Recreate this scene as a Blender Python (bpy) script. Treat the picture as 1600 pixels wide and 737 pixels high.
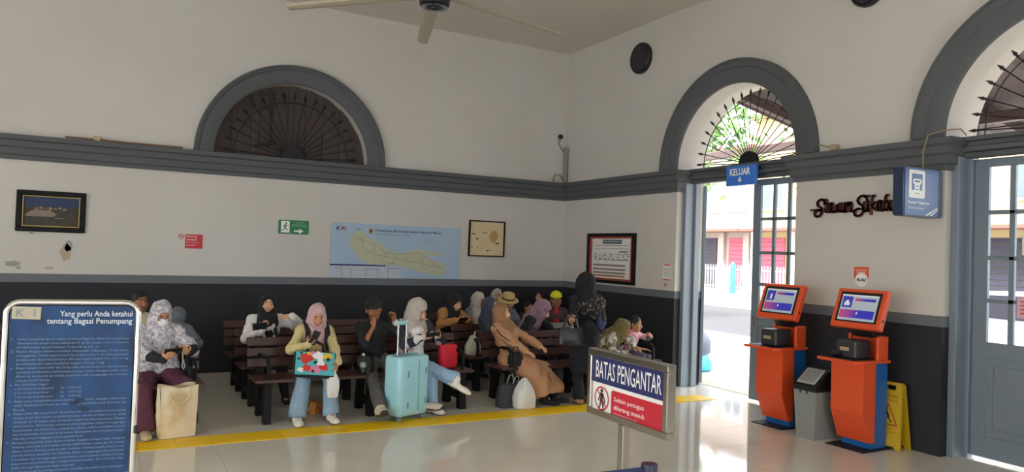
import bpy, bmesh, math, random
import numpy as np
from mathutils import Vector, Matrix

random.seed(7)
for o in list(bpy.data.objects):
    bpy.data.objects.remove(o, do_unlink=True)
SC = bpy.context.scene
COL = SC.collection

# ------------------------------------------------------------------ camera
FPX, YAW, PITCH, ROLL, EYE = 1142.80, 0.50159, 0.021980, 0.034517, 1.8
def _cam_axes():
    F = np.array([math.sin(YAW) * math.cos(PITCH), math.cos(YAW) * math.cos(PITCH), math.sin(PITCH)])
    R = np.array([math.cos(YAW), -math.sin(YAW), 0.0])
    U = np.cross(R, F)
    R2 = R * math.cos(ROLL) + U * math.sin(ROLL)
    U2 = -R * math.sin(ROLL) + U * math.cos(ROLL)
    return R2, U2, F
CR, CU, CF = _cam_axes()
cd = bpy.data.cameras.new('camera')
cam = bpy.data.objects.new('camera', cd)
COL.objects.link(cam)
cd.sensor_width = 36.0
cd.lens = FPX / 1600.0 * 36.0
cd.clip_start = 0.05
cd.clip_end = 400
cam.matrix_world = Matrix(((CR[0], CU[0], -CF[0], 0), (CR[1], CU[1], -CF[1], 0), (CR[2], CU[2], -CF[2], EYE), (0, 0, 0, 1)))
SC.camera = cam

# ------------------------------------------------------------------ light
W = bpy.data.worlds.new('sky')
SC.world = W
W.use_nodes = True
wn = W.node_tree.nodes
wl = W.node_tree.links
bg = wn['Background']
tc = wn.new('ShaderNodeTexCoord')
nz = wn.new('ShaderNodeTexNoise')
nz.inputs['Scale'].default_value = 2.2
nz.inputs['Detail'].default_value = 5
cr = wn.new('ShaderNodeValToRGB')
cr.color_ramp.elements[0].color = (0.80, 0.88, 1.0, 1)
cr.color_ramp.elements[1].color = (1.0, 0.99, 0.97, 1)
cr.color_ramp.elements[0].position = 0.35
cr.color_ramp.elements[1].position = 0.6
wl.new(tc.outputs['Generated'], nz.inputs['Vector'])
wl.new(nz.outputs['Fac'], cr.inputs['Fac'])
wl.new(cr.outputs['Color'], bg.inputs['Color'])
bg.inputs['Strength'].default_value = 3.4

sd = bpy.data.lights.new('sun', 'SUN')
sun = bpy.data.objects.new('sun', sd)
COL.objects.link(sun)
sd.energy = 6.5
sd.angle = math.radians(8)
sd.color = (1.0, 0.98, 0.95)
sun.rotation_euler = (math.radians(28), math.radians(-30), 0)

SC.view_settings.view_transform = 'Standard'
SC.view_settings.look = 'None'
SC.view_settings.gamma = 1.0
SC.view_settings.exposure = 1.16
try:
    SC.view_settings.use_curve_mapping = False
except Exception:
    pass
SC.cycles.max_bounces = 8
SC.cycles.diffuse_bounces = 5
SC.cycles.glossy_bounces = 4
SC.cycles.transparent_max_bounces = 8
SC.cycles.sample_clamp_indirect = 6.0
SC.cycles.caustics_reflective = False
SC.cycles.caustics_refractive = False

# ------------------------------------------------------------------ helpers
def lin(v):
    v = v / 255.0
    return v / 12.92 if v <= 0.04045 else ((v + 0.055) / 1.055) ** 2.4
def rgb(h, k=1.0):
    h = h.lstrip('#')
    return tuple(min(0.92, lin(int(h[i:i + 2], 16)) * k) for i in (0, 2, 4)) + (1.0,)

MATS = {}
def mat(name, col, rough=0.6, metal=0.0, var=0.06, vs=9.0, bump=0.0, bs=80.0, spec=0.5, emit=0.0, k=1.0, coat=0.0, trans=0.0, bd=0.01):
    if name in MATS:
        return MATS[name]
    m = bpy.data.materials.new(name)
    m.use_nodes = True
    n = m.node_tree.nodes
    l = m.node_tree.links
    b = n['Principled BSDF']
    c = rgb(col, k) if isinstance(col, str) else tuple(col) + (1.0,)
    t = n.new('ShaderNodeTexCoord')
    z = n.new('ShaderNodeTexNoise')
    z.inputs['Scale'].default_value = vs
    z.inputs['Detail'].default_value = 4
    mx = n.new('ShaderNodeMix')
    mx.data_type = 'RGBA'
    mx.inputs['A'].default_value = tuple(x * (1 - var) for x in c[:3]) + (1,)
    mx.inputs['B'].default_value = tuple(min(1, x * (1 + var)) for x in c[:3]) + (1,)
    l.new(t.outputs['Object'], z.inputs['Vector'])
    l.new(z.outputs['Fac'], mx.inputs['Factor'])
    l.new(mx.outputs['Result'], b.inputs['Base Color'])
    b.inputs['Roughness'].default_value = rough
    b.inputs['Metallic'].default_value = metal
    b.inputs['Specular IOR Level'].default_value = spec
    b.inputs['Coat Weight'].default_value = coat
    b.inputs['Transmission Weight'].default_value = trans
    if emit:
        l.new(mx.outputs['Result'], b.inputs['Emission Color'])
        b.inputs['Emission Strength'].default_value = emit
    if bump:
        z2 = n.new('ShaderNodeTexNoise')
        z2.inputs['Scale'].default_value = bs
        bp = n.new('ShaderNodeBump')
        bp.inputs['Strength'].default_value = bump
        bp.inputs['Distance'].default_value = bd
        z2.inputs['Detail'].default_value = 3
        l.new(t.outputs['Object'], z2.inputs['Vector'])
        l.new(z2.outputs['Fac'], bp.inputs['Height'])
        l.new(bp.outputs['Normal'], b.inputs['Normal'])
    MATS[name] = m
    return m

def pattern_mat(name, cols, scale=30, rough=0.8, stretch=(1, 1, 1), kind='voronoi', k=1.0):
    """printed cloth: random cells take one of the given colours"""
    if name in MATS:
        return MATS[name]
    m = bpy.data.materials.new(name)
    m.use_nodes = True
    n = m.node_tree.nodes
    l = m.node_tree.links
    b = n['Principled BSDF']
    t = n.new('ShaderNodeTexCoord')
    mp = n.new('ShaderNodeMapping')
    mp.inputs['Scale'].default_value = stretch
    l.new(t.outputs['Object'], mp.inputs['Vector'])
    r = n.new('ShaderNodeValToRGB')
    r.color_ramp.interpolation = 'CONSTANT' if kind == 'voronoi' else 'EASE'
    els = r.color_ramp.elements
    while len(els) < len(cols):
        els.new(0.5)
    lo, hi = (0.0, 1.0) if kind == 'voronoi' else (0.36, 0.70)
    for i, c in enumerate(cols):
        els[i].position = lo + (hi - lo) * i / len(cols)
        els[i].color = rgb(c, k)
    if kind == 'voronoi':
        v = n.new('ShaderNodeTexVoronoi')
        v.inputs['Scale'].default_value = scale
        l.new(mp.outputs['Vector'], v.inputs['Vector'])
        sp = n.new('ShaderNodeSeparateColor')
        l.new(v.outputs['Color'], sp.inputs['Color'])
        l.new(sp.outputs['Red'], r.inputs['Fac'])
    else:
        v = n.new('ShaderNodeTexNoise')
        v.inputs['Scale'].default_value = scale
        v.inputs['Detail'].default_value = 3
        l.new(mp.outputs['Vector'], v.inputs['Vector'])
        l.new(v.outputs['Fac'], r.inputs['Fac'])
    l.new(r.outputs['Color'], b.inputs['Base Color'])
    b.inputs['Roughness'].default_value = rough
    MATS[name] = m
    return m

def glass_mat(name, tint=(0.95, 0.98, 1.0), rough=0.02, alpha=0.12):
    """thin pane: mostly see-through with a glossy coat"""
    if name in MATS:
        return MATS[name]
    m = bpy.data.materials.new(name)
    m.use_nodes = True
    n = m.node_tree.nodes
    l = m.node_tree.links
    n.remove(n['Principled BSDF'])
    out = n['Material Output']
    a = n.new('ShaderNodeBsdfTransparent')
    a.inputs['Color'].default_value = tuple(tint) + (1,)
    g = n.new('ShaderNodeBsdfGlossy')
    g.inputs['Roughness'].default_value = rough
    mixn = n.new('ShaderNodeMixShader')
    fr = n.new('ShaderNodeLayerWeight')
    fr.inputs['Blend'].default_value = alpha
    l.new(fr.outputs['Fresnel'], mixn.inputs['Fac'])
    l.new(a.outputs['BSDF'], mixn.inputs[1])
    l.new(g.outputs['BSDF'], mixn.inputs[2])
    l.new(mixn.outputs['Shader'], out.inputs['Surface'])
    MATS[name] = m
    return m

def wall_mat():
    """painted plaster: dark dado, grey band, off-white above, with faint stains"""
    m = bpy.data.materials.new('painted_plaster')
    m.use_nodes = True
    n = m.node_tree.nodes
    l = m.node_tree.links
    b = n['Principled BSDF']
    t = n.new('ShaderNodeTexCoord')
    s = n.new('ShaderNodeSeparateXYZ')
    l.new(t.outputs['Object'], s.inputs['Vector'])
    z = n.new('ShaderNodeTexNoise')
    z.inputs['Scale'].default_value = 0.8
    z.inputs['Detail'].default_value = 6
    l.new(t.outputs['Object'], z.inputs['Vector'])
    wr = n.new('ShaderNodeValToRGB')
    wr.color_ramp.elements[0].position = 0.3
    wr.color_ramp.elements[0].color = rgb('c9c4bc')
    wr.color_ramp.elements[1].position = 0.75
    wr.color_ramp.elements[1].color = rgb('d1cdc6')
    l.new(z.outputs['Fac'], wr.inputs['Fac'])
    def gate(th):
        g = n.new('ShaderNodeMath')
        g.operation = 'GREATER_THAN'
        g.inputs[1].default_value = th
        l.new(s.outputs['Z'], g.inputs[0])
        return g
    g1, g2 = gate(1.225), gate(1.33)
    m1 = n.new('ShaderNodeMix'); m1.data_type = 'RGBA'
    m1.inputs['A'].default_value = rgb('20222a')
    m1.inputs['B'].default_value = rgb('6a6f75')
    l.new(g1.outputs[0], m1.inputs['Factor'])
    m2 = n.new('ShaderNodeMix'); m2.data_type = 'RGBA'
    l.new(g2.outputs[0], m2.inputs['Factor'])
    l.new(m1.outputs['Result'], m2.inputs['A'])
    l.new(wr.outputs['Color'], m2.inputs['B'])
    l.new(m2.outputs['Result'], b.inputs['Base Color'])
    b.inputs['Roughness'].default_value = 0.7
    z2 = n.new('ShaderNodeTexNoise'); z2.inputs['Scale'].default_value = 6; z2.inputs['Detail'].default_value = 8
    l.new(t.outputs['Object'], z2.inputs['Vector'])
    bp = n.new('ShaderNodeBump'); bp.inputs['Strength'].default_value = 0.15; bp.inputs['Distance'].default_value = 0.01
    l.new(z2.outputs['Fac'], bp.inputs['Height'])
    l.new(bp.outputs['Normal'], b.inputs['Normal'])
    return m

def add(name, me, m=None, parent=None, smooth=False):
    o = bpy.data.objects.new(name, me)
    COL.objects.link(o)
    if m is not None:
        for x in (m if isinstance(m, (list, tuple)) else [m]):
            me.materials.append(x)
    if parent is not None:
        o.parent = parent
    if smooth and len(me.polygons):
        me.polygons.foreach_set('use_smooth', [True] * len(me.polygons))
    return o

def tag(o, label=None, cat=None, group=None, kind=None):
    if label: o['label'] = label
    if cat: o['category'] = cat
    if group: o['group'] = group
    if kind: o['kind'] = kind
    return o

def thing(name, label, cat, loc=(0, 0, 0), rz=0.0, group=None, kind=None):
    o = bpy.data.objects.new(name, None)
    COL.objects.link(o)
    o.location = loc
    o.rotation_euler = (0, 0, rz)
    o.empty_display_size = 0.1
    return tag(o, label, cat, group, kind)

def structure(o):
    o['kind'] = 'structure'
    return o

def copy_tree(o, parent=None):
    c = o.copy()
    COL.objects.link(c)
    if parent is not None:
        c.parent = parent
    for ch in [x for x in bpy.data.objects if x.parent == o]:
        copy_tree(ch, c)
    return c

class MB:
    """collects simple shapes and links them as ONE mesh object"""
    def __init__(s):
        s.v = []; s.f = []; s.m = []; s.cur = 0
    def mi(s, i):
        s.cur = i
        return s
    def raw(s, vs, fs, M=None):
        b = len(s.v)
        for p in vs:
            s.v.append(tuple(M @ Vector(p)) if M is not None else tuple(p))
        for f in fs:
            s.f.append([b + i for i in f]); s.m.append(s.cur)
        return s
    def box(s, c, size, ch=0.0, M=None, rot=None):
        hx, hy, hz = size[0] / 2, size[1] / 2, size[2] / 2
        T = Matrix.Translation(c)
        if rot is not None:
            T = T @ rot.to_4x4()
        if M is not None:
            T = M @ T
        if ch <= 0:
            vs = [(sx * hx, sy * hy, sz * hz) for sx in (-1, 1) for sy in (-1, 1) for sz in (-1, 1)]
            fs = [(0, 1, 3, 2), (4, 6, 7, 5), (0, 4, 5, 1), (2, 3, 7, 6), (0, 2, 6, 4), (1, 5, 7, 3)]
            return s.raw(vs, fs, T)
        ch = min(ch, hx * .95, hy * .95, hz * .95)
        vs = []; ix = {}
        for sx in (-1, 1):
            for sy in (-1, 1):
                for sz in (-1, 1):
                    for a in range(3):
                        h = [hx - ch, hy - ch, hz - ch]; h[a] += ch
                        ix[(sx, sy, sz, a)] = len(vs)
                        vs.append((sx * h[0], sy * h[1], sz * h[2]))
        fs = []
        for a in range(3):
            o1, o2 = (a + 1) % 3, (a + 2) % 3
            for sg in (-1, 1):
                q = []
                for p, r in ((-1, -1), (1, -1), (1, 1), (-1, 1)):
                    k = [0, 0, 0]; k[a] = sg; k[o1] = p; k[o2] = r
                    q.append(ix[(k[0], k[1], k[2], a)])
                fs.append(q if sg > 0 else q[::-1])
        for a in range(3):
            o1, o2 = (a + 1) % 3, (a + 2) % 3
            for s1 in (-1, 1):
                for s2 in (-1, 1):
                    q = []
                    for e, f_ in ((-1, o1), (1, o1), (1, o2), (-1, o2)):
                        k = [0, 0, 0]; k[a] = e; k[o1] = s1; k[o2] = s2
                        q.append(ix[(k[0], k[1], k[2], f_)])
                    fs.append(q)
        for sx in (-1, 1):
            for sy in (-1, 1):
                for sz in (-1, 1):
                    fs.append([ix[(sx, sy, sz, a)] for a in range(3)])
        return s.raw(vs, fs, T)
    def tube(s, pts, r, n=8, closed=False, cap=True):
        P = [Vector(p) for p in pts]
        rs = r if isinstance(r, (list, tuple)) else [r] * len(P)
        rings = []
        up = None
        for i, p in enumerate(P):
            if closed:
                d = P[(i + 1) % len(P)] - P[i - 1]
            else:
                d = P[min(i + 1, len(P) - 1)] - P[max(i - 1, 0)]
            d.normalize()
            if up is None:
                up = d.orthogonal().normalized()
            else:
                up = (up - d * up.dot(d))
                if up.length < 1e-5: up = d.orthogonal()
                up.normalize()
            w = d.cross(up)
            rings.append([p + (up * math.cos(2 * math.pi * k / n) + w * math.sin(2 * math.pi * k / n)) * rs[i] for k in range(n)])
        b = len(s.v)
        for rg in rings:
            s.v += [tuple(q) for q in rg]
        m = len(P)
        for i in range(m if closed else m - 1):
            j = (i + 1) % m
            for k in range(n):
                s.f.append([b + i * n + k, b + i * n + (k + 1) % n, b + j * n + (k + 1) % n, b + j * n + k]); s.m.append(s.cur)
        if cap and not closed:
            s.f.append([b + k for k in range(n)][::-1]); s.m.append(s.cur)
            s.f.append([b + (m - 1) * n + k for k in range(n)]); s.m.append(s.cur)
        return s
    def lathe(s, prof, n=20, M=None):
        """profile of (radius, z) turned about z"""
        vs = []; fs = []
        for r, z in prof:
            for k in range(n):
                a = 2 * math.pi * k / n
                vs.append((r * math.cos(a), r * math.sin(a), z))
        for i in range(len(prof) - 1):
            for k in range(n):
                fs.append([i * n + k, i * n + (k + 1) % n, (i + 1) * n + (k + 1) % n, (i + 1) * n + k])
        fs.append([k for k in range(n)][::-1])
        fs.append([(len(prof) - 1) * n + k for k in range(n)])
        return s.raw(vs, fs, M)
    def prism(s, poly, t, M=None):
        """outline in the local xz plane, thickness t along y (front face at y=-t/2)"""
        n = len(poly)
        vs = [(x, -t / 2, z) for x, z in poly] + [(x, t / 2, z) for x, z in poly]
        fs = [list(range(n)), list(range(2 * n - 1, n - 1, -1))]
        for i in range(n):
            j = (i + 1) % n
            fs.append([i, n + i, n + j, j])
        return s.raw(vs, fs, M)
    def ball(s, c, r, n=10, M=None):
        rr = r if isinstance(r, (list, tuple)) else (r, r, r)
        prof = []
        vs = []; fs = []
        h = max(4, n // 2)
        for i in range(h + 1):
            th = math.pi * i / h
            for k in range(n):
                a = 2 * math.pi * k / n
                vs.append((c[0] + rr[0] * math.sin(th) * math.cos(a), c[1] + rr[1] * math.sin(th) * math.sin(a), c[2] - rr[2] * math.cos(th)))
        for i in range(h):
            for k in range(n):
                fs.append([i * n + k, i * n + (k + 1) % n, (i + 1) * n + (k + 1) % n, (i + 1) * n + k])
        return s.raw(vs, fs, M)
    def build(s, name, m, parent=None, smooth=False, recalc=True):
        me = bpy.data.meshes.new(name)
        me.from_pydata(s.v, [], s.f)
        if recalc or smooth:
            bm = bmesh.new(); bm.from_mesh(me)
            bmesh.ops.remove_doubles(bm, verts=bm.verts, dist=1e-6)
            bmesh.ops.recalc_face_normals(bm, faces=bm.faces)
            if smooth:
                for f in bm.faces: f.smooth = True
                for e in bm.edges:
                    if len(e.link_faces) == 2 and e.calc_face_angle(0) > 0.7: e.smooth = False
            nf = len(bm.faces)
            bm.to_mesh(me); bm.free()
            if any(s.m) and nf == len(s.m):
                me.polygons.foreach_set('material_index', s.m)
        elif any(s.m):
            me.polygons.foreach_set('material_index', s.m)
        return add(name, me, m, parent)

FR = math.radians
def rotm(ax, deg):
    return Matrix.Rotation(math.radians(deg), 3, ax)

# frames for flat signs: local x = reading direction, y = away from the viewer, z = up
def frame(origin, xdir, zdir=(0, 0, 1)):
    x = Vector(xdir).normalized(); z = Vector(zdir).normalized()
    y = z.cross(x).normalized(); z = x.cross(y).normalized()
    return Matrix(((x.x, y.x, z.x, origin[0]), (x.y, y.y, z.y, origin[1]), (x.z, y.z, z.z, origin[2]), (0, 0, 0, 1)))

def text_mesh(body, bold=0.0, res=2, extrude=0.0):
    cu = bpy.data.curves.new('t', 'FONT')
    cu.body = body
    cu.size = 1.0
    cu.offset = bold
    cu.resolution_u = res
    cu.extrude = extrude
    o = bpy.data.objects.new('t', cu)
    COL.objects.link(o)
    me = bpy.data.meshes.new_from_object(o)
    bpy.data.objects.remove(o)
    bpy.data.curves.remove(cu)
    return me

def text_geo(body, x, z, w, h, bold=0.0, shear=0.0, res=2, keep=False, align='l'):
    """lettering scaled to the box w x h with its lower left at (x, z); returns verts, faces in the xz plane.
    keep=True: w is a maximum and the natural aspect stays"""
    me = text_mesh(body, bold, res)
    n = len(me.vertices)
    co = np.zeros(n * 3); me.vertices.foreach_get('co', co); co = co.reshape(-1, 3)
    fs = [list(p.vertices) for p in me.polygons]
    bpy.data.meshes.remove(me)
    lo = co.min(0); hi = co.max(0)
    sz = h / max(1e-6, hi[1] - lo[1])
    sx = w / max(1e-6, hi[0] - lo[0])
    if keep: sx = min(sx, sz)
    X = (co[:, 0] - lo[0]) * sx
    if keep and align == 'r': X += w - X.max()
    if keep and align == 'c': X += (w - X.max()) / 2
    Z = (co[:, 1] - lo[1]) * sz
    return [(x + X[i] + shear * Z[i], 0.0, z + Z[i]) for i in range(n)], fs

def lettering(lines, m, parent, M, off=-0.002, name='lettering', label=None):
    """lines: list of (body, x, z, w, h, opts) on a sign frame M; ONE flat mesh of print"""
    b = MB()
    for L in lines:
        opts = L[5] if len(L) > 5 else {}
        vs, fs = text_geo(L[0], L[1], L[2], L[3], L[4], **opts)
        b.raw([(v[0], off, v[2]) for v in vs], fs, M)
    o = b.build(name, m, parent, recalc=False)
    if label: o['label'] = label
    return o

def flat(poly, M, b=None, off=-0.001):
    b = b or MB()
    return b.raw([(x, off, z) for x, z in poly], [list(range(len(poly)))], M)
def rect(x0, z0, x1, z1):
    return [(x0, z0), (x1, z0), (x1, z1), (x0, z1)]
def rrect(x0, z0, x1, z1, r, n=5):
    P = []
    for cx, cz, a0 in ((x1 - r, z0 + r, -90), (x1 - r, z1 - r, 0), (x0 + r, z1 - r, 90), (x0 + r, z0 + r, 180)):
        for i in range(n + 1):
            a = math.radians(a0 + 90 * i / n)
            P.append((cx + r * math.cos(a), cz + r * math.sin(a)))
    return P
def circ(cx, cz, r, n=24, a0=0, a1=360):
    k = n if a1 - a0 >= 360 else n + 1
    return [(cx + r * math.cos(math.radians(a0 + (a1 - a0) * i / n)), cz + r * math.sin(math.radians(a0 + (a1 - a0) * i / n))) for i in range(k)]
def ring_faces(b, cx, cz, r0, r1, M, off=-0.001, n=32):
    vs = []; fs = []
    for i in range(n):
        a = 2 * math.pi * i / n
        vs += [(cx + r0 * math.cos(a), off, cz + r0 * math.sin(a)), (cx + r1 * math.cos(a), off, cz + r1 * math.sin(a))]
    for i in range(n):
        j = (i + 1) % n
        fs.append([2 * i, 2 * i + 1, 2 * j + 1, 2 * j])
    return b.raw(vs, fs, M)
def stroke_poly(p, q, w):
    d = Vector((q[0] - p[0], q[1] - p[1])); d.normalize(); nx, nz = -d.y * w / 2, d.x * w / 2
    return [(p[0] - nx, p[1] - nz), (q[0] - nx, q[1] - nz), (q[0] + nx, q[1] + nz), (p[0] + nx, p[1] + nz)]

# ------------------------------------------------------------------ materials
M_WALL = wall_mat()
M_GREY = mat('grey_trim_paint', '5b5d60', rough=0.65, spec=0.25, var=0.07, vs=4, bump=0.05, bs=20)
M_LEDGE = mat('dusty_ledge', '6e5f4e', rough=0.9, var=0.3)
M_DOOR = mat('blue_grey_door_paint', '76828d', rough=0.4, var=0.06, vs=3)
M_CEIL = mat('ceiling_paint', 'd8d3c9', rough=0.8, var=0.03, vs=1.0)
M_BOARDS = mat('dark_stained_boards', '4a3f3b', rough=0.7, var=0.25, vs=14)
M_IRON = mat('black_wrought_iron', '1e1e22', rough=0.5, metal=0.3)
M_BLACK = mat('black_plastic', '16171a', rough=0.45)
M_STEEL = mat('brushed_stainless_steel', 'b9b4ac', rough=0.22, metal=1.0, var=0.05)
M_WHITE = mat('white_print', 'f2f2ee', rough=0.5, var=0.02)
M_WOOD = mat('dark_brown_bench_wood', '452a24', rough=0.35, var=0.18, vs=20)
M_CAST = mat('black_cast_iron', '0f0f11', rough=0.6, spec=0.3)
M_YELLOW = mat('yellow_tactile_rubber', 'f2c60a', rough=0.45, var=0.1, vs=6)
M_ORANGE = mat('orange_powder_coat', 'e2552a', rough=0.35, var=0.03)
M_BLUE = mat('blue_powder_coat', '1f62a8', rough=0.35, var=0.03)
M_GLASS = glass_mat('window_glass')

def at(x, y, Y):
    """pixel of the 1600x737 photograph -> point on the plane y = Y"""
    d = CF + CR * (x - 800) / FPX - CU * (y - 368.5) / FPX
    t = Y / d[1]
    return Vector((t * d[0], Y, EYE + t * d[2]))
# ================================================================== THE SETTING
XW, YB, ZC = 6.96, 10.8, 5.31        # right wall face, back wall face, ceiling
# ---- floor: a slab with 0.6 m polished tiles on it
def floor_mat(name, col, var):
    m = mat(name, col, rough=0.06, var=var, vs=3.0, spec=0.6, coat=0.0)
    return m
M_TILE = floor_mat('polished_cream_tile', 'e4dfd2', 0.04)
M_GROUT = mat('tile_grout', 'a39d90', rough=0.8)
b = MB(); b.box((-0.4, 2.65, -0.055), (16.0, 17.3, 0.1))
floor = structure(b.build('floor', M_GROUT))
TS = 0.6
tm = MB(); tm.box((0, 0, -0.005), (TS - 0.0018, TS - 0.0018, 0.012), ch=0.0006)
first = tm.build('tile', M_TILE, floor)
first.location = (0.28 + TS / 2, 6.97 - TS / 2, 0)
tmesh = first.data
cnt = 1
for i in range(-14, 12):
    for j in range(-20, 8):
        cx = 0.28 + TS * (i + 0.5); cy = 6.97 + TS * (j - 0.5)
        if (i, j) == (0, 0) or cx > XW + 0.45 or cy > YB + 0.2: continue
        # view wedge
        d = np.array([cx, cy]); fz = cx * CF[0] + cy * CF[1]; rx = cx * CR[0] + cy * CR[1]
        vis = fz > 2.2 and abs(rx) < fz * 0.72 + 0.9 and cx > -3.2
        if vis and cnt < 296:
            o = bpy.data.objects.new('tile', tmesh); COL.objects.link(o); o.parent = floor
            o.location = (cx, cy, 0); cnt += 1
rest = MB()
for i in range(-14, 12):
    for j in range(-20, 8):
        cx = 0.28 + TS * (i + 0.5); cy = 6.97 + TS * (j - 0.5)
        if cx > XW + 0.45 or cx < -8.2 or cy > YB + 0.2 or cy < -5.9: continue
        fz = cx * CF[0] + cy * CF[1]; rx = cx * CR[0] + cy * CR[1]
        if not (fz > 2.2 and abs(rx) < fz * 0.72 + 0.9 and cx > -3.2):
            rest.box((cx, cy, -0.005), (TS - 0.003, TS - 0.003, 0.012))
r_ = rest.build('tile_field', M_TILE, floor, recalc=False); r_['kind'] = 'stuff'

# ---- ceiling
b = MB(); b.box((-0.4, 2.75, ZC + 0.05), (16.2, 17.1, 0.1))
structure(b.build('ceiling', M_CEIL))

# ---- walls with arched openings
def arch_wall(name, f, u0, u1, ztop, ops, t):
    """f(u, d, z) -> point; ops: (centre, radius, zbase, zspring); t = thickness"""
    b = MB(); N = 64
    def q(p0, p1, p2, p3): b.raw([p0, p1, p2, p3], [(0, 1, 2, 3)])
    cuts = [u0]
    for c, r, zb, zs in ops: cuts += [c - r, c + r]
    cuts.append(u1)
    for d in (0, t):
        for i in range(0, len(cuts), 2):
            q(f(cuts[i], d, 0), f(cuts[i + 1], d, 0), f(cuts[i + 1], d, ztop), f(cuts[i], d, ztop))
        for c, r, zb, zs in ops:
            for k in range(N):
                a0 = math.pi * (1 - k / N); a1 = math.pi * (1 - (k + 1) / N)
                ua, za = c + r * math.cos(a0), zs + r * math.sin(a0)
                ub, zb2 = c + r * math.cos(a1), zs + r * math.sin(a1)
                q(f(ua, d, za), f(ub, d, zb2), f(ub, d, ztop), f(ua, d, ztop))
                if zb > 0: q(f(ua, d, 0), f(ub, d, 0), f(ub, d, zb), f(ua, d, zb))
    for c, r, zb, zs in ops:
        for k in range(N):
            a0 = math.pi * (1 - k / N); a1 = math.pi * (1 - (k + 1) / N)
            ua, za = c + r * math.cos(a0), zs + r * math.sin(a0)
            ub, zb2 = c + r * math.cos(a1), zs + r * math.sin(a1)
            q(f(ua, 0, za), f(ua, t, za), f(ub, t, zb2), f(ub, 0, zb2))
        for s in (-1, 1):
            if zs > zb: q(f(c + s * r, 0, zb), f(c + s * r, t, zb), f(c + s * r, t, zs), f(c + s * r, 0, zs))
        if zb > 0: q(f(c - r, 0, zb), f(c - r, t, zb), f(c + r, t, zb), f(c + r, 0, zb))
    for u in (u0, u1): q(f(u, 0, 0), f(u, t, 0), f(u, t, ztop), f(u, 0, ztop))
    q(f(u0, 0, ztop), f(u0, t, ztop), f(u1, t, ztop), f(u1, 0, ztop))
    return structure(b.build(name, M_WALL))

R_IN, R_OUT, ZS = 1.02, 1.325, 3.04
A1, A2, A3 = 6.88, 3.11, -0.66        # centres of the door arches along the right wall
LU = 2.285                            # centre of the lunette on the back wall
wall_right = arch_wall('wall_right', lambda u, d, z: (XW + d, u, z), -5.9, YB, ZC, [(A3, R_IN, 0, ZS), (A2, R_IN, 0, ZS), (A1, R_IN, 0, ZS)], 0.5)
wall_back = arch_wall('wall_back', lambda u, d, z: (u, YB + d, z), -8.2, XW + 0.5, ZC, [(LU, 1.09, 3.03, 3.03)], 0.35)
arch_wall('wall_left', lambda u, d, z: (-8.2 - d, u, z), -5.9, YB + 0.35, ZC, [(-3.2, 1.15, 0, 2.5), (0.8, 1.15, 0, 2.5), (4.8, 1.15, 0, 2.5)], 0.3)  # unseen wall; its arches are added to throw light on the right wall
arch_wall('wall_rear', lambda u, d, z: (u, -5.9 - d, z), -8.2, XW + 0.5, ZC, [(-3.6, 1.15, 0, 2.5), (2.4, 1.15, 0, 2.5)], 0.4)  # unseen wall added to cut the light from behind, arches let some in

# ---- moulded cornice band
PROF = [(0.0, 2.725), (0.025, 2.725), (0.03, 2.775), (0.055, 2.79), (0.06, 2.865), (0.085, 2.885), (0.09, 2.95), (0.125, 2.97), (0.13, 3.025), (0.0, 3.035)]
def sweep(name, path, side=1):
    """extrude PROF along a plan path (mitred); side: +1 = profile sticks out to the right of travel"""
    b = MB(); P = [Vector((p[0], p[1], 0)) for p in path]; n = len(P); k = len(PROF)
    vs = []
    for i, p in enumerate(P):
        d0 = (P[i] - P[i - 1]).normalized() if i else (P[1] - P[0]).normalized()
        d1 = (P[i + 1] - P[i]).normalized() if i < n - 1 else d0
        n0 = Vector((d0.y, -d0.x, 0)) * side; n1 = Vector((d1.y, -d1.x, 0)) * side
        m = (n0 + n1); m = m / max(0.2, m.dot(n0))
        for o_, z in PROF: vs.append((p.x + m.x * o_, p.y + m.y * o_, z))
    fs = []
    for i in range(n - 1):
        for j in range(k):
            j2 = (j + 1) % k
            fs.append([i * k + j, i * k + j2, (i + 1) * k + j2, (i + 1) * k + j])
    fs.append(list(range(k))); fs.append([(n - 1) * k + j for j in range(k)])
    b.raw(vs, fs)
    return structure(b.build(name, M_GREY))
e = 0.0
sweep('trim_1', [(-8.2, YB - e), (XW - e, YB - e), (XW - e, A1 + R_IN), (XW + 0.22, A1 + R_IN)])
sweep('trim_2', [(XW + 0.22, A1 - R_IN), (XW, A1 - R_IN), (XW, A2 + R_IN), (XW + 0.22, A2 + R_IN)])
sweep('trim_3', [(XW + 0.22, A2 - R_IN), (XW, A2 - R_IN), (XW, A3 + R_IN), (XW + 0.22, A3 + R_IN)])

# ---- grey arch surrounds (archivolts)
def archivolt(name, f, c, zs, r0, r1):
    b = MB(); N = 64
    pr = [(r0 + 0.002, -0.0), (r0 + 0.002, 0.035), (r0 + 0.02, 0.05), (r0 + 0.19, 0.05), (r0 + 0.205, 0.07), (r1 - 0.03, 0.075), (r1 - 0.025, 0.09), (r1, 0.09), (r1, -0.0)]
    k = len(pr); vs = []; fs = []
    for i in range(N + 1):
        a = math.pi * i / N
        for r, o_ in pr: vs.append(f(c + r * math.cos(a), -o_, zs + r * math.sin(a)))
    for i in range(N):
        for j in range(k):
            j2 = (j + 1) % k
            fs.append([i * k + j, i * k + j2, (i + 1) * k + j2, (i + 1) * k + j])
    fs.append(list(range(k))); fs.append([N * k + j for j in range(k)])
    b.raw(vs, fs)
    return structure(b.build(name, M_GREY, smooth=True))
FRW = lambda u, d, z: (XW + d, u, z)
FBW = lambda u, d, z: (u, YB + d, z)
archivolt('trim_4', FRW, A1, ZS, R_IN, R_OUT)
archivolt('trim_5', FRW, A2, ZS, R_IN, R_OUT)
archivolt('trim_6', FBW, LU, 3.03, 1.085, 1.345)

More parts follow.
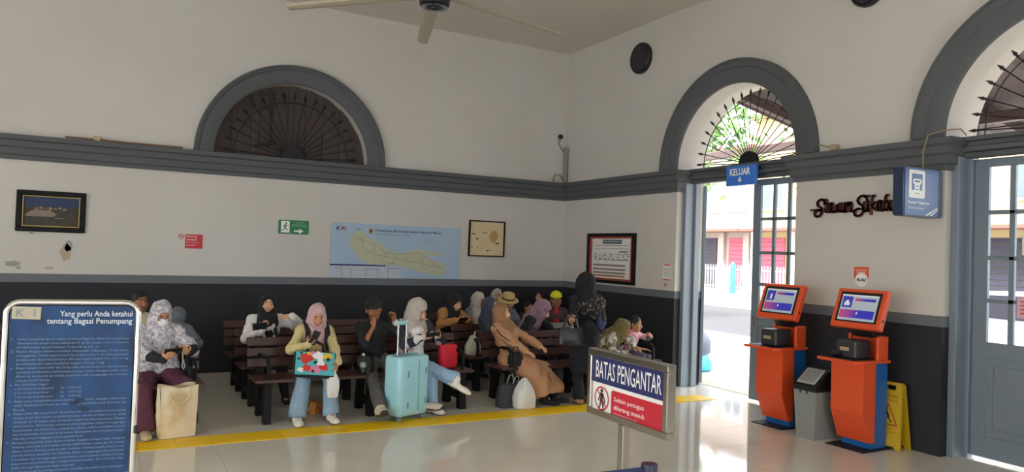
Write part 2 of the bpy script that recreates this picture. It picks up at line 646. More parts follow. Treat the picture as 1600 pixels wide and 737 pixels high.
# ---- fan grilles: spears radiating from a half-round hub
def spear_mesh(r0, r1):
    b = MB()
    b.tube([(r0, 0, 0), (r1 - 0.10, 0, 0)], 0.0065, 6)
    b.lathe([(0.0065, -0.005), (0.016, 0.0), (0.016, 0.012), (0.008, 0.018), (0.020, 0.035), (0.001, 0.10)], 6, Matrix.Translation((r1 - 0.10, 0, 0)) @ Matrix.Rotation(math.pi / 2, 4, 'Y'))
    return b
def grille(parent, f, c, d, z0, r_tip, n, a0=4, a1=176, ring_r=None):
    proto = None
    X0 = Vector(f(1, 0, 0)) - Vector(f(0, 0, 0)); D0 = Vector(f(0, 1, 0)) - Vector(f(0, 0, 0))
    base = Vector(f(c, d, z0))
    for i in range(n):
        a = math.radians(a0 + (a1 - a0) * i / (n - 1))
        if proto is None:
            o = spear_mesh(0.10, r_tip).build('spear', M_IRON, parent); proto = o.data
        else:
            o = bpy.data.objects.new('spear', proto); COL.objects.link(o); o.parent = parent
        x = X0 * math.cos(a) + Vector((0, 0, 1)) * math.sin(a)
        y = D0; z = x.cross(y)
        o.matrix_local = Matrix(((x.x, y.x, z.x, base.x), (x.y, y.y, z.y, base.y), (x.z, y.z, z.z, base.z), (0, 0, 0, 1)))
    b = MB()
    rr = ring_r or r_tip - 0.16
    b.tube([f(c + rr * math.cos(math.pi * i / 32), d, z0 + rr * math.sin(math.pi * i / 32)) for i in range(33)], 0.007, 6)
    b.build('ring', M_IRON, parent)
    b = MB(); pts = circ(0, 0, 0.165, 16, 0, 180)
    vs = [f(c + x, d - 0.02, z0 + z) for x, z in pts] + [f(c + x, d + 0.02, z0 + z) for x, z in pts]
    n_ = len(pts)
    b.raw(vs, [list(range(n_)), list(range(2 * n_ - 1, n_ - 1, -1))] + [[i, (i + 1) % n_, n_ + (i + 1) % n_, n_ + i] for i in range(n_)])
    b.build('hub', M_IRON, parent)

w1 = thing('window_1', 'blind half-round window with iron spear fan over dark boards', None, (0, 0, 0)); structure(w1)
bw = 0.128
for i in range(17):                         # boards close the lunette
    x0 = LU - 1.088 + i * bw - 0.006; x1 = x0 + bw + 0.012
    zt = [max(0.0, 1.09 ** 2 - (x - LU) ** 2) ** 0.5 for x in (x0, x1)]
    zt = [max(zt) + 0.06] * 2
    b = MB(); b.prism([(x0, 3.02), (x1, 3.02), (x1, 3.03 + zt[1] + 0.05), (x0, 3.03 + zt[0] + 0.05)], 0.03, Matrix.Translation((0, YB + 0.2 + 0.031 * (i % 2), 0)))
    b.build('board', M_BOARDS, w1)
grille(w1, FBW, LU, 0.12, 3.05, 0.98, 19)
lw = thing('hanging_bracket', 'black bracket hung on two rods in front of the boarded half-round window', 'bracket', (1.86, YB + 0.07, 3.2))
b = MB(); b.tube([(-0.07, 0, 0), (-0.06, 0, 0.74)], 0.006, 6); b.build('rod', M_IRON, lw)
b = MB(); b.tube([(0.10, 0.0, 0.06), (0.11, 0.0, 0.80)], 0.014, 6); b.build('rod', M_IRON, lw)
b = MB(); b.box((0.02, 0, 0.02), (0.28, 0.04, 0.035), 0.005, rot=rotm('Y', -14)); b.build('bar', M_IRON, lw)

def fanlight(name, c, label):
    w = thing(name, label, None); structure(w)
    grille(w, FRW, c, 0.30, ZS + 0.02, 0.99, 19)
    b = MB(); b.tube([(XW + 0.36, c - 0.95, ZS + 0.10), (XW + 0.36, c + 0.95, ZS + 0.10)], 0.006, 6)
    b.build('tie_rod', M_IRON, w)
fanlight('window_2', A1, 'half-round fanlight of black iron spears above the open exit door')
fanlight('window_3', A2, 'half-round fanlight of black iron spears above the closed panelled door')

# ---- door frames, transoms and leaves
def door_set(name, c, label):
    d = thing(name, label, None); structure(d)
    for s in (-1, 1):
        b = MB()
        b.box((XW + 0.20, c + s * (R_IN - 0.035), 1.43), (0.20, 0.07, 2.86), 0.006)
        b.box((XW + 0.30, c + s * (R_IN - 0.055), 1.43), (0.10, 0.11, 2.86), 0.006)
        b.build('jamb', M_DOOR, d)
    b = MB()
    y0, y1 = c - R_IN, c + R_IN
    for zc, h, xo, t in ((2.875, 0.05, 0.24, 0.12), (2.925, 0.045, 0.21, 0.18), (2.975, 0.05, 0.225, 0.15), (3.02, 0.04, 0.20, 0.20)):
        b.box((XW + xo, c, zc), (t, y1 - y0 - 0.002, h), 0.006)
    b.build('transom', M_GREY, d)
    return d
def leaf(parent, w, name='door_leaf', rows=((0.98, 1.10), (1.51, 1.49), (1.91, 1.89), (2.34, 2.32)), zt=2.84, cols=3, st=0.12, mull=0.045):
    """glazed leaf in local coords: x 0..w along the leaf, y thickness, z up"""
    f = MB(); T = 0.045; z0 = 0.03
    zr = [1.11, 1.50, 1.90, 2.33, 2.76]
    pw = (w - 2 * st - (cols - 1) * mull) / cols
    f.box((st / 2, 0, (z0 + zt) / 2), (st, T, zt - z0), 0.004)
    f.box((w - st / 2, 0, (z0 + zt) / 2), (st, T, zt - z0), 0.004)
    f.box((w / 2, 0, (zr[-1] + zt) / 2), (w - 2 * st, T, zt - zr[-1]), 0.004)
    f.box((w / 2, 0, 1.04), (w - 2 * st, T, 0.14), 0.004)
    f.box((w / 2, 0, z0 + 0.10), (w - 2 * st, T, 0.20), 0.004)
    f.box((w / 2, 0, 0.60), (w - 2 * st, 0.02, 0.80), 0.0)
    for k in range(cols - 1):
        x = st + pw * (k + 1) + mull * (k + 0.5)
        f.box((x, 0, (1.11 + zr[-1]) / 2), (mull, T - 0.008, zr[-1] - 1.11), 0.004)
    for z in zr[1:-1]:
        f.box((w / 2, 0, z), (w - 2 * st, T - 0.008, 0.04), 0.004)
    o = f.build(name, M_DOOR, parent)
    # raised field of the lower panel
    p = MB(); p.box((w / 2, 0, 0.60), (w - 2 * st - 0.12, 0.036, 0.60), 0.012); p.build('panel', M_DOOR, o)
    for k in range(cols):
        x = st + pw * (k + 0.5) + mull * k
        for i in range(4):
            g = MB(); g.box((x, 0, (zr[i] + zr[i + 1]) / 2), (pw, 0.005, zr[i + 1] - zr[i] - 0.03))
            g.build('pane', M_GLASS, o)
    return o
d1 = door_set('door_1', A1, 'tall grey exit door with its left leaf folded open to the street')
lf = leaf(d1, 0.89); lf.location = (XW + 0.31, 6.77, 0); lf.rotation_euler = (0, 0, -math.pi / 2)
lf2 = leaf(d1, 0.89); lf2.location = (XW + 0.50, A1 + R_IN - 0.03, 0); lf2.rotation_euler = (0, 0, FR(46.5))
hk = MB(); hk.box((XW + 0.29, 6.71, 1.02), (0.02, 0.03, 0.14), 0.004); hk.tube([(XW + 0.28, 6.71, 1.05), (XW + 0.24, 6.71, 1.05), (XW + 0.24, 6.62, 1.05)], 0.008, 6)
hk.build('handle', M_STEEL, d1)
d2 = door_set('door_2', A2, 'closed grey double door with small panes at the right edge')
la = leaf(d2, 0.90, st=0.13, mull=0.05); la.location = (XW + 0.31, A2 + 0.905, 0); la.rotation_euler = (0, 0, -math.pi / 2)
lb = leaf(d2, 0.90, st=0.13, mull=0.05); lb.location = (XW + 0.31, A2, 0); lb.rotation_euler = (0, 0, -math.pi / 2)

# plaster damage on the back wall
M_CHIP = mat('bare_plaster', 'b8a890', rough=0.9, var=0.2, vs=40)
M_CHIP2 = mat('bare_render_grey', '9a9b95', rough=0.9, var=0.25, vs=40)
def chip(cx, cz, w, h, m, seed):
    rnd = random.Random(seed); n = 14; P = []
    for i in range(n):
        a = 2 * math.pi * i / n; r = 0.6 + 0.4 * rnd.random()
        P.append((cx + w / 2 * r * math.cos(a), cz + h / 2 * r * math.sin(a)))
    b = MB(); b.prism(P, 0.012, Matrix.Translation((0, YB, 0))); b.build('plaster_patch', m, wall_back)
chip(-0.49, 1.61, 0.16, 0.26, M_CHIP, 3); chip(-0.46, 1.68, 0.10, 0.16, M_CHIP2, 5)
chip(-1.04, 1.45, 0.20, 0.09, M_CHIP2, 8); chip(-0.98, 1.40, 0.07, 0.05, M_CHIP2, 9); chip(-0.86, 1.83, 0.06, 0.03, M_CHIP2, 10)
chip(-0.66, 1.40, 0.12, 0.05, M_CHIP, 11)
# ================================================================== OUTSIDE
M_PAVE = mat('concrete_paving', 'bdb6a8', rough=0.9, var=0.1, vs=2)  # plain concrete colour with slight random variation
M_ROAD = mat('grey_asphalt', '3c3c40', rough=0.9, var=0.15, vs=3)
b = MB(); b.box((10.25, 10, -0.08), (5.6, 60, 0.14)); structure(b.build('pavement', M_PAVE))
b = MB(); b.box((13.1, 10, -0.07), (0.16, 60, 0.18), 0.02); structure(b.build('kerb', mat('kerb_stone', 'c9c5bb', rough=0.9)))
b = MB(); b.box((36, 10, -0.12), (46, 120, 0.14)); structure(b.build('road', M_ROAD))
b = MB(); b.box((23.6, 22, 0.17), (5.0, 60, 0.6)); structure(b.build('pavement', M_PAVE))

# canopy outside the wall: sloping sheet roof, rafters, fascia beam on posts
M_ROOF = mat('old_roof_underside', '5f5552', rough=0.8, var=0.2, vs=5)
M_BEAM = mat('brown_painted_beam', '54423f', rough=0.6)
cp = thing('street_canopy', 'sloping sheet canopy with brown beam along the street outside the doors', 'canopy', (0, 0, 0))
def canopy_z(x): return 4.02 + (7.53 - x) * 0.20
sh = MB()
for i in range(46):
    y0 = 7.4 - i * 0.30; y1 = y0 - 0.30
    for k, (ya, yb_, dz) in enumerate(((y0, y0 - 0.15, 0.03), (y0 - 0.15, y1, -0.0))):
        xa, xb = 7.47, 10.6
        za, zb = canopy_z(xa) + 0.12, canopy_z(xb) + 0.12
        sh.raw([(xa, ya, za + dz), (xb, ya, zb + dz), (xb, yb_, zb + 0.03 - dz), (xa, yb_, za + 0.03 - dz),
                (xa, ya, za + dz + .01), (xb, ya, zb + dz + .01), (xb, yb_, zb + 0.04 - dz), (xa, yb_, za + 0.04 - dz)],
               [(0, 1, 2, 3), (7, 6, 5, 4), (0, 4, 5, 1), (2, 6, 7, 3), (1, 5, 6, 2), (0, 3, 7, 4)])
sh.build('sheet_roof', M_ROOF, cp)
for k, dz in ((0, 0.16), (1, 0.0)):
    b = MB(); xa, xb = 7.47, 10.62; y0 = 7.43 + 0.03 * (1 - k)
    b.raw([(x, y, canopy_z(x) + dz + d_) for y in (y0, y0 + 0.025) for x, d_ in ((xa, -.02), (xb, -.02), (xb, .12), (xa, .12))],
          [(0, 1, 2, 3), (7, 6, 5, 4), (0, 4, 5, 1), (1, 5, 6, 2), (2, 6, 7, 3), (3, 7, 4, 0)])
    b.build('rake_board', mat('purple_grey_board', '6b5c60', rough=0.7), cp)
for y in [7.36 - 1.15 * i for i in range(12)]:
    b = MB(); xa, xb = 7.47, 10.55
    b.raw([(xa, y - .05, canopy_z(xa)), (xb, y - .05, canopy_z(xb)), (xb, y + .05, canopy_z(xb)), (xa, y + .05, canopy_z(xa)),
           (xa, y - .05, canopy_z(xa) + .12), (xb, y - .05, canopy_z(xb) + .12), (xb, y + .05, canopy_z(xb) + .12), (xa, y + .05, canopy_z(xa) + .12)],
          [(0, 3, 2, 1), (4, 5, 6, 7), (0, 1, 5, 4), (2, 3, 7, 6), (1, 2, 6, 5), (0, 4, 7, 3)])
    b.build('rafter', M_BEAM, cp)
b = MB(); b.box((9.3, 4.2, 3.62), (0.12, 19.2, 0.13), 0.01); b.build('beam', M_BEAM, cp)
for y in (13.6, 5.2, 0.2, -4.8):
    b = MB(); b.box((9.3, y, 1.78), (0.12, 0.12, 3.57), 0.01); b.build('post', M_BEAM, cp)

# shophouses across the street
M_PINK = mat('faded_pink_shutter', 'a84658', rough=0.7, var=0.08)
M_SHOPW = mat('cream_shop_wall', '9a8c84', rough=0.9, var=0.05)
M_SHOPY = mat('pale_yellow_shop_wall', 'b39a70', rough=0.9, var=0.05)
M_DARK = mat('dark_shop_opening', '2c2834', rough=0.8)  # shade inside open shopfronts put into a flat dark colour; car windows too
M_TILE_R = mat('rust_roof_tile', '7a5246', rough=0.9, var=0.2)
M_WIN = mat('grey_window_glass', '59626c', rough=0.2)
def shophouse(y0, y1, h, wm, label, shutter, dark=False):
    t = thing('shophouse', label, 'building', (24.5, (y0 + y1) / 2, 0.47))
    w = y1 - y0
    b = MB(); b.box((3, 0, h / 2), (6, w - 0.02, h), 0.0); b.build('wall', wm, t)
    b = MB(); b.box((-0.45, 0, 2.62), (0.95, w - 0.02, 0.12), 0.01); b.build('awning', M_TILE_R, t)
    for s in (-1, 0, 1):
        b = MB(); b.box((-0.08, s * (w / 2 - 0.2), 1.28), (0.2, 0.34, 2.56), 0.01); b.build('pillar', M_WHITE if not dark else wm, t)
    for s in (-1, 1):
        b = MB()
        for k in range(12): b.box((-0.03, s * w / 4, 0.12 + k * 0.19), (0.05, w / 2 - 0.75, 0.175), 0.01)
        b.build('shutter', shutter if s < 0 or not dark else M_DARK, t)  # dark ones stand in for a shaded open shopfront
    for k in range(max(2, int(w / 1.8))):
        y = -w / 2 + (k + 0.5) * w / max(2, int(w / 1.8))
        f = MB(); f.box((-0.02, y, 4.1), (0.08, 1.1, 1.3), 0.01); o = f.build('window', M_WHITE, t)
        for s in (-1, 1):
            g = MB(); g.box((-0.05, y + s * 0.26, 4.1), (0.03, 0.46, 1.12)); g.build('pane', M_WIN, o)
    b = MB(); b.box((2.9, 0, h + 0.1), (6.4, w + 0.1, 0.2), 0.02); b.build('roof', M_TILE_R, t)
    return t
shophouse(22.9, 26.3, 6.2, M_SHOPW, 'cream shophouse with pink roller shutter seen through the open exit door', M_PINK, True)
shophouse(18.6, 22.85, 7.4, M_SHOPY, 'pale yellow shophouse right of the pink shutter, behind the door panes', M_PINK)
shophouse(26.4, 31.0, 5.6, M_SHOPW, 'cream shophouse left of the pink shutter, half behind the tree', M_DARK)
shophouse(11.0, 18.5, 6.5, M_SHOPY, 'long pale yellow shophouse behind the white car', M_DARK)
shophouse(3.0, 10.9, 4.2, mat('blue_grey_shop_wall', '5f6c84', rough=0.9), 'low blue-grey street building behind the closed door panes', M_DARK)

# railing along the far pavement
rl = thing('street_railing', 'white picket railing along the far side of the street', 'railing', (21.8, 21.0, 0.47))
M_RAIL = mat('white_painted_rail', 'd8dadb', rough=0.5)
for z in (0.25, 0.95):
    b = MB(); b.box((0, 0, z), (0.05, 7.4, 0.05)); b.build('rail', M_RAIL, rl)
pk = None
for k in range(50):
    if pk is None:
        b = MB(); b.box((0, 0, 0.55), (0.025, 0.035, 1.1)); o = b.build('picket', M_RAIL, rl); pk = o.data
    else:
        o = bpy.data.objects.new('picket', pk); COL.objects.link(o); o.parent = rl
    o.location = (0, -3.65 + k * 0.149, 0)
b = MB(); b.lathe([(0.11, 0), (0.11, 1.12), (0.06, 1.22), (0.0, 1.24)], 12)
o = b.build('bollard_post', mat('teal_paint', '2f8e98', rough=0.5), smooth=True); o.location = (21.4, 20.95, 0.47)
tag(o, 'teal bollard post in front of the pink shutter across the street', 'post')

# tree
def leaf_cloud(n, c, r, size, seed):
    rnd = np.random.RandomState(seed); vs = []; fs = []
    for i in range(n):
        p = rnd.normal(0, 1, 3); p /= np.linalg.norm(p); p *= (0.35 + 0.65 * rnd.rand()) 
        q = np.array(c) + p * np.array(r)
        a = rnd.normal(0, 1, 3); a /= np.linalg.norm(a); b_ = np.cross(a, rnd.normal(0, 1, 3)); b_ /= np.linalg.norm(b_)
        s = size * (0.6 + 0.8 * rnd.rand())
        k = len(vs)
        vs += [tuple(q - a * s), tuple(q + b_ * s * .45 + np.array([0, 0, .02])), tuple(q + a * s), tuple(q - b_ * s * .45 + np.array([0, 0, .02]))]
        fs.append((k, k + 1, k + 2, k + 3))
    return vs, fs
def tree(name, loc, h, cr_, n, label, green, seed):
    t = thing(name, label, 'tree', loc)
    b = MB(); b.tube([(0, 0, -0.2), (0.05, 0.1, h * .35), (-0.1, 0.15, h * .6)], [0.16, 0.12, 0.08], 8)
    for k in range(5):
        a = k * 1.3
        b.tube([(0, 0.1, h * .45), (0.6 * math.cos(a) * cr_, 0.6 * math.sin(a) * cr_, h * .75)], [0.07, 0.02], 6)
    b.build('trunk', mat('bark', '3d332c', rough=0.9), t)
    b = MB(); rnd = random.Random(seed)
    for k in range(9):
        a = rnd.random() * 6.28; rr = cr_ * 0.62 * rnd.random() ** .5
        vs, fs = leaf_cloud(n // 9, (rr * math.cos(a), rr * math.sin(a), h * (0.50 + 0.42 * rnd.random())), (cr_ * .5, cr_ * .5, cr_ * .42), 0.13, seed * 10 + k)
        b.raw(vs, fs)
    o = b.build('foliage', green, t, recalc=False); o['kind'] = 'stuff'
M_LEAF = mat('mid_green_leaf', '567a3c', rough=0.6, var=0.35, vs=2)  # own green of the nearer tree
M_LEAF2 = mat('deep_leaf', '446a3c', rough=0.6, var=0.35, vs=2)
tree('street_tree', (13.7, 15.7, 0), 6.8, 2.5, 1500, 'leafy green street tree seen through the fanlight and the top left of the exit door', M_LEAF, 4)
tree('street_tree', (17.6, 13.6, 0), 7.2, 1.7, 900, 'second green tree standing further back, right of the first through the fanlight', M_LEAF2, 9)
# bright strap-leaved plant hanging from the canopy beam
pl = thing('hanging_plant', 'bright yellow-green strap-leaved plant hanging from the street canopy behind the fanlight hub', 'plant', (9.3, 8.80, 3.12))
b = MB(); b.lathe([(0.05, 0), (0.11, 0.02), (0.14, 0.14), (0.15, 0.15), (0.12, 0.155)], 14); b.build('pot', mat('clay_pot', 'a4705a', rough=0.8), pl, smooth=True)
b = MB()
for k in range(3): b.tube([(0.14 * math.cos(k * 2.1), 0.14 * math.sin(k * 2.1), 0.15), (0.01, 0, 0.44)], 0.004, 5)
b.build('hanger', M_IRON, pl)
M_PALM = mat('yellow_green_leaf', '86b032', rough=0.5, var=0.2)
for k in range(26):
    a = k * 2.4; up = 0.25 + 0.75 * ((k * 7) % 26) / 26; L = 0.55
    dx, dy = math.cos(a), math.sin(a); b = MB(); vs = []; fs = []
    for i in range(6):
        t = i / 5; r = L * t * (1 - 0.45 * up); z = 0.15 + L * (up * t - 0.55 * (1 - up) * t * t)
        w = 0.024 * math.sin(math.pi * (0.12 + 0.88 * t)) + 0.002
        vs += [(dx * r - dy * w, dy * r + dx * w, z), (dx * r + dy * w, dy * r - dx * w, z)]
    fs = [(2 * i, 2 * i + 2, 2 * i + 3, 2 * i + 1) for i in range(5)]
    b.raw(vs, fs); b.build('leaf', M_PALM, pl, recalc=False)

# white car, traffic cone and pots outside the doors
def car(loc, rz, label, m):
    t = thing('car', label, 'car', loc, rz)
    b = MB()
    prof = [(-2.0, 0.35), (2.0, 0.35), (2.05, 0.62), (1.95, 0.82), (1.1, 0.95), (0.55, 1.42), (-1.2, 1.46), (-1.75, 1.0), (-2.05, 0.9)]
    b.prism(prof, 1.62); b.build('body', m, t)
    for s in (-1, 1):
        b = MB(); b.prism([(-1.45, 0.98), (0.9, 0.98), (0.5, 1.36), (-1.15, 1.39)], 0.02, Matrix.Translation((0, s * 0.815, 0))); b.build('window', M_DARK, t)
        for x in (-1.25, 1.25):
            b = MB(); b.lathe([(0.12, -0.09), (0.31, -0.09), (0.31, 0.09), (0.12, 0.09)], 16, Matrix.Translation((x, s * 0.74, 0.31)) @ Matrix.Rotation(math.pi / 2, 4, 'X')); b.build('wheel', M_BLACK, t)
    return t
car((16.6, 11.2, 0), FR(96), 'white car parked in the street behind the right leaf of the exit door', mat('white_car_paint', 'e9eaec', rough=0.2))
car((13.6, 6.4, 0), FR(84), 'white car parked outside the closed door at the right edge', mat('white_car_paint', 'e9eaec'))
def cone(loc, label):
    t = thing('traffic_cone', label, 'traffic cone', loc)
    b = MB(); b.box((0, 0, 0.02), (0.36, 0.36, 0.04), 0.01); b.build('base', mat('red_plastic', 'c63a34', rough=0.5), t)
    b = MB(); b.lathe([(0.14, 0.04), (0.03, 0.72), (0.0, 0.72)], 14); b.build('cone_body', mat('white_plastic', 'e6e4e0', rough=0.5), t, smooth=True)
cone((10.4, 5.35, 0.0), 'white traffic cone on a red foot outside, seen through the lowest door pane')
for k, (x, y, lb_) in enumerate(((10.7, 5.98, 'left of the white cone'), (10.65, 4.72, 'right of the white cone'))):
    b = MB(); b.lathe([(0.15, 0.0), (0.2, 0.03), (0.32, 0.62), (0.34, 0.66), (0.30, 0.66), (0.28, 0.55)], 16)
    o = b.build('planter', mat('maroon_plastic', '5c1e28', rough=0.5), smooth=True); o.location = (x, y, 0)
    tag(o, 'maroon round planter outside the closed door, ' + lb_, 'planter')

# squatting stack of plastic sacks just outside the exit door
# ================================================================== FIXED SIGNS ON THE WALLS
M_NAVY = mat('navy_print', '27356e', rough=0.5)
M_RED = mat('red_print', 'c9283a', rough=0.5)
M_SIGNB = mat('bright_blue_sign', '3a78d6', rough=0.35)
M_GREEN = mat('green_exit_sign', '1f7a4c', rough=0.4)
M_BLK = mat('black_print', '1b1b1d', rough=0.6)
M_CREAM = mat('aged_paper', 'd9c49c', rough=0.8, var=0.15, vs=4)
M_PAPER = mat('white_paper', 'e8e6df', rough=0.7, var=0.03)
GB = lambda x, z: frame((x, YB, z), (1, 0, 0))               # on the back wall
GR = lambda y, z, off=0.0: frame((XW - off, y, z), (0, -1, 0))   # on the right wall, reading towards the camera

# framed photograph, left
t = thing('framed_photograph', 'dark framed photograph of a hillside complex under a blue sky, far left of back wall', 'picture', (-0.66, YB, 1.85))
w, h = 0.74, 0.51
b = MB()
for x, z, sx, sz in ((0, 0.03, w, 0.06), (0, h - 0.03, w, 0.06), (-w / 2 + 0.03, h / 2, 0.06, h - 0.12), (w / 2 - 0.03, h / 2, 0.06, h - 0.12)):
    b.box((x, -0.02, z), (sx, 0.04, sz), 0.008)
b.build('frame', mat('near_black_frame', '131316', rough=0.55, spec=0.2), t)
b = MB()
for x, z, sx, sz in ((0, 0.07, w - .12, 0.016), (0, h - 0.07, w - .12, 0.016), (-w / 2 + 0.07, h / 2, 0.016, h - 0.14), (w / 2 - 0.07, h / 2, 0.016, h - 0.14)):
    b.box((x, -0.015, z), (sx, 0.02, sz), 0.003)
b.build('gilt_slip', mat('dull_gilt', '9a8450', rough=0.4, metal=0.6), t)
Mx = Matrix.Translation((0, 0, 0))
b = MB(); flat(rect(-0.30, 0.075, 0.30, h - 0.075), Mx, b, -0.006); b.mi(1)
flat([(-0.30, 0.28), (-0.18, 0.33), (0.0, 0.32), (0.14, 0.30), (0.30, 0.33), (0.30, 0.075), (-0.30, 0.075)], Mx, b, -0.0065); b.mi(2)
flat([(-0.28, 0.21), (-0.2, 0.27), (-0.02, 0.275), (0.06, 0.22), (0.02, 0.19), (-0.26, 0.19)], Mx, b, -0.007)
for k in range(7): flat(rect(-0.18 + k * 0.05, 0.275 + 0.008 * (k % 3), -0.145 + k * 0.05, 0.30 + 0.012 * (k % 2)), Mx, b, -0.0072)
flat(rect(0.04, 0.17, 0.13, 0.18), Mx, b, -0.0072)
b.build('photograph', [mat('print_sky_blue', '3d4a66', rough=0.6, spec=0.15, var=0.25, vs=5), mat('print_dark_ground', '4b4742', rough=0.6, spec=0.15, var=0.35, vs=25), mat('print_pale_roof', '8d7f73', rough=0.6, spec=0.15, var=0.2, vs=20)], t, recalc=False)

# no smoking sign
t = thing('no_smoking_sign', 'small red no smoking sign with round pictogram on the back wall', 'sign', (0.80, YB, 1.70))
M0 = Matrix.Identity(4)
b = MB(); b.box((0.195, -0.004, 0.095), (0.22, 0.006, 0.19)); b.build('red_panel', M_RED, t)
b = MB(); ring_faces(b, 0.035, 0.16, 0.030, 0.038, M0, -0.004); flat(stroke_poly((0.01, 0.18), (0.06, 0.14), 0.007), M0, b, -0.0045); b.build('prohibition_ring', M_RED, t, recalc=False)
b = MB(); flat(rect(0.012, 0.156, 0.05, 0.165), M0, b, -0.0035); flat(rect(0.052, 0.156, 0.058, 0.165), M0, b, -0.0035); b.build('cigarette', M_BLK, t, recalc=False)
lettering([('Dilarang', 0.10, 0.145, 0.13, 0.03), ('merokok', 0.10, 0.108, 0.13, 0.026), ('No smoking area', 0.10, 0.075, 0.16, 0.016), ('Terima kasih atas', 0.10, 0.050, 0.12, 0.010), ('perhatian anda', 0.10, 0.034, 0.10, 0.010)], M_WHITE, t, M0, -0.0085)

# emergency exit sign
t = thing('emergency_exit_sign', 'green running man evacuation sign with white arrow on the back wall', 'sign', (2.10, YB, 1.95))
b = MB(); b.prism(rrect(0, 0, 0.43, 0.20, 0.015), 0.012, Matrix.Translation((0, -0.006, 0))); b.build('panel', M_GREEN, t)
b = MB(); flat(rect(0.035, 0.02, 0.155, 0.185), M0, b, -0.0135)
flat(stroke_poly((0.22, 0.045), (0.32, 0.045), 0.022), M0, b, -0.0135); flat([(0.30, 0.012), (0.355, 0.045), (0.30, 0.078), (0.285, 0.068), (0.315, 0.045), (0.285, 0.022)], M0, b, -0.0136)
b.build('doorway_and_arrow', M_WHITE, t, recalc=False)
b = MB(); flat(circ(0.105, 0.152, 0.014, 12), M0, b, -0.0145)
for p, q_, w_ in (((0.098, 0.138), (0.088, 0.09), 0.024), ((0.10, 0.13), (0.128, 0.112), 0.010), ((0.128, 0.112), (0.138, 0.122), 0.009), ((0.094, 0.13), (0.068, 0.118), 0.010), ((0.068, 0.118), (0.062, 0.10), 0.009), ((0.09, 0.092), (0.116, 0.075), 0.013), ((0.116, 0.075), (0.114, 0.045), 0.011), ((0.087, 0.09), (0.074, 0.06), 0.013), ((0.074, 0.06), (0.045, 0.052), 0.011)):
    flat(stroke_poly(p, q_, w_), M0, b, -0.0146)
b.build('running_figure', M_GREEN, t, recalc=False)
lettering([('JALUR', 0.24, 0.150, 0.12, 0.026), ('EVAKUASI', 0.19, 0.112, 0.20, 0.030)], mat('pale_green_print', '8fc7a4', rough=0.5), t, M0, -0.0135)

# railway map panel
t = thing('railway_map_panel', 'pale blue railway map panel of a long yellow island under clear acrylic', 'map', (2.86, YB, 1.335))
mw, mh = 2.10, 0.82
b = MB(); b.box((mw / 2, -0.006, mh / 2), (mw, 0.010, mh), 0.002); b.build('panel', mat('map_sea_blue', 'b7c5d3', rough=0.35, var=0.05, vs=1.5), t)
isl = [(0.28, 0.60), (0.30, 0.50), (0.38, 0.44), (0.44, 0.36), (0.60, 0.29), (0.80, 0.27), (0.98, 0.27), (1.10, 0.25), (1.22, 0.21), (1.40, 0.17), (1.60, 0.13), (1.78, 0.10), (1.87, 0.14), (1.86, 0.24), (1.74, 0.27), (1.62, 0.30), (1.52, 0.36), (1.42, 0.45), (1.28, 0.43), (1.16, 0.40), (1.02, 0.42), (0.88, 0.45), (0.78, 0.53), (0.66, 0.57), (0.56, 0.60), (0.52, 0.66), (0.40, 0.70), (0.34, 0.66)]
b = MB()
isl = [(x, 0.62 - 0.255 * (x - 0.30) + (z - (0.62 - 0.255 * (x - 0.30))) * 1.3 - 0.01) for x, z in isl]
flat(isl, M0, b, -0.0125); flat([(1.46, 0.42), (1.58, 0.37), (1.80, 0.37), (1.84, 0.40), (1.66, 0.43), (1.50, 0.45)], M0, b, -0.0126); flat([(1.49, 0.52), (1.54, 0.52), (1.54, 0.56), (1.50, 0.56)], M0, b, -0.0126)
b.build('island', mat('map_land_yellow', 'd0c6a2', rough=0.4, var=0.12, vs=8), t, recalc=False)
b = MB()
rnd = random.Random(5)
routes = [[(0.33, 0.64), (0.44, 0.58), (0.56, 0.55), (0.68, 0.50), (0.84, 0.40), (1.02, 0.37), (1.22, 0.38), (1.42, 0.40), (1.50, 0.34)], [(0.46, 0.57), (0.50, 0.44), (0.66, 0.36), (0.84, 0.33), (1.02, 0.31), (1.2, 0.27), (1.42, 0.24), (1.60, 0.20), (1.80, 0.16)], [(0.84, 0.40), (0.86, 0.33)], [(1.22, 0.38), (1.20, 0.27)], [(1.50, 0.34), (1.44, 0.24)], [(1.50, 0.34), (1.66, 0.24), (1.80, 0.16)], [(0.68, 0.50), (0.66, 0.36)], [(1.02, 0.37), (1.02, 0.31)]]
for r in routes:
    for p, q_ in zip(r, r[1:]):
        flat(stroke_poly(p, q_, 0.006), M0, b, -0.0135)
        for k in range(3):
            tt = (k + 0.5) / 3; x = p[0] + (q_[0] - p[0]) * tt; z = p[1] + (q_[1] - p[1]) * tt
            flat(rect(x - 0.006, z - 0.006, x + 0.006, z + 0.006), M0, b, -0.014)
b.build('railway_lines', mat('map_line_brown', 'a69a78', rough=0.5), t, recalc=False)
b = MB(); flat(rect(0.0, 0.0, 1.12, 0.175), M0, b, -0.0122); b.build('inset_map', mat('map_inset_grey', 'cfcbd2', rough=0.4, var=0.08, vs=10), t, recalc=False)
b = MB(); flat(rect(0.0, 0.178, 0.86, 0.20), M0, b, -0.0125); b.build('inset_title_bar', M_NAVY, t, recalc=False)
b = MB()
for p, q_ in (((0.18, 0.0), (0.18, 0.17)), ((0.32, 0.0), (0.33, 0.09)), ((0.33, 0.09), (0.30, 0.17)), ((0.55, 0.02), (0.55, 0.16)), ((0.55, 0.13), (0.74, 0.13)), ((0.74, 0.0), (0.74, 0.15)), ((0.90, 0.0), (0.90, 0.17)), ((0.06, 0.13), (0.18, 0.15)), ((0.90, 0.15), (1.12, 0.15))):
    flat(stroke_poly(p, q_, 0.006), M0, b, -0.013)
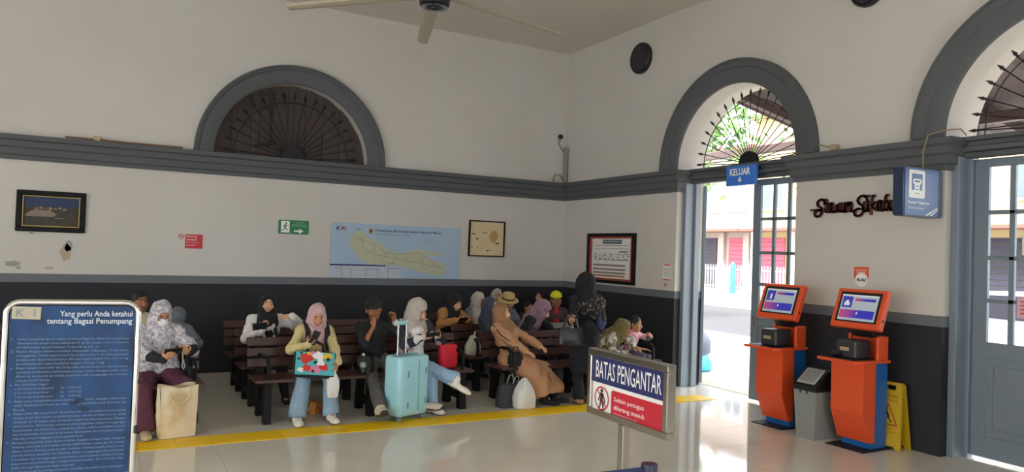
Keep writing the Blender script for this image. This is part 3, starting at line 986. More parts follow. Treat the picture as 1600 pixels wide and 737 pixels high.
b.build('inset_lines', mat('map_line_plum', '6c5a70', rough=0.5), t, recalc=False)
lettering([('Peta Jaringan Jalan Rel dan Stasiun di Jawa dan Madura', 0.68, 0.70, 1.10, 0.045, dict(bold=0.02)), ('Gambar lintas dan daerah operasi kereta api', 0.68, 0.655, 0.56, 0.022), ('LAUT JAWA', 1.50, 0.575, 0.14, 0.018), ('Samudra Hindia', 0.88, 0.215, 0.15, 0.018), ('JAKARTA', 0.36, 0.715, 0.11, 0.022, dict(bold=0.02))], M_NAVY, t, M0, -0.013)
b = MB(); flat(rect(0.575, 0.67, 0.635, 0.745), M0, b, -0.013); b.build('emblem', mat('emblem_gold', 'b8912f', rough=0.5), t, recalc=False)
b = MB(); flat(rect(0.588, 0.70, 0.622, 0.718), M0, b, -0.0135); b.build('emblem_mark', M_BLK, t, recalc=False)
lettering([('K', 0.07, 0.705, 0.055, 0.06, dict(bold=0.04, shear=0.25))], M_NAVY, t, M0, -0.0135, label='navy letter of the railway logo')
lettering([('AI', 0.125, 0.705, 0.085, 0.06, dict(bold=0.04, shear=0.25))], M_RED, t, M0, -0.0135, label='red letters of the railway logo')
b = MB(); b.box((mw / 2, -0.022, mh / 2), (mw + 0.02, 0.004, mh)); b.build('acrylic_cover', glass_mat('clear_acrylic', alpha=0.06), t)

# small old map in a thin frame
t = thing('framed_old_map', 'small yellowed map in a thin dark frame, right of the blue railway map', 'map', (5.11, YB, 1.71))
w, h = 0.66, 0.59
b = MB()
for x, z, sx, sz in ((w / 2, 0.01, w, 0.02), (w / 2, h - 0.01, w, 0.02), (0.012, h / 2, 0.024, h - .04), (w - 0.01, h / 2, 0.02, h - .04)):
    b.box((x, -0.02, z), (sx, 0.04, sz), 0.004)
b.build('frame', mat('near_black_frame', '17171b'), t)
b = MB(); b.box((w / 2, -0.012, h / 2), (w - .03, 0.012, h - .03)); b.build('map_sheet', M_CREAM, t)
b = MB(); flat([(0.37, 0.34), (0.42, 0.42), (0.50, 0.44), (0.54, 0.33), (0.47, 0.22), (0.40, 0.26)], M0, b, -0.0185); b.build('stain', mat('foxed_paper', 'b9935a', rough=0.8, var=0.2), t, recalc=False)
rnd = random.Random(3)
b = MB()
for x, z, ww in ((0.06, 0.36, 0.06), (0.26, 0.38, 0.03), (0.31, 0.385, 0.02), (0.13, 0.28, 0.05), (0.49, 0.215, 0.07), (0.05, 0.15, 0.025), (0.16, 0.135, 0.02), (0.23, 0.13, 0.015), (0.33, 0.09, 0.05), (0.40, 0.095, 0.02)):
    b = MB(); flat(rect(x, z, x + ww, z + 0.016), M0, b, -0.0187); b.build('map_mark', M_BLK, t, recalc=False)

# framed route notice on the right wall
pw, ph = 1.25, 0.79
t = thing('framed_notice', 'white timetable notice in a red and black frame by the corner', 'poster', (XW, 10.02, 1.36), -math.pi / 2)
b = MB()
for x, z, sx, sz in ((pw / 2, 0.025, pw, 0.05), (pw / 2, ph - 0.025, pw, 0.05), (0.03, ph / 2, 0.06, ph - .10), (pw - 0.03, ph / 2, 0.06, ph - .10)):
    b.box((x, -0.025, z), (sx, 0.05, sz), 0.006)
b.build('frame', mat('near_black_frame', '17171b'), t)
b = MB()
for x, z, sx, sz in ((pw / 2, 0.065, pw - .1, 0.03), (pw / 2, ph - 0.065, pw - .1, 0.03), (0.085, ph / 2, 0.05, ph - .16), (pw - 0.085, ph / 2, 0.05, ph - .16)):
    b.box((x, -0.018, z), (sx, 0.03, sz), 0.004)
b.build('red_inner_frame', mat('brick_red_paint', 'a8402f', rough=0.45), t)
b = MB(); b.box((pw / 2, -0.008, ph / 2), (pw - .2, 0.01, ph - .14)); b.build('sheet', M_PAPER, t)
b = MB(); flat(rect(0.40, 0.625, 0.90, 0.69), M0, b, -0.0135); b.build('title_bar', mat('slate_teal_print', '3f6170', rough=0.5), t, recalc=False)
b = MB()
for z in (0.595, 0.545): flat(rect(0.17, z, 1.08, z + 0.006), M0, b, -0.0135)
for x0, x1, z in ((0.86, 1.08, 0.505), (0.82, 1.04, 0.485), (0.18, 1.06, 0.365)): flat(rect(x0, z, x1, z + 0.010), M0, b, -0.0135)
rnd = random.Random(11)
for i in range(4):
    x = 0.18
    while x < 1.04:
        ww = 0.02 + 0.07 * rnd.random(); flat(rect(x, 0.385 + i * 0.024, x + ww, 0.395 + i * 0.024), M0, b, -0.0135); x += ww + 0.02 + 0.08 * rnd.random()
for x in (0.18, 0.32, 0.5, 0.62, 0.78, 0.95, 1.06): flat(rect(x, 0.37, x + 0.006, 0.48), M0, b, -0.0136)
for x in (0.24, 0.44): flat(rect(x, 0.335, x + 0.08, 0.342), M0, b, -0.0135)
b.build('table_print', mat('dark_grey_print', '55534f', rough=0.6), t, recalc=False)
b = MB()
for z in (0.27, 0.205, 0.15): flat(rect(0.15, z, 1.0, z + 0.03), M0, b, -0.0135)
b.build('text_bars', mat('warm_grey_print', '8a8278', rough=0.6), t, recalc=False)
b = MB(); flat(rect(0.17, 0.105, 0.98, 0.13), M0, b, -0.0135); b.build('orange_bar', mat('burnt_orange_print', 'b0683a', rough=0.6), t, recalc=False)
lettering([('JADWAL PERJALANAN KERETA API', 0.43, 0.645, 0.44, 0.026)], M_WHITE, t, M0, -0.0145)

# small paper notice by the exit door
t = thing('paper_notice', 'small white notice with red top edge beside the exit door', 'notice', (XW, 8.15, 1.44), -math.pi / 2)
b = MB(); b.box((0.085, -0.002, 0.15), (0.17, 0.003, 0.24)); b.build('sheet', M_PAPER, t)
b = MB(); flat(rect(0.01, 0.245, 0.16, 0.262), M0, b, -0.0045); flat(rect(0.01, 0.035, 0.16, 0.05), M0, b, -0.0045); b.build('red_bands', M_RED, t, recalc=False)
b = MB()
for k in range(7): flat(rect(0.02, 0.08 + k * 0.021, 0.15, 0.087 + k * 0.021), M0, b, -0.0045)
b.build('print_lines', mat('pale_grey_print', 'a9a7a8', rough=0.6), t, recalc=False)
b = MB(); b.box((0.06, -0.002, -0.03), (0.07, 0.003, 0.04)); b.build('sticker', mat('faded_red_sticker', 'b9807c', rough=0.6), t)

# hanging exit sign KELUAR
t = thing('exit_sign', 'blue hanging exit sign with white lettering and arrow over the open door', 'sign', (XW - 0.02, 6.93, 2.74), -math.pi / 2)
b = MB(); b.box((0.24, 0, 0.125), (0.48, 0.06, 0.25), 0.006); b.build('panel', M_SIGNB, t)
lettering([('KELUAR', 0.07, 0.125, 0.34, 0.09, dict(bold=0.03))], M_WHITE, t, M0, -0.033)
b = MB(); flat([(0.24, 0.035), (0.28, 0.068), (0.258, 0.068), (0.258, 0.10), (0.222, 0.10), (0.222, 0.068), (0.20, 0.068)], M0, b, -0.033); b.build('arrow', M_WHITE, t, recalc=False)
for x in (0.08, 0.40):
    b = MB(); b.box((x, 0.09, 0.22), (0.02, 0.14, 0.02)); b.build('mounting_bracket', M_IRON, t)

# cut-out script lettering: strokes swept as flat wooden ribbons
t = thing('wooden_lettering', 'dark brown cut-out script lettering spelling the station name on the right wall', 'lettering', (XW - 0.02, 5.60, 2.36), -math.pi / 2)
M_SCR = mat('dark_brown_painted_wood', '6e403a', rough=0.5, var=0.1)
def script(name, strokes, w):
    b = MB()
    for s in strokes:
        P = []
        for i in range(len(s) - 1):          # catmull-rom smoothing
            p0 = s[max(i - 1, 0)]; p1 = s[i]; p2 = s[i + 1]; p3 = s[min(i + 2, len(s) - 1)]
            for k in range(5):
                u = k / 5
                P.append(tuple(0.5 * (2 * p1[a] + (p2[a] - p0[a]) * u + (2 * p0[a] - 5 * p1[a] + 4 * p2[a] - p3[a]) * u * u + (3 * p1[a] - p0[a] - 3 * p2[a] + p3[a]) * u ** 3) for a in (0, 1)))
        P.append(s[-1])
        for p, q_ in zip(P, P[1:]):
            if abs(p[0] - q_[0]) + abs(p[1] - q_[1]) < 1e-6: continue
            d = ((q_[0] - p[0]), (q_[1] - p[1])); L = math.hypot(*d); e_ = 0.3 * w / L
            b.prism(stroke_poly((p[0] - d[0] * e_, p[1] - d[1] * e_), (q_[0] + d[0] * e_, q_[1] + d[1] * e_), w), 0.03)
    return b.build(name, M_SCR, t, recalc=False)
def S_(x, s=1.0):
    g = lambda a, c_: (x + a * s, c_ * s)
    return [[g(0.175, 0.10), g(0.16, 0.155), g(0.11, 0.165), g(0.065, 0.13), g(0.075, 0.085), g(0.12, 0.06), g(0.135, 0.01), g(0.10, -0.045), g(0.045, -0.05), g(0.025, -0.01), g(0.06, 0.025), g(0.11, 0.02)],
            [g(0.14, 0.15), g(0.19, 0.16)]]
def n_(x, h=0.075): return [(x, 0.0), (x + 0.008, h), (x + 0.010, h * .6), (x + 0.035, h), (x + 0.048, h * .7), (x + 0.046, 0.0), (x + 0.066, 0.012)]
def u_(x, h=0.075): return [(x, h), (x + 0.0, 0.02), (x + 0.02, -0.003), (x + 0.042, 0.03), (x + 0.046, h), (x + 0.046, 0.0), (x + 0.066, 0.012)]
def a_(x, h=0.07): return [(x + 0.046, h * .85), (x + 0.02, h), (x, h * .45), (x + 0.018, 0.0), (x + 0.044, h * .5), (x + 0.048, h), (x + 0.048, 0.0), (x + 0.066, 0.012)]
def i_(x, h=0.075): return [(x, h), (x, 0.01), (x + 0.024, 0.01)]
def s_(x): return [(x - 0.01, 0.0), (x + 0.03, 0.078), (x + 0.042, 0.03), (x + 0.02, 0.0), (x, 0.012)]
H_ = 0.098
ws = S_(0.0, 0.88) + [[(-0.03, 0.03), (0.06, 0.030), (0.12, 0.032)]]
ws += [[(0.175, 0.135), (0.162, 0.02), (0.19, 0.0)], [(0.14, 0.095), (0.205, 0.098)]]
ws += [a_(0.205, H_), s_(0.282), i_(0.338, H_), u_(0.368, H_), n_(0.440, H_)]
script('word', ws, 0.021)
ws = S_(0.50, 0.98)
ws += [u_(0.640, H_), [(0.715, -0.04), (0.725, 0.135), (0.755, 0.155)], [(0.775, 0.09), (0.73, 0.05), (0.78, 0.0)], a_(0.79, H_), [(0.868, 0.0), (0.878, 0.135), (0.905, 0.155)], [(0.872, 0.07), (0.898, 0.098), (0.918, 0.05), (0.898, 0.0), (0.87, 0.01)], u_(0.93, H_), n_(1.0, H_), n_(1.046, H_), i_(1.118, H_)]
script('word', ws, 0.021)

# blue projecting box sign, square to the wall
t = thing('counter_sign', 'blue projecting box sign with white ticket machine pictogram under the cornice', 'sign', (6.33, 4.19, 2.26))
M_SBLUE = mat('steel_blue_sign_face', '3f6296', rough=0.4, var=0.04)
M_SDARK = mat('dark_navy_sign_side', '20304f', rough=0.4)
b = MB(); b.prism(rrect(0.0, 0.0, 0.60, 0.455, 0.035), 0.10, Matrix.Translation((0, 0.0, 0))); b.build('casing', M_SDARK, t)
b = MB(); b.prism(rrect(0.02, 0.012, 0.53, 0.445, 0.02), 0.008, Matrix.Translation((0, -0.052, 0))); b.build('face', M_SBLUE, t)
b = MB(); b.box((0.615, 0, 0.22), (0.03, 0.06, 0.30)); b.build('wall_bracket', M_SDARK, t)
MS = Matrix.Translation((0.045, 0, -0.02)) @ Matrix.Diagonal((1.35, 1, 1.02, 1)).to_4x4()
b = MB(); flat(rrect(0.02, 0.185, 0.20, 0.44, 0.015), MS, b, -0.058); b.build('pictogram_plate', M_WHITE, t, recalc=False)
b = MB(); flat(rrect(0.05, 0.255, 0.17, 0.405, 0.008), MS, b, -0.059); b.build('pictogram_window', M_SBLUE, t, recalc=False)
b = MB(); flat(rrect(0.062, 0.31, 0.158, 0.36, 0.02), MS, b, -0.060); flat(rect(0.082, 0.235, 0.138, 0.335), MS, b, -0.0602); b.build('pictogram_ticket', M_WHITE, t, recalc=False)
b = MB(); flat(rrect(0.078, 0.328, 0.142, 0.345, 0.008), MS, b, -0.061); flat(rect(0.102, 0.285, 0.118, 0.30), MS, b, -0.061); flat(rect(0.095, 0.258, 0.125, 0.268), MS, b, -0.061); flat(rect(0.085, 0.222, 0.135, 0.229), MS, b, -0.061)
b.build('pictogram_details', M_SBLUE, t, recalc=False)
lettering([('Konter Pelaporan', 0.015, 0.125, 0.24, 0.034, dict(bold=0.025)), ('Check-in Counter', 0.015, 0.085, 0.18, 0.024)], M_WHITE, t, MS, -0.0575)
b = MB(); flat([(0.21, 0.035), (0.24, 0.035), (0.355, 0.11), (0.35, 0.115)], MS, b, -0.0575); flat([(0.26, 0.035), (0.285, 0.035), (0.36, 0.095), (0.355, 0.10)], MS, b, -0.0575); b.build('white_stripes', M_WHITE, t, recalc=False)

# orange sticker above the kiosks
t = thing('wall_sticker', 'orange and white round-tailed sticker on the wall above the right kiosk', 'sticker', (XW, 5.08, 1.56), -math.pi / 2)
b = MB(); b.box((0.085, -0.002, 0.15), (0.17, 0.003, 0.12)); b.build('orange_panel', M_ORANGE, t)
b = MB(); flat(circ(0.09, 0.075, 0.075, 24), M0, b, -0.0045); b.build('white_disc', M_WHITE, t, recalc=False)
lettering([('KAI', 0.035, 0.058, 0.10, 0.035, dict(bold=0.04, shear=0.2))], M_NAVY, t, M0, -0.0055)
lettering([('REGISTRASI', 0.02, 0.17, 0.13, 0.016), ('BOARDING', 0.03, 0.145, 0.11, 0.016)], M_WHITE, t, M0, -0.0045)

# round wall speakers
def speaker(y, z, r, label):
    t = thing('wall_speaker', label, 'speaker', (XW, y, z), -math.pi / 2, 'round black wall speakers')
    b = MB(); b.lathe([(r, 0.0), (r, 0.05), (r - 0.02, 0.07), (r - 0.03, 0.06), (0.0, 0.066)], 32, Matrix.Rotation(math.pi / 2, 4, 'X')); b.build('casing', M_BLACK, t, smooth=True)
    b = MB(); b.lathe([(0.0, 0.066), (r - 0.035, 0.064), (r - 0.04, 0.072), (0, 0.078)], 28, Matrix.Rotation(math.pi / 2, 4, 'X')); b.build('grille', mat('speaker_cloth', '2c2c30', rough=0.8, bump=0.3, bs=150), t, smooth=True)
speaker(8.77, 4.80, 0.235, 'round black wall speaker high up near the corner')
speaker(4.98, 4.73, 0.20, 'round black wall speaker cut by the top edge between the two arches')

# conduit, cable and camera in the corner
t = thing('security_camera', 'small dark security camera on a grey conduit rising from the cornice in the corner', 'camera', (6.76, YB, 3.04))
b = MB(); b.tube([(0.15, -0.06, 0.0), (0.16, -0.05, 0.62)], [0.032, 0.04], 10); b.build('conduit', mat('grey_pvc', '8e8880', rough=0.6), t, smooth=True)
b = MB(); b.tube([(0.14, -0.06, 0.5), (0.06, -0.05, 0.58), (0.0, -0.05, 0.68), (0.02, -0.06, 0.76)], 0.012, 6); b.tube([(0.12, -0.06, 0.02), (0.04, -0.07, 0.12), (-0.06, -0.06, 0.13), (-0.1, -0.06, 0.0)], 0.014, 6); b.build('cable', mat('grey_pvc', '8e8880'), t, smooth=True)
b = MB(); b.ball((0.02, -0.07, 0.79), (0.045, 0.05, 0.045), 12); b.build('camera_head', M_BLACK, t, smooth=True)

# junction boxes and loose cable on the cornice
for i, (p, lb_) in enumerate((((0.0 - 0.20, YB - 0.08, 3.06), 'small beige junction box on the back cornice above the framed photograph'), ((XW - 0.08, 5.30, 3.06), 'small ochre junction box on the right cornice between the arches'))):
    b = MB(); b.box((0, 0, 0), (0.08, 0.08, 0.06), 0.008); o = b.build('junction_box', mat('beige_plastic', 'b09a76', rough=0.6)); o.location = p
    tag(o, lb_, 'junction box')
b = MB(); b.tube([(XW - 0.06, 5.34, 3.06), (XW - 0.05, 5.55, 3.13), (XW - 0.04, 5.75, 3.06), (XW - 0.10, 5.84, 3.05)], 0.006, 6); o = b.build('loose_cable', mat('tan_cable', '8d7c63', rough=0.6), smooth=True)
tag(o, 'thin tan cable arching over the right cornice from the junction box', 'cable')
b = MB(); b.tube([(XW - 0.145, 4.26, 2.74), (XW - 0.15, 4.26, 2.90), (XW - 0.14, 4.22, 3.06), (XW - 0.05, 4.10, 3.10), (XW + 0.04, 4.02, 3.11), (XW + 0.09, 3.99, 3.05)], 0.007, 6); o = b.build('loose_cable', mat('tan_cable', '8d7c63'), smooth=True)
tag(o, 'thin tan cable looping over the cornice end beside the closed door', 'cable')
b = MB(); b.tube([(-0.55, YB - 0.07, 3.05), (-0.2, YB - 0.1, 3.045), (0.2, YB - 0.1, 3.04), (0.8, YB - 0.08, 3.045)], 0.012, 6); o = b.build('loose_cable', mat('rusty_cable', '7a5a44', rough=0.8), smooth=True)
tag(o, 'rusty brown cable lying along the back cornice at the left', 'cable')

# paper notices on the closed door
for i, (y, z, h, lb_) in enumerate(((3.565, 1.93, 0.22, 'white no entry notice taped to the closed door pane'), (3.60, 1.36, 0.20, 'pink paper notice taped to a lower pane of the closed door'))):
    t = thing('door_notice', lb_, 'notice', (XW + 0.28, y + 0.02, z), -math.pi / 2)
    b = MB(); b.box((0.12, 0, h / 2), (0.24, 0.003, h)); b.build('sheet', M_PAPER if i == 0 else mat('pink_paper', 'dcaebb', rough=0.7), t)
    if i == 0:
        b = MB(); ring_faces(b, 0.11, 0.14, 0.045, 0.055, M0, -0.003); flat(stroke_poly((0.08, 0.17), (0.14, 0.11), 0.01), M0, b, -0.0032); b.build('red_ring', M_RED, t, recalc=False)
        lettering([('PINTU', 0.03, 0.055, 0.10, 0.02), ('DITUTUP', 0.03, 0.025, 0.13, 0.02)], M_BLK, t, M0, -0.003)
    else:
        b = MB()
        for k in range(4): flat(rect(0.03, 0.04 + k * 0.035, 0.21, 0.05 + k * 0.035), M0, b, -0.003)
        b.build('print_lines', M_RED, t, recalc=False)

# ================================================================== CEILING FAN
HX, HY, HZ = 2.59, 6.40, 4.2
t = thing('ceiling_fan', 'large ceiling fan with long pale blades and a dark motor hub', 'ceiling fan', (HX, HY, HZ))
b = MB(); b.tube([(0, 0, 0.1), (0, 0, ZC - HZ)], 0.035, 12); b.build('down_rod', M_STEEL, t)
b = MB(); b.lathe([(0.09, ZC - HZ - 0.10), (0.12, ZC - HZ), (0, ZC - HZ)], 20); b.build('canopy', M_WHITE, t, smooth=True)
b = MB(); b.lathe([(0.0, -0.12), (0.10, -0.12), (0.14, -0.10), (0.148, -0.05), (0.148, 0.04), (0.11, 0.08), (0.05, 0.14)], 32); hb = b.build('motor', mat('dark_grey_metal', '2a2d33', rough=0.4, metal=0.5), t, smooth=True)
b = MB()
for k in range(28):
    a = 2 * math.pi * k / 28
    b.box((0, 0, 0), (0.045, 0.006, 0.006), M=Matrix.Rotation(a, 4, 'Z') @ Matrix.Translation((0.105, 0, -0.121)))
b.build('vent_slot', mat('pale_grey_metal', '8d9096', rough=0.4, metal=0.4), hb)
b = MB(); b.lathe([(0.0, -0.135), (0.035, -0.132), (0.04, -0.12), (0, -0.118)], 16); b.build('hub_cap', M_BLACK, hb, smooth=True)
M_BLADE = mat('pale_anodised_blade', 'b5ab97', rough=0.4, metal=0.1, var=0.04)
bm_ = None
for k in range(6):
    a = FR(12.3 + 60 * k)
    if bm_ is None:
        b = MB(); sec = [(-0.075, 0.012), (-0.04, -0.008), (0.0, -0.014), (0.05, -0.010), (0.08, 0.010), (0.05, 0.002), (0.0, 0.004), (-0.04, 0.008)]
        vs = [(0.16, y, z) for y, z in sec] + [(1.63, y * 0.8, z) for y, z in sec]; n8 = len(sec)
        b.raw(vs, [list(range(n8)), list(range(2 * n8 - 1, n8 - 1, -1))] + [[i, (i + 1) % n8, n8 + (i + 1) % n8, n8 + i] for i in range(n8)], Matrix.Rotation(FR(14), 4, 'X'))
        b.box((0.16, 0, 0.02), (0.16, 0.06, 0.012), 0.003)
        o = b.build('blade', M_BLADE, t); bm_ = o.data
    else:
        o = bpy.data.objects.new('blade', bm_); COL.objects.link(o); o.parent = t
    o.rotation_euler = (0, 0, a)
# ================================================================== TACTILE STRIP
ts = thing('tactile_strip', 'yellow tactile guiding strip along the front bench row to the exit', 'tactile paving', (0, 0, 0))
b = MB(); b.box((0, 0, 0.004), (0.297, 0.318, 0.006), 0.002)
for k in range(4): b.box((0, -0.117 + k * 0.078, 0.0072), (0.276, 0.062, 0.0022), 0.001)
tl0 = b.build('tile', M_YELLOW, ts); tl0.location = (-1.37, 7.13, 0)
for k in range(1, 28):
    o = bpy.data.objects.new('tile', tl0.data); COL.objects.link(o); o.parent = ts
    o.location = (-1.37 + k * 0.3, 7.13 + 0.002 * ((k * 7) % 3 - 1), 0.0006 * ((k * 5) % 3))

# ================================================================== BENCHES
def make_bench():
    t = thing('slatted_bench', '-', 'bench')
    L = 2.4
    for k in range(5):
        b = MB(); b.box((0, -0.21 + k * 0.098, 0.425 - 0.012 * (k / 4)), (L, 0.088, 0.034), 0.006); b.build('seat_slat', M_WOOD, t)
    for k in range(3):
        z = 0.535 + k * 0.108; y = 0.245 + 0.035 + (z - 0.45) * 0.22
        b = MB(); b.box((0, y, z), (L, 0.03, 0.092), 0.006, rot=rotm('X', -12)); b.build('back_slat', M_WOOD, t)
    for x in (-1.07, 0.0, 1.07):
        f = MB()
        T = 0.075
        Mx = Matrix.Translation((x, 0, 0)) @ Matrix.Rotation(math.pi / 2, 4, 'Z')   # prism x -> world y
        def P(poly): f.prism(poly, T, Mx)
        P([(-0.26, 0.0), (-0.16, 0.0), (-0.16, 0.03), (-0.13, 0.39), (-0.23, 0.39)])
        P([(0.15, 0.03), (0.16, 0.0), (0.26, 0.0), (0.21, 0.39), (0.12, 0.39)])
        P([(-0.17, 0.11), (0.18, 0.11), (0.175, 0.165), (-0.165, 0.165)])
        P([(-0.25, 0.36), (0.24, 0.345), (0.26, 0.385), (-0.25, 0.408)])
        P([(0.24, 0.345), (0.32, 0.385), (0.415, 0.80), (0.372, 0.80)])
        f.build('side_frame', M_CAST, t)
        a = MB()
        a.tube([(x, -0.20, 0.40), (x, -0.225, 0.50), (x, -0.215, 0.60), (x, -0.16, 0.645), (x, 0.02, 0.645), (x, 0.16, 0.63), (x, 0.30, 0.62)], 0.022, 8)
        a.build('armrest', M_CAST, t, smooth=True)
    return t
bench0 = make_bench()
BX = {'a': -0.35, 'b': 2.51, 'd': 5.28}
BY = [7.81, 8.71, 9.61, 10.36]
bn = {('a', 0): 'dark slatted bench behind the cream tote bag, partly behind the blue board',
      ('a', 1): 'dark slatted bench in the row behind the masked woman',
      ('a', 2): 'dark slatted bench by the back wall behind the blue board',
      ('b', 0): 'dark slatted bench carrying the cardigan woman, man in cap and suitcase neighbours',
      ('b', 1): 'dark slatted bench carrying the woman in black hijab and white shirt',
      ('b', 2): 'dark slatted bench against the back wall under the blue railway map',
      ('d', 0): 'dark slatted bench carrying the woman in brown dress and the small boy',
      ('d', 1): 'dark slatted bench carrying the navy hijab and mauve hijab women',
      ('d', 2): 'dark slatted bench carrying the yellow cap man and straw hat person',
      ('d', 3): 'dark slatted bench against the back wall in the corner under the framed notice'}
for i, ((c_, r), lb_) in enumerate(bn.items()):
    o = bench0 if i == 0 else copy_tree(bench0)
    o.location = (BX[c_], BY[r], 0)
    tag(o, lb_, 'bench', 'slatted waiting hall benches')

# ================================================================== LUGGAGE AND BAGS
# light blue suitcase
def rcase(b, w, d, z0, z1, r, M=None, n=5):
    """upright rounded box: plan w x d with corner radius r, softened top and bottom"""
    P = rrect(-w / 2, -d / 2, w / 2, d / 2, r, n); k = len(P)
    lv = [(z0, 0.93), (z0 + 0.008, 0.97), (z0 + 0.03, 1.0), (z1 - 0.03, 1.0), (z1 - 0.008, 0.97), (z1, 0.90)]
    vs = []; fs = []
    for z, s in lv:
        for x, y in P: vs.append((x * s, y * (1 - (1 - s) * w / d), z))
    for i in range(len(lv) - 1):
        for j in range(k): fs.append([i * k + j, i * k + (j + 1) % k, (i + 1) * k + (j + 1) % k, (i + 1) * k + j])
    fs.append(list(range(k))[::-1]); fs.append([(len(lv) - 1) * k + j for j in range(k)])
    return b.raw(vs, fs, M)
M_CASE = mat('light_blue_abs_shell', 'a2d6e0', rough=0.35, var=0.02)
M_CASE2 = mat('blue_grey_trim', '6f9ba6', rough=0.5)
t = thing('suitcase', 'light blue wheeled suitcase with raised handle between the seated man and woman', 'suitcase', (2.80, 7.31, 0.0085), FR(20))
b = MB(); rcase(b, 0.42, 0.27, 0.06, 0.67, 0.055); b.build('shell', M_CASE, t, smooth=True)
b = MB()
b.tube([(0.0 + 0.05, -0.135, 0.10), (0.05, -0.139, 0.36), (0.05, -0.135, 0.62)], 0.004, 6); b.tube([(0.05, -0.135, 0.62), (0.05, -0.09, 0.674), (0.05, 0.1, 0.674)], 0.004, 6)
b.build('zip', M_CASE2, t)
for x, z in ((-0.09, 0.49), (-0.09, 0.17), (0.15, 0.51), (0.15, 0.20)):
    b = MB(); b.box((x, -0.136, z), (0.022, 0.012, 0.07), 0.004); b.build('corner_stud', M_CASE2, t)
b = MB(); b.box((-0.10, -0.02, 0.672), (0.19, 0.11, 0.02), 0.006); b.build('handle_socket', M_CASE2, t)
for s in (-1, 1):
    b = MB(); b.tube([(-0.10 + s * 0.055, -0.02, 0.62), (-0.10 + s * 0.055, -0.02, 1.0)], 0.0095, 10); b.build('handle_tube', mat('silver_tube', 'c9ccd0', rough=0.25, metal=0.8), t, smooth=True)
b = MB(); b.box((-0.10, -0.02, 1.015), (0.15, 0.034, 0.045), 0.014); b.build('handle_grip', M_CASE, t)
for x in (-0.16, 0.16):
    for y in (-0.09, 0.09):
        w_ = MB(); w_.lathe([(0.012, -0.012), (0.03, -0.012), (0.03, 0.012), (0.012, 0.012)], 14, Matrix.Translation((x, y, 0.031)) @ Matrix.Rotation(math.pi / 2, 4, 'X')); w_.box((x, y, 0.055), (0.03, 0.035, 0.03), 0.008)
        w_.build('wheel', mat('grey_wheel', '74858c', rough=0.5), t)

# soft bag: an open or tied sack made of levels
def sack(name, levels, m, n=20, seed=1, amp=0.02, parent=None, closed_top=True):
    """levels: (z, rx, ry, cx, cy)"""
    rnd = random.Random(seed); ph = [rnd.random() * 6.28 for _ in range(6)]
    vs = []; fs = []
    for i, (z, rx, ry, cx, cy) in enumerate(levels):
        for k in range(n):
            a = 2 * math.pi * k / n
            ca, sa = math.cos(a), math.sin(a)
            e_ = 0.55
            x = rx * math.copysign(abs(ca) ** e_, ca); y = ry * math.copysign(abs(sa) ** e_, sa)
            w = 1 + amp / max(rx, 0.02) * (math.sin(3 * a + ph[0] + z * 9) + 0.6 * math.sin(7 * a + ph[1] - z * 14)) * min(1, i * .5)
            vs.append((cx + x * w, cy + y * w, z + amp * 0.4 * math.sin(5 * a + ph[2]) * min(1, i * .4)))
    for i in range(len(levels) - 1):
        for k in range(n): fs.append([i * n + k, i * n + (k + 1) % n, (i + 1) * n + (k + 1) % n, (i + 1) * n + k])
    fs.append(list(range(n))[::-1])
    if closed_top: fs.append([(len(levels) - 1) * n + k for k in range(n)])
    b = MB(); b.raw(vs, fs)
    return b.build(name, m, parent, smooth=True)

# sacks on the pavement outside the exit door
o = sack('plastic_sack', [(0, .16, .13, 0, 0), (.03, .20, .16, 0, 0), (.14, .19, .15, 0, 0), (.26, .12, .10, 0, 0)], mat('bright_blue_plastic', '3fb0dc', rough=0.3), amp=.012, seed=31)
o.location = (8.42, 8.92, -0.01); tag(o, 'bright blue plastic sack on the pavement outside the exit door', 'sack')
o = sack('plastic_sack', [(0, .13, .12, 0, 0), (.03, .17, .15, 0, 0), (.22, .16, .14, 0, 0), (.36, .09, .08, 0, 0), (.42, .04, .03, 0, 0)], mat('slate_grey_plastic', '6a7486', rough=0.4), amp=.012, seed=33)
o.location = (8.42, 8.93, 0.262); tag(o, 'slate grey sack on top of the blue sack outside the exit door', 'sack')

# cream tote bag
t = thing('tote_bag', 'large cream paper tote bag with brown stains standing on the yellow strip', 'bag', (0.60, 7.38, 0.01), FR(8))
M_TOTE = pattern_mat('stained_cream_nonwoven', ['cdb488', 'd9c8a6', 'dfd0b2', 'ddcdb0'], scale=4.0, kind='noise', rough=0.85)
b = MB()
w, d, h = 0.31, 0.15, 0.46
nx = 9
def tface(x0, y0, x1, y1, seedk):
    vs = []; fs = []
    for i in range(nx):
        u = i / (nx - 1)
        for j in range(nx):
            v = j / (nx - 1)
            x = x0 + (x1 - x0) * u; y = y0 + (y1 - y0) * u
            bl = math.sin(math.pi * u) * 0.018 * math.sin(2.2 * v + seedk) + 0.006 * math.sin(9 * u + 5 * v + seedk)
            nx_, ny_ = (y1 - y0), -(x1 - x0); L = math.hypot(nx_, ny_)
            tp = 1 + 0.04 * (v - .5)
            vs.append(((x + nx_ / L * bl) * tp, y + ny_ / L * bl, h * v + (0.012 * math.sin(7 * u + seedk) * v)))
    for i in range(nx - 1):
        for j in range(nx - 1): fs.append([i * nx + j, (i + 1) * nx + j, (i + 1) * nx + j + 1, i * nx + j + 1])
    b.raw(vs, fs)
cs = [(-w / 2, -d / 2), (w / 2, -d / 2), (w / 2, d / 2), (-w / 2, d / 2)]
for k in range(4): tface(*cs[k], *cs[(k + 1) % 4], k * 0.0 + 0.7)
b.raw([(x, y, 0.0) for x, y in cs], [(3, 2, 1, 0)])
b.build('bag_body', M_TOTE, t, smooth=True)
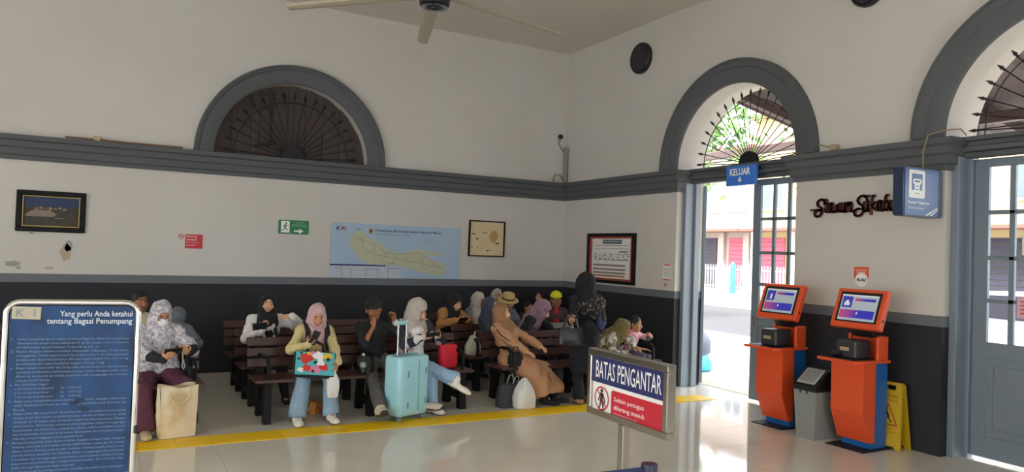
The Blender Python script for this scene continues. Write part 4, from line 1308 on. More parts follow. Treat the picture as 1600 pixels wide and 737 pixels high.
for s in (-1, 1):
    b = MB(); b.tube([(-0.09, s * 0.075, 0.44), (-0.08, s * 0.10, 0.36), (0.0, s * 0.105, 0.30), (0.08, s * 0.10, 0.36), (0.09, s * 0.075, 0.44)], 0.008, 6); b.build('handle', mat('cream_webbing', 'd8c9a6', rough=0.9), t, smooth=True)
b = MB(); b.box((0, 0, 0.37), (0.30, 0.12, 0.10), 0.03); b.build('contents', mat('dark_cloth', '3a3036', rough=0.9), t)

# red shopping bag on the bench
t = thing('red_bag', 'bright red shopping bag on the bench beside the woman with crossed legs', 'bag', (3.47, 7.78, 0.447), FR(10))
sack('bag_body', [(0, 0.105, 0.06, 0, 0), (0.03, 0.115, 0.07, 0, 0), (0.16, 0.118, 0.065, 0, 0), (0.26, 0.115, 0.045, -.01, 0)], mat('bright_red_nonwoven', 'dc2436', rough=0.7, var=0.08), parent=t, amp=0.006, seed=3, closed_top=False)
b = MB(); b.ball((0, 0, 0.22), (0.085, 0.04, 0.04), 12); b.build('contents', mat('kraft_paper', 'b58a5c', rough=0.8), t, smooth=True)

# white plastic bags and others
M_PBAG = mat('white_plastic_film', 'dcdcd8', rough=0.35, var=0.06, vs=25)
t = thing('plastic_bag', 'full white plastic carrier bag on the floor at the brown dress hem', 'bag', (4.27, 7.36, 0.0), FR(5))
sack('bag_body', [(0, 0.10, 0.08, 0, 0), (0.02, 0.125, 0.10, 0, 0), (0.12, 0.128, 0.10, 0, 0), (0.22, 0.105, 0.08, 0, 0), (0.30, 0.06, 0.045, 0, 0), (0.345, 0.025, 0.02, 0.0, 0)], M_PBAG, parent=t, amp=0.008, seed=5)
b = MB(); b.tube([(-0.012, 0, 0.33), (-0.075, -0.04, 0.30), (-0.09, -0.06, 0.22), (-0.07, -0.05, 0.29), (0.0, 0, 0.35)], 0.011, 6); b.build('handle', M_PBAG, t, smooth=True)
t = thing('grey_shopping_bag', 'dark grey cloth bag on the floor behind the white plastic bag', 'bag', (4.13, 7.50, 0.0), FR(12))
sack('bag_body', [(0, 0.13, 0.08, 0, 0), (0.02, 0.15, 0.09, 0, 0), (0.16, 0.15, 0.085, 0, 0), (0.27, 0.12, 0.05, 0, 0)], mat('charcoal_canvas', '3d4044', rough=0.9), parent=t, amp=0.01, seed=8)
b = MB(); b.tube([(0.04, -0.03, 0.25), (0.06, -0.05, 0.34), (0.11, -0.05, 0.36), (0.13, -0.04, 0.25)], 0.008, 6); b.tube([(0.0, 0.03, 0.25), (0.03, 0.02, 0.35), (0.08, 0.02, 0.37), (0.11, 0.02, 0.25)], 0.008, 6); b.build('handle', mat('pale_cord', '9a9a96', rough=0.8), t, smooth=True)
t = thing('plastic_bag', 'off-white carrier bag on the second bench row beside the red bag', 'bag', (4.20, 8.62, 0.447))
sack('bag_body', [(0, 0.09, 0.07, 0, 0), (0.02, 0.11, 0.08, 0, 0), (0.12, 0.10, 0.075, 0, 0), (0.20, 0.05, 0.04, 0, 0), (0.25, 0.02, 0.02, 0, 0)], mat('off_white_plastic_film', 'c9c3b2', rough=0.4), parent=t, amp=0.008, seed=12)
b = MB(); b.tube([(0.0, 0, 0.24), (0.0, -0.03, 0.28), (0.02, -0.03, 0.31), (0.03, 0.01, 0.25)], 0.008, 6); b.build('handle', mat('off_white_plastic_film', 'c9c3b2'), t, smooth=True)
t = thing('paper_package', 'small orange brown paper package on the floor behind the jeans', 'package', (1.98, 7.92, 0.0), FR(10))
sack('wrapping', [(0, 0.08, 0.06, 0, 0), (0.02, 0.09, 0.07, 0, 0), (0.09, 0.085, 0.06, 0, 0), (0.13, 0.03, 0.03, 0, 0)], pattern_mat('orange_brown_print', ['b0682c', 'd49a4c', '8c4a22'], scale=18, kind='voronoi'), parent=t, amp=0.008, seed=4)
# water bottle on the bench
t = thing('water_bottle', 'clear plastic water bottle standing on the bench beside the man in cap', 'bottle', (2.42, 7.62, 0.445))
b = MB(); b.lathe([(0.03, 0.0), (0.034, 0.006), (0.034, 0.06), (0.031, 0.07), (0.034, 0.08), (0.034, 0.13), (0.026, 0.16), (0.013, 0.185), (0.013, 0.20)], 16); b.build('bottle_body', glass_mat('clear_plastic', tint=(0.82, 0.86, 0.88), alpha=0.3), t, smooth=True)
b = MB(); b.lathe([(0.0, 0.0), (0.015, 0.0), (0.015, 0.018), (0.0, 0.018)], 12, Matrix.Translation((0, 0, 0.20))); b.build('cap', M_WHITE, t)
b = MB(); b.lathe([(0.0345, 0.075), (0.0345, 0.125)], 16); b.build('paper_label', mat('grey_label', 'a8adb2', rough=0.5), t, smooth=True)

# ================================================================== KIOSKS
M_SCR = mat('screen_grey', 'a9b4bd', rough=0.25, var=0.02, emit=0.13)
def screen_grad(name):
    m = bpy.data.materials.new(name); m.use_nodes = True
    n = m.node_tree.nodes; l = m.node_tree.links; bs = n['Principled BSDF']
    tcn = n.new('ShaderNodeTexCoord'); sp = n.new('ShaderNodeSeparateXYZ'); l.new(tcn.outputs['Generated'], sp.inputs['Vector'])
    r = n.new('ShaderNodeValToRGB'); r.color_ramp.elements[0].color = rgb('c2517e'); r.color_ramp.elements[1].color = rgb('3538b4'); r.color_ramp.elements[1].position = 0.55
    l.new(sp.outputs['X'], r.inputs['Fac']); l.new(r.outputs['Color'], bs.inputs['Base Color']); l.new(r.outputs['Color'], bs.inputs['Emission Color']); bs.inputs['Emission Strength'].default_value = 0.12; bs.inputs['Roughness'].default_value = 0.25
    return m
M_SGRAD = screen_grad('screen_pink_blue')
M_SBL = mat('screen_violet', '3a3a9c', rough=0.25, emit=0.2, var=0.2, vs=6)
M_SWH = mat('screen_white', 'd4d8dc', rough=0.25, emit=0.13)
def kiosk(y, label, icon):
    t = thing('ticket_kiosk', label, 'kiosk', (6.57, y, 0), -math.pi / 2, 'orange and blue self service kiosks')
    b = MB(); b.box((0, 0.0, 0.006), (0.42, 0.46, 0.012), 0.004); b.build('base_plate', M_BLACK, t)
    b = MB(); b.prism([(-0.045, 0.012), (0.18, 0.012), (0.18, 0.84), (-0.045, 0.84)], 0.33, Matrix.Rotation(math.pi / 2, 4, 'Z')); b.build('cabinet', M_BLUE, t)
    # orange front: upper box and receding lower wedge
    b = MB(); b.prism([(-0.20, 0.36), (-0.085, 0.075), (-0.02, 0.075), (-0.02, 0.845), (-0.20, 0.845)], 0.36, Matrix.Rotation(math.pi / 2, 4, 'Z')); b.build('front_panel', M_ORANGE, t)
    # shelf with cut front corner
    b = MB(); poly = [(-0.24, -0.34), (0.17, -0.34), (0.21, -0.26), (0.21, 0.16), (-0.19, 0.16), (-0.24, -0.22)]
    vs = [(x, y_, 0.845) for x, y_ in poly] + [(x, y_, 0.872) for x, y_ in poly]; n = len(poly)
    b.raw(vs, [list(range(n))[::-1], list(range(n, 2 * n))] + [[i, (i + 1) % n, n + (i + 1) % n, n + i] for i in range(n)]); b.build('shelf', M_ORANGE, t)
    b = MB(); b.box((-0.03, -0.12, 0.875), (0.36, 0.36, 0.006), 0.002); b.build('shelf_mat', M_BLACK, t)
    b = MB(); b.box((0.0, 0.12, 0.985), (0.40, 0.03, 0.23), 0.006); b.box((0.19, 0.05, 0.985), (0.03, 0.16, 0.23), 0.006); b.box((-0.185, 0.10, 0.985), (0.03, 0.06, 0.23), 0.006); b.build('back_panel', M_ORANGE, t)
    pr = MB(); pr.box((-0.02, -0.09, 0.965), (0.22, 0.24, 0.175), 0.015); o = pr.build('printer', mat('dark_grey_plastic', '34363b', rough=0.4), t)
    pr = MB(); pr.box((-0.03, -0.212, 0.965), (0.10, 0.008, 0.035), 0.002); pr.build('ticket_slot', mat('beige_plastic', 'b09a76'), o)
    if icon == 'bag':
        pr = MB(); pr.ball((-0.10, -0.235, 0.91), (0.055, 0.05, 0.035), 12); pr.build('scanner', M_BLACK, o, smooth=True)
    b = MB(); b.prism([(0.02, 1.08), (0.12, 1.08), (0.10, 1.26), (-0.06, 1.22)], 0.22, Matrix.Rotation(math.pi / 2, 4, 'Z')); b.build('neck', M_BLACK, t)
    # screen housing, leaning back
    Ms = Matrix.Translation((0.03, -0.10, 1.365)) @ Matrix.Rotation(FR(-20), 4, 'X')
    b = MB(); b.box((0, 0.035, 0), (0.54, 0.07, 0.40), 0.008, M=Ms); hs = b.build('screen_housing', M_ORANGE, t)
    b = MB(); flat(rect(-0.225, -0.145, 0.225, 0.165), Ms, b, -0.002); b.build('bezel', M_BLACK, hs, recalc=False)
    b = MB(); flat(rect(-0.20, -0.130, 0.20, 0.135), Ms, b, -0.004); b.build('display', M_SCR, hs, recalc=False)
    b = MB(); flat(rect(-0.185, 0.0, -0.075, 0.115), Ms, b, -0.006); b.build('picture_tile', M_SBL, hs, recalc=False)
    for nm, r4 in (('top_bar', (-0.05, 0.072, 0.175, 0.10)), ('lower_bar', (-0.19, -0.105, 0.185, -0.022))):
        b = MB(); flat(rrect(*r4, 0.008), Ms, b, -0.006); b.build(nm, M_SGRAD, hs, recalc=False)
    b = MB()
    if icon == 'phone': flat(rrect(-0.135, 0.015, -0.11, 0.075, 0.006), Ms, b, -0.008)
    else:
        flat([(-0.16, 0.02), (-0.10, 0.02), (-0.10, 0.055), (-0.115, 0.055), (-0.115, 0.075), (-0.145, 0.075), (-0.145, 0.055), (-0.16, 0.055)], Ms, b, -0.008)
    flat([(0.0, -0.07), (0.012, -0.055), (0.006, -0.055), (0.006, -0.04), (-0.006, -0.04), (-0.006, -0.055), (-0.012, -0.055)], Ms, b, -0.008)
    flat(rect(-0.2, 0.120, 0.2, 0.135), Ms, b, -0.0045)
    b.build('screen_icon', M_SWH, hs, recalc=False)
    b = MB(); b.lathe([(0, 0), (0.012, 0), (0.012, 0.006), (0, 0.006)], 10, Ms @ Matrix.Translation((0.27, 0.03, -0.10)) @ Matrix.Rotation(math.pi / 2, 4, 'Y')); b.build('lock', M_BLACK, hs)
    return t
kiosk(5.665, 'orange and blue ticket kiosk standing nearer the exit door', 'phone')
kiosk(4.70, 'orange and blue ticket kiosk between the grey bin and the wet floor sign', 'bag')

# grey swing bin
t = thing('waste_bin', 'grey waste bin with black hood and swing flap between the two kiosks', 'bin', (6.47, 5.12, 0), -math.pi / 2)
M_BIN = mat('mottled_grey_plastic', '8d918c', rough=0.55, var=0.12, vs=12)
def taper(b, w0, d0, w1, d1, z0, z1):
    vs = [(sx * w0 / 2, sy * d0 / 2, z0) for sx, sy in ((-1, -1), (1, -1), (1, 1), (-1, 1))] + [(sx * w1 / 2, sy * d1 / 2, z1) for sx, sy in ((-1, -1), (1, -1), (1, 1), (-1, 1))]
    return b.raw(vs, [(3, 2, 1, 0), (4, 5, 6, 7), (0, 1, 5, 4), (1, 2, 6, 5), (2, 3, 7, 6), (3, 0, 4, 7)])
b = MB(); taper(b, 0.22, 0.34, 0.27, 0.38, 0.0, 0.50); b.build('bin_body', M_BIN, t)
b = MB(); taper(b, 0.285, 0.395, 0.29, 0.40, 0.49, 0.54); b.prism([(-0.20, 0.54), (0.20, 0.54), (0.16, 0.70), (0.02, 0.71)], 0.285, Matrix.Rotation(math.pi / 2, 4, 'Z')); hd = b.build('hood', M_BLACK, t)
ang = math.atan2(0.17, 0.22)
b = MB(); b.box((0, 0, 0), (0.22, 0.22, 0.012), 0.004, M=Matrix.Translation((0, -0.096, 0.632)) @ Matrix.Rotation(ang, 4, 'X')); b.build('flap_rim', mat('pale_grey_plastic', 'a8aca8', rough=0.5), hd)
b = MB(); b.box((0, 0, 0.008), (0.17, 0.17, 0.012), 0.004, M=Matrix.Translation((0, -0.096, 0.632)) @ Matrix.Rotation(ang, 4, 'X')); b.build('swing_flap', M_BIN, hd)
b = MB()
for x in (-0.05, 0.03): b.box((x, -0.195, 0.475), (0.018, 0.006, 0.03), 0.002)
b.build('clip', M_BLACK, t)
# power brick on the floor
t = thing('power_adapter_box', 'small white power box with black lead on the floor beside the kiosk', 'adapter', (6.85, 5.16, 0.0))
b = MB(); b.box((0, 0, 0.045), (0.14, 0.12, 0.09), 0.01); b.build('case', M_PAPER, t)
b = MB(); b.tube([(0.0, 0.02, 0.09), (0.01, 0.0, 0.16), (0.04, -0.03, 0.22), (0.06, -0.05, 0.30)], 0.014, 6); b.build('lead', M_BLACK, t, smooth=True)

# wet floor sign
t = thing('wet_floor_sign', 'yellow folding wet floor sign leaning by the dark wall behind the kiosk', 'sign', (6.84, 4.54, 0), -math.pi / 2)
M_WET = mat('yellow_wet_sign', 'c8a51e', rough=0.45, var=0.06)
def panel(sgn):
    Mp = Matrix.Translation((0, -0.015 * (1 if sgn < 0 else -1), 0.645)) @ Matrix.Rotation(FR(-6 if sgn < 0 else 6), 4, 'X') @ Matrix.Translation((0, 0, -0.645))
    b = MB()
    vs = []; prof = [(-0.15, 0.0), (-0.10, 0.0), (-0.085, 0.03), (0.085, 0.03), (0.10, 0.0), (0.15, 0.0), (0.125, 0.62), (0.105, 0.645), (0.06, 0.645), (0.06, 0.57), (-0.06, 0.57), (-0.06, 0.645), (-0.105, 0.645), (-0.125, 0.62)]
    b.prism(prof, 0.022, Mp); b.box((0, 0, 0.632), (0.14, 0.022, 0.026), 0.004, M=Mp)
    return b.build('panel', M_WET, t), Mp
pf, Mp = panel(-1); panel(1)
lettering([('CAUTION', -0.085, 0.50, 0.17, 0.026, dict(bold=0.02)), ('WET FLOOR', -0.085, 0.46, 0.17, 0.024), ('AWAS', -0.06, 0.19, 0.12, 0.022), ('LANTAI LICIN', -0.08, 0.155, 0.16, 0.018)], mat('dark_olive_print', '6b5714', rough=0.6), t, Mp, -0.013)
b = MB()
tri = [(-0.10, 0.235), (0.10, 0.235), (0.0, 0.43)]
for p, q_ in zip(tri, tri[1:] + tri[:1]): flat(stroke_poly(p, q_, 0.012), Mp, b, -0.013)
b.build('warning_triangle', mat('brick_red_print', 'a03c22', rough=0.6), t, recalc=False)
b = MB(); flat(circ(-0.02, 0.365, 0.012, 12), Mp, b, -0.0135)
for p, q_, w_ in (((-0.015, 0.352), (0.012, 0.31), 0.02), ((-0.01, 0.345), (-0.038, 0.325), 0.008), ((0.012, 0.31), (-0.022, 0.285), 0.012), ((-0.022, 0.285), (-0.05, 0.268), 0.010), ((0.012, 0.31), (0.022, 0.275), 0.012), ((0.022, 0.275), (0.05, 0.262), 0.010)):
    flat(stroke_poly(p, q_, w_), Mp, b, -0.0135)
b.build('slipping_figure', M_BLK, t, recalc=False)

# ================================================================== LIMIT SIGN ON A POST
t = thing('limit_sign', 'steel framed limit sign on a square post with navy heading and red panel', 'sign', (2.295, 3.274, 0), -math.pi / 2)
SW, Z0, Z1 = 0.65, 0.95, 1.30
b = MB()
for x, z, sx, sz in ((SW / 2, Z0 + 0.0175, SW, 0.035), (SW / 2, Z1 - 0.0175, SW, 0.035), (0.0175, (Z0 + Z1) / 2, 0.035, Z1 - Z0 - 0.07), (SW - 0.0175, (Z0 + Z1) / 2, 0.035, Z1 - Z0 - 0.07)):
    b.box((x, 0.02, z), (sx, 0.055, sz), 0.005)
b.build('frame', M_STEEL, t)
b = MB(); b.box((SW / 2, 0.02, (Z0 + Z1) / 2), (SW - .06, 0.02, Z1 - Z0 - .06)); b.build('sign_board', M_WHITE, t)
b = MB(); flat(rect(0.035, 1.125, SW - 0.035, Z1 - 0.035), M0, b, 0.0085); b.build('navy_panel', mat('deep_navy_print', '252f66', rough=0.45), t, recalc=False)
b = MB(); P_ = [(0.20, Z0 + 0.035), (SW - 0.035, Z0 + 0.035), (SW - 0.035, 1.105), (0.215, 1.105), (0.204, 1.101), (0.20, 1.09)]; flat(P_, M0, b, 0.0085); b.build('red_panel', M_RED, t, recalc=False)
lettering([('BATAS PENGANTAR', 0.06, 1.15, 0.53, 0.092, dict(bold=0.005))], M_WHITE, t, M0, 0.0075)
lettering([('Selain petugas', 0.225, 1.045, 0.24, 0.030, dict(bold=0.015)), ('dilarang masuk', 0.225, 1.003, 0.25, 0.030, dict(bold=0.015)), ('Authorized person only', 0.225, 0.985, 0.19, 0.010)], mat('pale_pink_print', 'f0d8d8', rough=0.5), t, M0, 0.0075)
b = MB(); flat(circ(0.118, 1.087, 0.011, 14), M0, b, 0.0075)
for p, q_, w_ in (((0.118, 1.075), (0.116, 1.035), 0.026), ((0.128, 1.072), (0.144, 1.042), 0.008), ((0.144, 1.042), (0.146, 1.028), 0.008), ((0.106, 1.072), (0.094, 1.045), 0.008), ((0.094, 1.045), (0.092, 1.03), 0.008), ((0.122, 1.04), (0.130, 1.008), 0.011), ((0.130, 1.008), (0.136, 0.992), 0.010), ((0.111, 1.04), (0.106, 1.01), 0.011), ((0.106, 1.01), (0.098, 0.992), 0.010)):
    flat(stroke_poly(p, q_, w_), M0, b, 0.0075)
b.build('walking_figure', M_BLK, t, recalc=False)
b = MB(); ring_faces(b, 0.118, 1.046, 0.055, 0.063, M0, 0.0070, 36); flat(stroke_poly((0.078, 1.086), (0.158, 1.006), 0.008), M0, b, 0.0071); b.build('prohibition_ring', M_RED, t, recalc=False)
b = MB(); b.box((0.30, 0.02, 0.475), (0.045, 0.045, 0.95), 0.004); b.build('post', M_STEEL, t)
b = MB(); b.box((0.30, 0.02, 0.006), (0.36, 0.36, 0.012), 0.003); b.build('base_plate', M_STEEL, t)

# queue barrier post with belt
t = thing('queue_barrier', 'queue barrier post with dark blue cap and retractable belt in front of the limit sign', 'barrier', (2.04, 2.44, 0))
M_CAPB = mat('dark_navy_plastic', '232a44', rough=0.4)
b = MB(); b.lathe([(0.0, 0.865), (0.036, 0.865), (0.036, 0.915), (0.034, 0.925), (0.0, 0.928)], 24); b.build('cap', M_CAPB, t, smooth=True)
b = MB(); b.lathe([(0.031, 0.0), (0.031, 0.87)], 20); b.build('post', M_STEEL, t, smooth=True)
b = MB(); b.lathe([(0.16, 0.0), (0.16, 0.015), (0.05, 0.035), (0.032, 0.04)], 24); b.build('foot', M_BLACK, t, smooth=True)
b = MB(); b.box((0.028, -0.026, 0.888), (0.016, 0.012, 0.036), 0.002); b.build('belt_clip', M_STEEL, t)
bd = Vector((-1.0, 0.06, 0)).normalized()
b = MB(); Mb = frame((0, 0, 0.868), bd); b.box((0.85, 0, 0.022), (1.70, 0.003, 0.048), M=Mb); b.build('belt', mat('navy_webbing', '29335c', rough=0.7), t)

# ================================================================== BLUE LUGGAGE BOARD
bx = Vector((0.990, -0.139, 0)).normalized()
BWD = 0.50
br = Vector((0.130, 3.473, 0)); bl = br - bx * BWD
t = thing('luggage_rules_board', 'tall blue luggage rules board in a rounded chrome tube frame', 'notice board', (bl.x, bl.y, 0), math.atan2(bx.y, bx.x))
ZT, ZB = 1.543, 0.42
P = rrect(0.012, ZB, BWD - 0.012, ZT - 0.012, 0.05, 6)
b = MB(); b.tube([(x, 0, z) for x, z in P], 0.0125, 10, closed=True); b.build('frame_tube', mat('chrome_tube', 'c2beb6', rough=0.12, metal=1.0, var=0.02), t, smooth=True)
b = MB(); b.prism(rrect(0.026, ZB + 0.014, BWD - 0.026, ZT - 0.026, 0.036, 5), 0.012); b.build('panel', pattern_mat('mottled_deep_blue_print', ['0c2b50', '134273', '0f3662'], scale=3.5, kind='noise', rough=0.6), t)
for x in (0.04, BWD - 0.04):
    b = MB(); b.tube([(x, 0, ZB + 0.0), (x, 0, 0.05)], 0.0125, 10); b.tube([(x, -0.22, 0.0125), (x, 0.22, 0.0125)], 0.0125, 10); b.tube([(x, 0, 0.06), (x, 0, 0.0125)], 0.0125, 10); b.build('leg', MATS['chrome_tube'], t, smooth=True)
for z, h_ in ((1.00, 0.035), (1.20, 0.02)):
    b = MB(); b.box((BWD - 0.004, 0.0, z), (0.014, h_ * .9, h_), 0.004); b.build('frame_clip', M_BLACK, t)
b = MB(); b.box((0.083, -0.0075, 1.488), (0.10, 0.002, 0.05), rot=rotm('Y', 2)); b.build('masking_sticker', mat('cream_masking_tape', 'b9b19a', rough=0.7, var=0.08), t)
lettering([('K', 0.046, 1.474, 0.03, 0.030, dict(bold=0.03, shear=0.1)), ('i', 0.108, 1.474, 0.008, 0.03, dict(bold=0.03))], mat('faint_blue_grey', '8b9290', rough=0.7), t, M0, -0.0095, label='faint letters showing through the sticker')
lettering([('Yang perlu Anda ketahui', 0.200, 1.467, BWD - 0.235, 0.030, dict(bold=0.015)), ('tentang Bagasi Penumpang', 0.155, 1.437, BWD - 0.19, 0.030, dict(bold=0.015))], mat('title_print', 'c9d3da', rough=0.5), t, M0, -0.0075, 'title_lettering')
body = [('1.', 'Setiap penumpang diperbolehkan membawa Bagasi ke dalam Kereta Api tanpa'), ('', 'dikenakan bea dengan berat maksimum 20 kg dan dengan volume maksimum'), ('', '100 dm3 dengan dimensi maksimal 70 cm x 48 cm x 30 cm', .72),
        ('2.', 'Bagasi dengan volume melebihi ketentuan (dihitung 1,5 kali berat'), ('', 'sesungguhnya. Contoh bagasi berat 20 kg dengan volume > 100 dm3 tidak masuk'), ('', 'kedalam alat ukur maka beratnya dihitung bagasi menjadi 14 x 1,5 = 21 kg'), ('', '(pembulatan ke atas) kelebihan bagasi sebesar 1 kg)', .78),
        ('3.', 'Bagasi dengan berat lebih dari 20 kg tidak diperkenankan ke atas kereta api'), ('', 'sepanjang berdasarkan pertimbangan petugas stasiun dianggap pantas untuk'), ('', 'dibawa ke atas kereta api dengan ketentuan tidak mengganggu atau merebut'), ('', 'tempat duduk lainnya', .30),
        ('4.', 'Bea kelebihan bagasi', .28), ('', 'a. Kereta Api Kelas Eksekutif        Rp   10.000,-/kg', .58), ('', 'b. Kereta Api Kelas Bisnis             Rp     6.000,-/kg', .58), ('', 'c. Kereta Api Kelas Ekonomi         Rp     2.000,-/kg', .58),
        ('5.', 'Bagasi yang menunjukkan pemindahan petugas stasiun dianggap tidak pantas'), ('', 'untuk dibawa ke atas kereta api maka tidak diperbolehkan untuk dibawa ke atas'), ('', 'Kereta', .09),
        ('6.', 'Bagasi yang dilarang pernah dibawa ke atas kereta adalah barang barang'), ('', 'dengan berat dan volume melebihi ketentuan dibawa ke dalam kereta untuk'), ('', 'disimpan di rak bagasi atau di bawah tempat duduk penumpang dibagian'), ('', 'yang karena sifat barang tersebut memungkinkan tanpa mengganggu'), ('', 'kenyamanan dan keamanan penumpang lainnya selama perjalanan kereta'), ('', 'atau menimbulkan kerusakan pada kereta ditempatkan dan kerusakan tersebut'), ('', 'tidak akan menjadi tanggungan pihak angkutan kereta', .62),
        ('7.', 'Barang barang yang tidak diperbolehkan diangkut sebagai bagasi, meliputi'), ('', 'binatang, narkotika psikotropika dan zat adiktif lainnya, senjata api dan senjata'), ('', 'tajam, semua barang yang mudah terbakar, barang yang berbau busuk'), ('', 'barang barang yang karena sifatnya dapat mengganggu atau merusak'), ('', 'kesehatan dan mengganggu kenyamanan penumpang lainnya, barang'), ('', 'yang menurut pertimbangan petugas karena keadaan dan besarnya tidak'), ('', 'diijinkan oleh petugas angkutan untuk diangkut sebagai bagasi', .55),
        ('8.', 'Penumpang tidak bertanggung jawab terhadap kerusakan atau kehilangan'), ('', 'Bagasi yang dibawa penumpang', .40), ('9.', 'Kerusakan pada kereta yang disebabkan oleh Bagasi penumpang menjadi'), ('', 'tanggung jawab penumpang dan wajib mengganti segala kerugian', .80)]
L = []; z = 1.378; step = 0.0166
for it in body:
    num, tx = it[0], it[1]; fr_ = it[2] if len(it) > 2 else 1.0
    if num: L.append((num, 0.036, z, 0.010, 0.0085))
    hgt = 0.0095 if any(ch in tx for ch in 'gpjy(,') else 0.0085
    L.append((tx, 0.056, z - 0.002, (BWD - 0.10) * fr_, 0.0115, dict(res=1)))
    z -= step
lettering(L, mat('body_print', '7b95ac', rough=0.5), t, M0, -0.0075, 'rules_lettering')
# grey smudges where the print has worn off
b = MB(); rnd = random.Random(2)
for cx, cz, r in ((0.285, 1.128, 0.022), (0.262, 1.120, 0.014), (0.305, 1.092, 0.018), (0.29, 1.10, 0.012)):
    flat([(cx + r * (0.7 + 0.4 * rnd.random()) * math.cos(a), cz + 0.7 * r * (0.7 + 0.4 * rnd.random()) * math.sin(a)) for a in [2 * math.pi * i / 12 for i in range(12)]], M0, b, -0.0085)
b.build('smudge', mat('dark_slate_smudge', '243a52', rough=0.8), t, recalc=False)
# orange zig-zag foot of the print
b = MB(); zb_ = 0.80
pts = [(0.028, 0.783), (0.04, 0.776), (0.05, 0.768), (0.13, 0.764), (0.17, 0.773), (0.20, 0.775), (0.30, 0.773), (0.36, 0.80), (0.42, 0.794), (0.473, 0.828)]
flat([(0.027, ZB + 0.05)] + [(BWD - 0.027, ZB + 0.05)] + pts[::-1], M0, b, -0.0075); b.build('orange_foot', pattern_mat('orange_foot_print', ['c56a1c', 'd98a2a', 'e0a23c'], scale=6, kind='noise', rough=0.4), t, recalc=False)
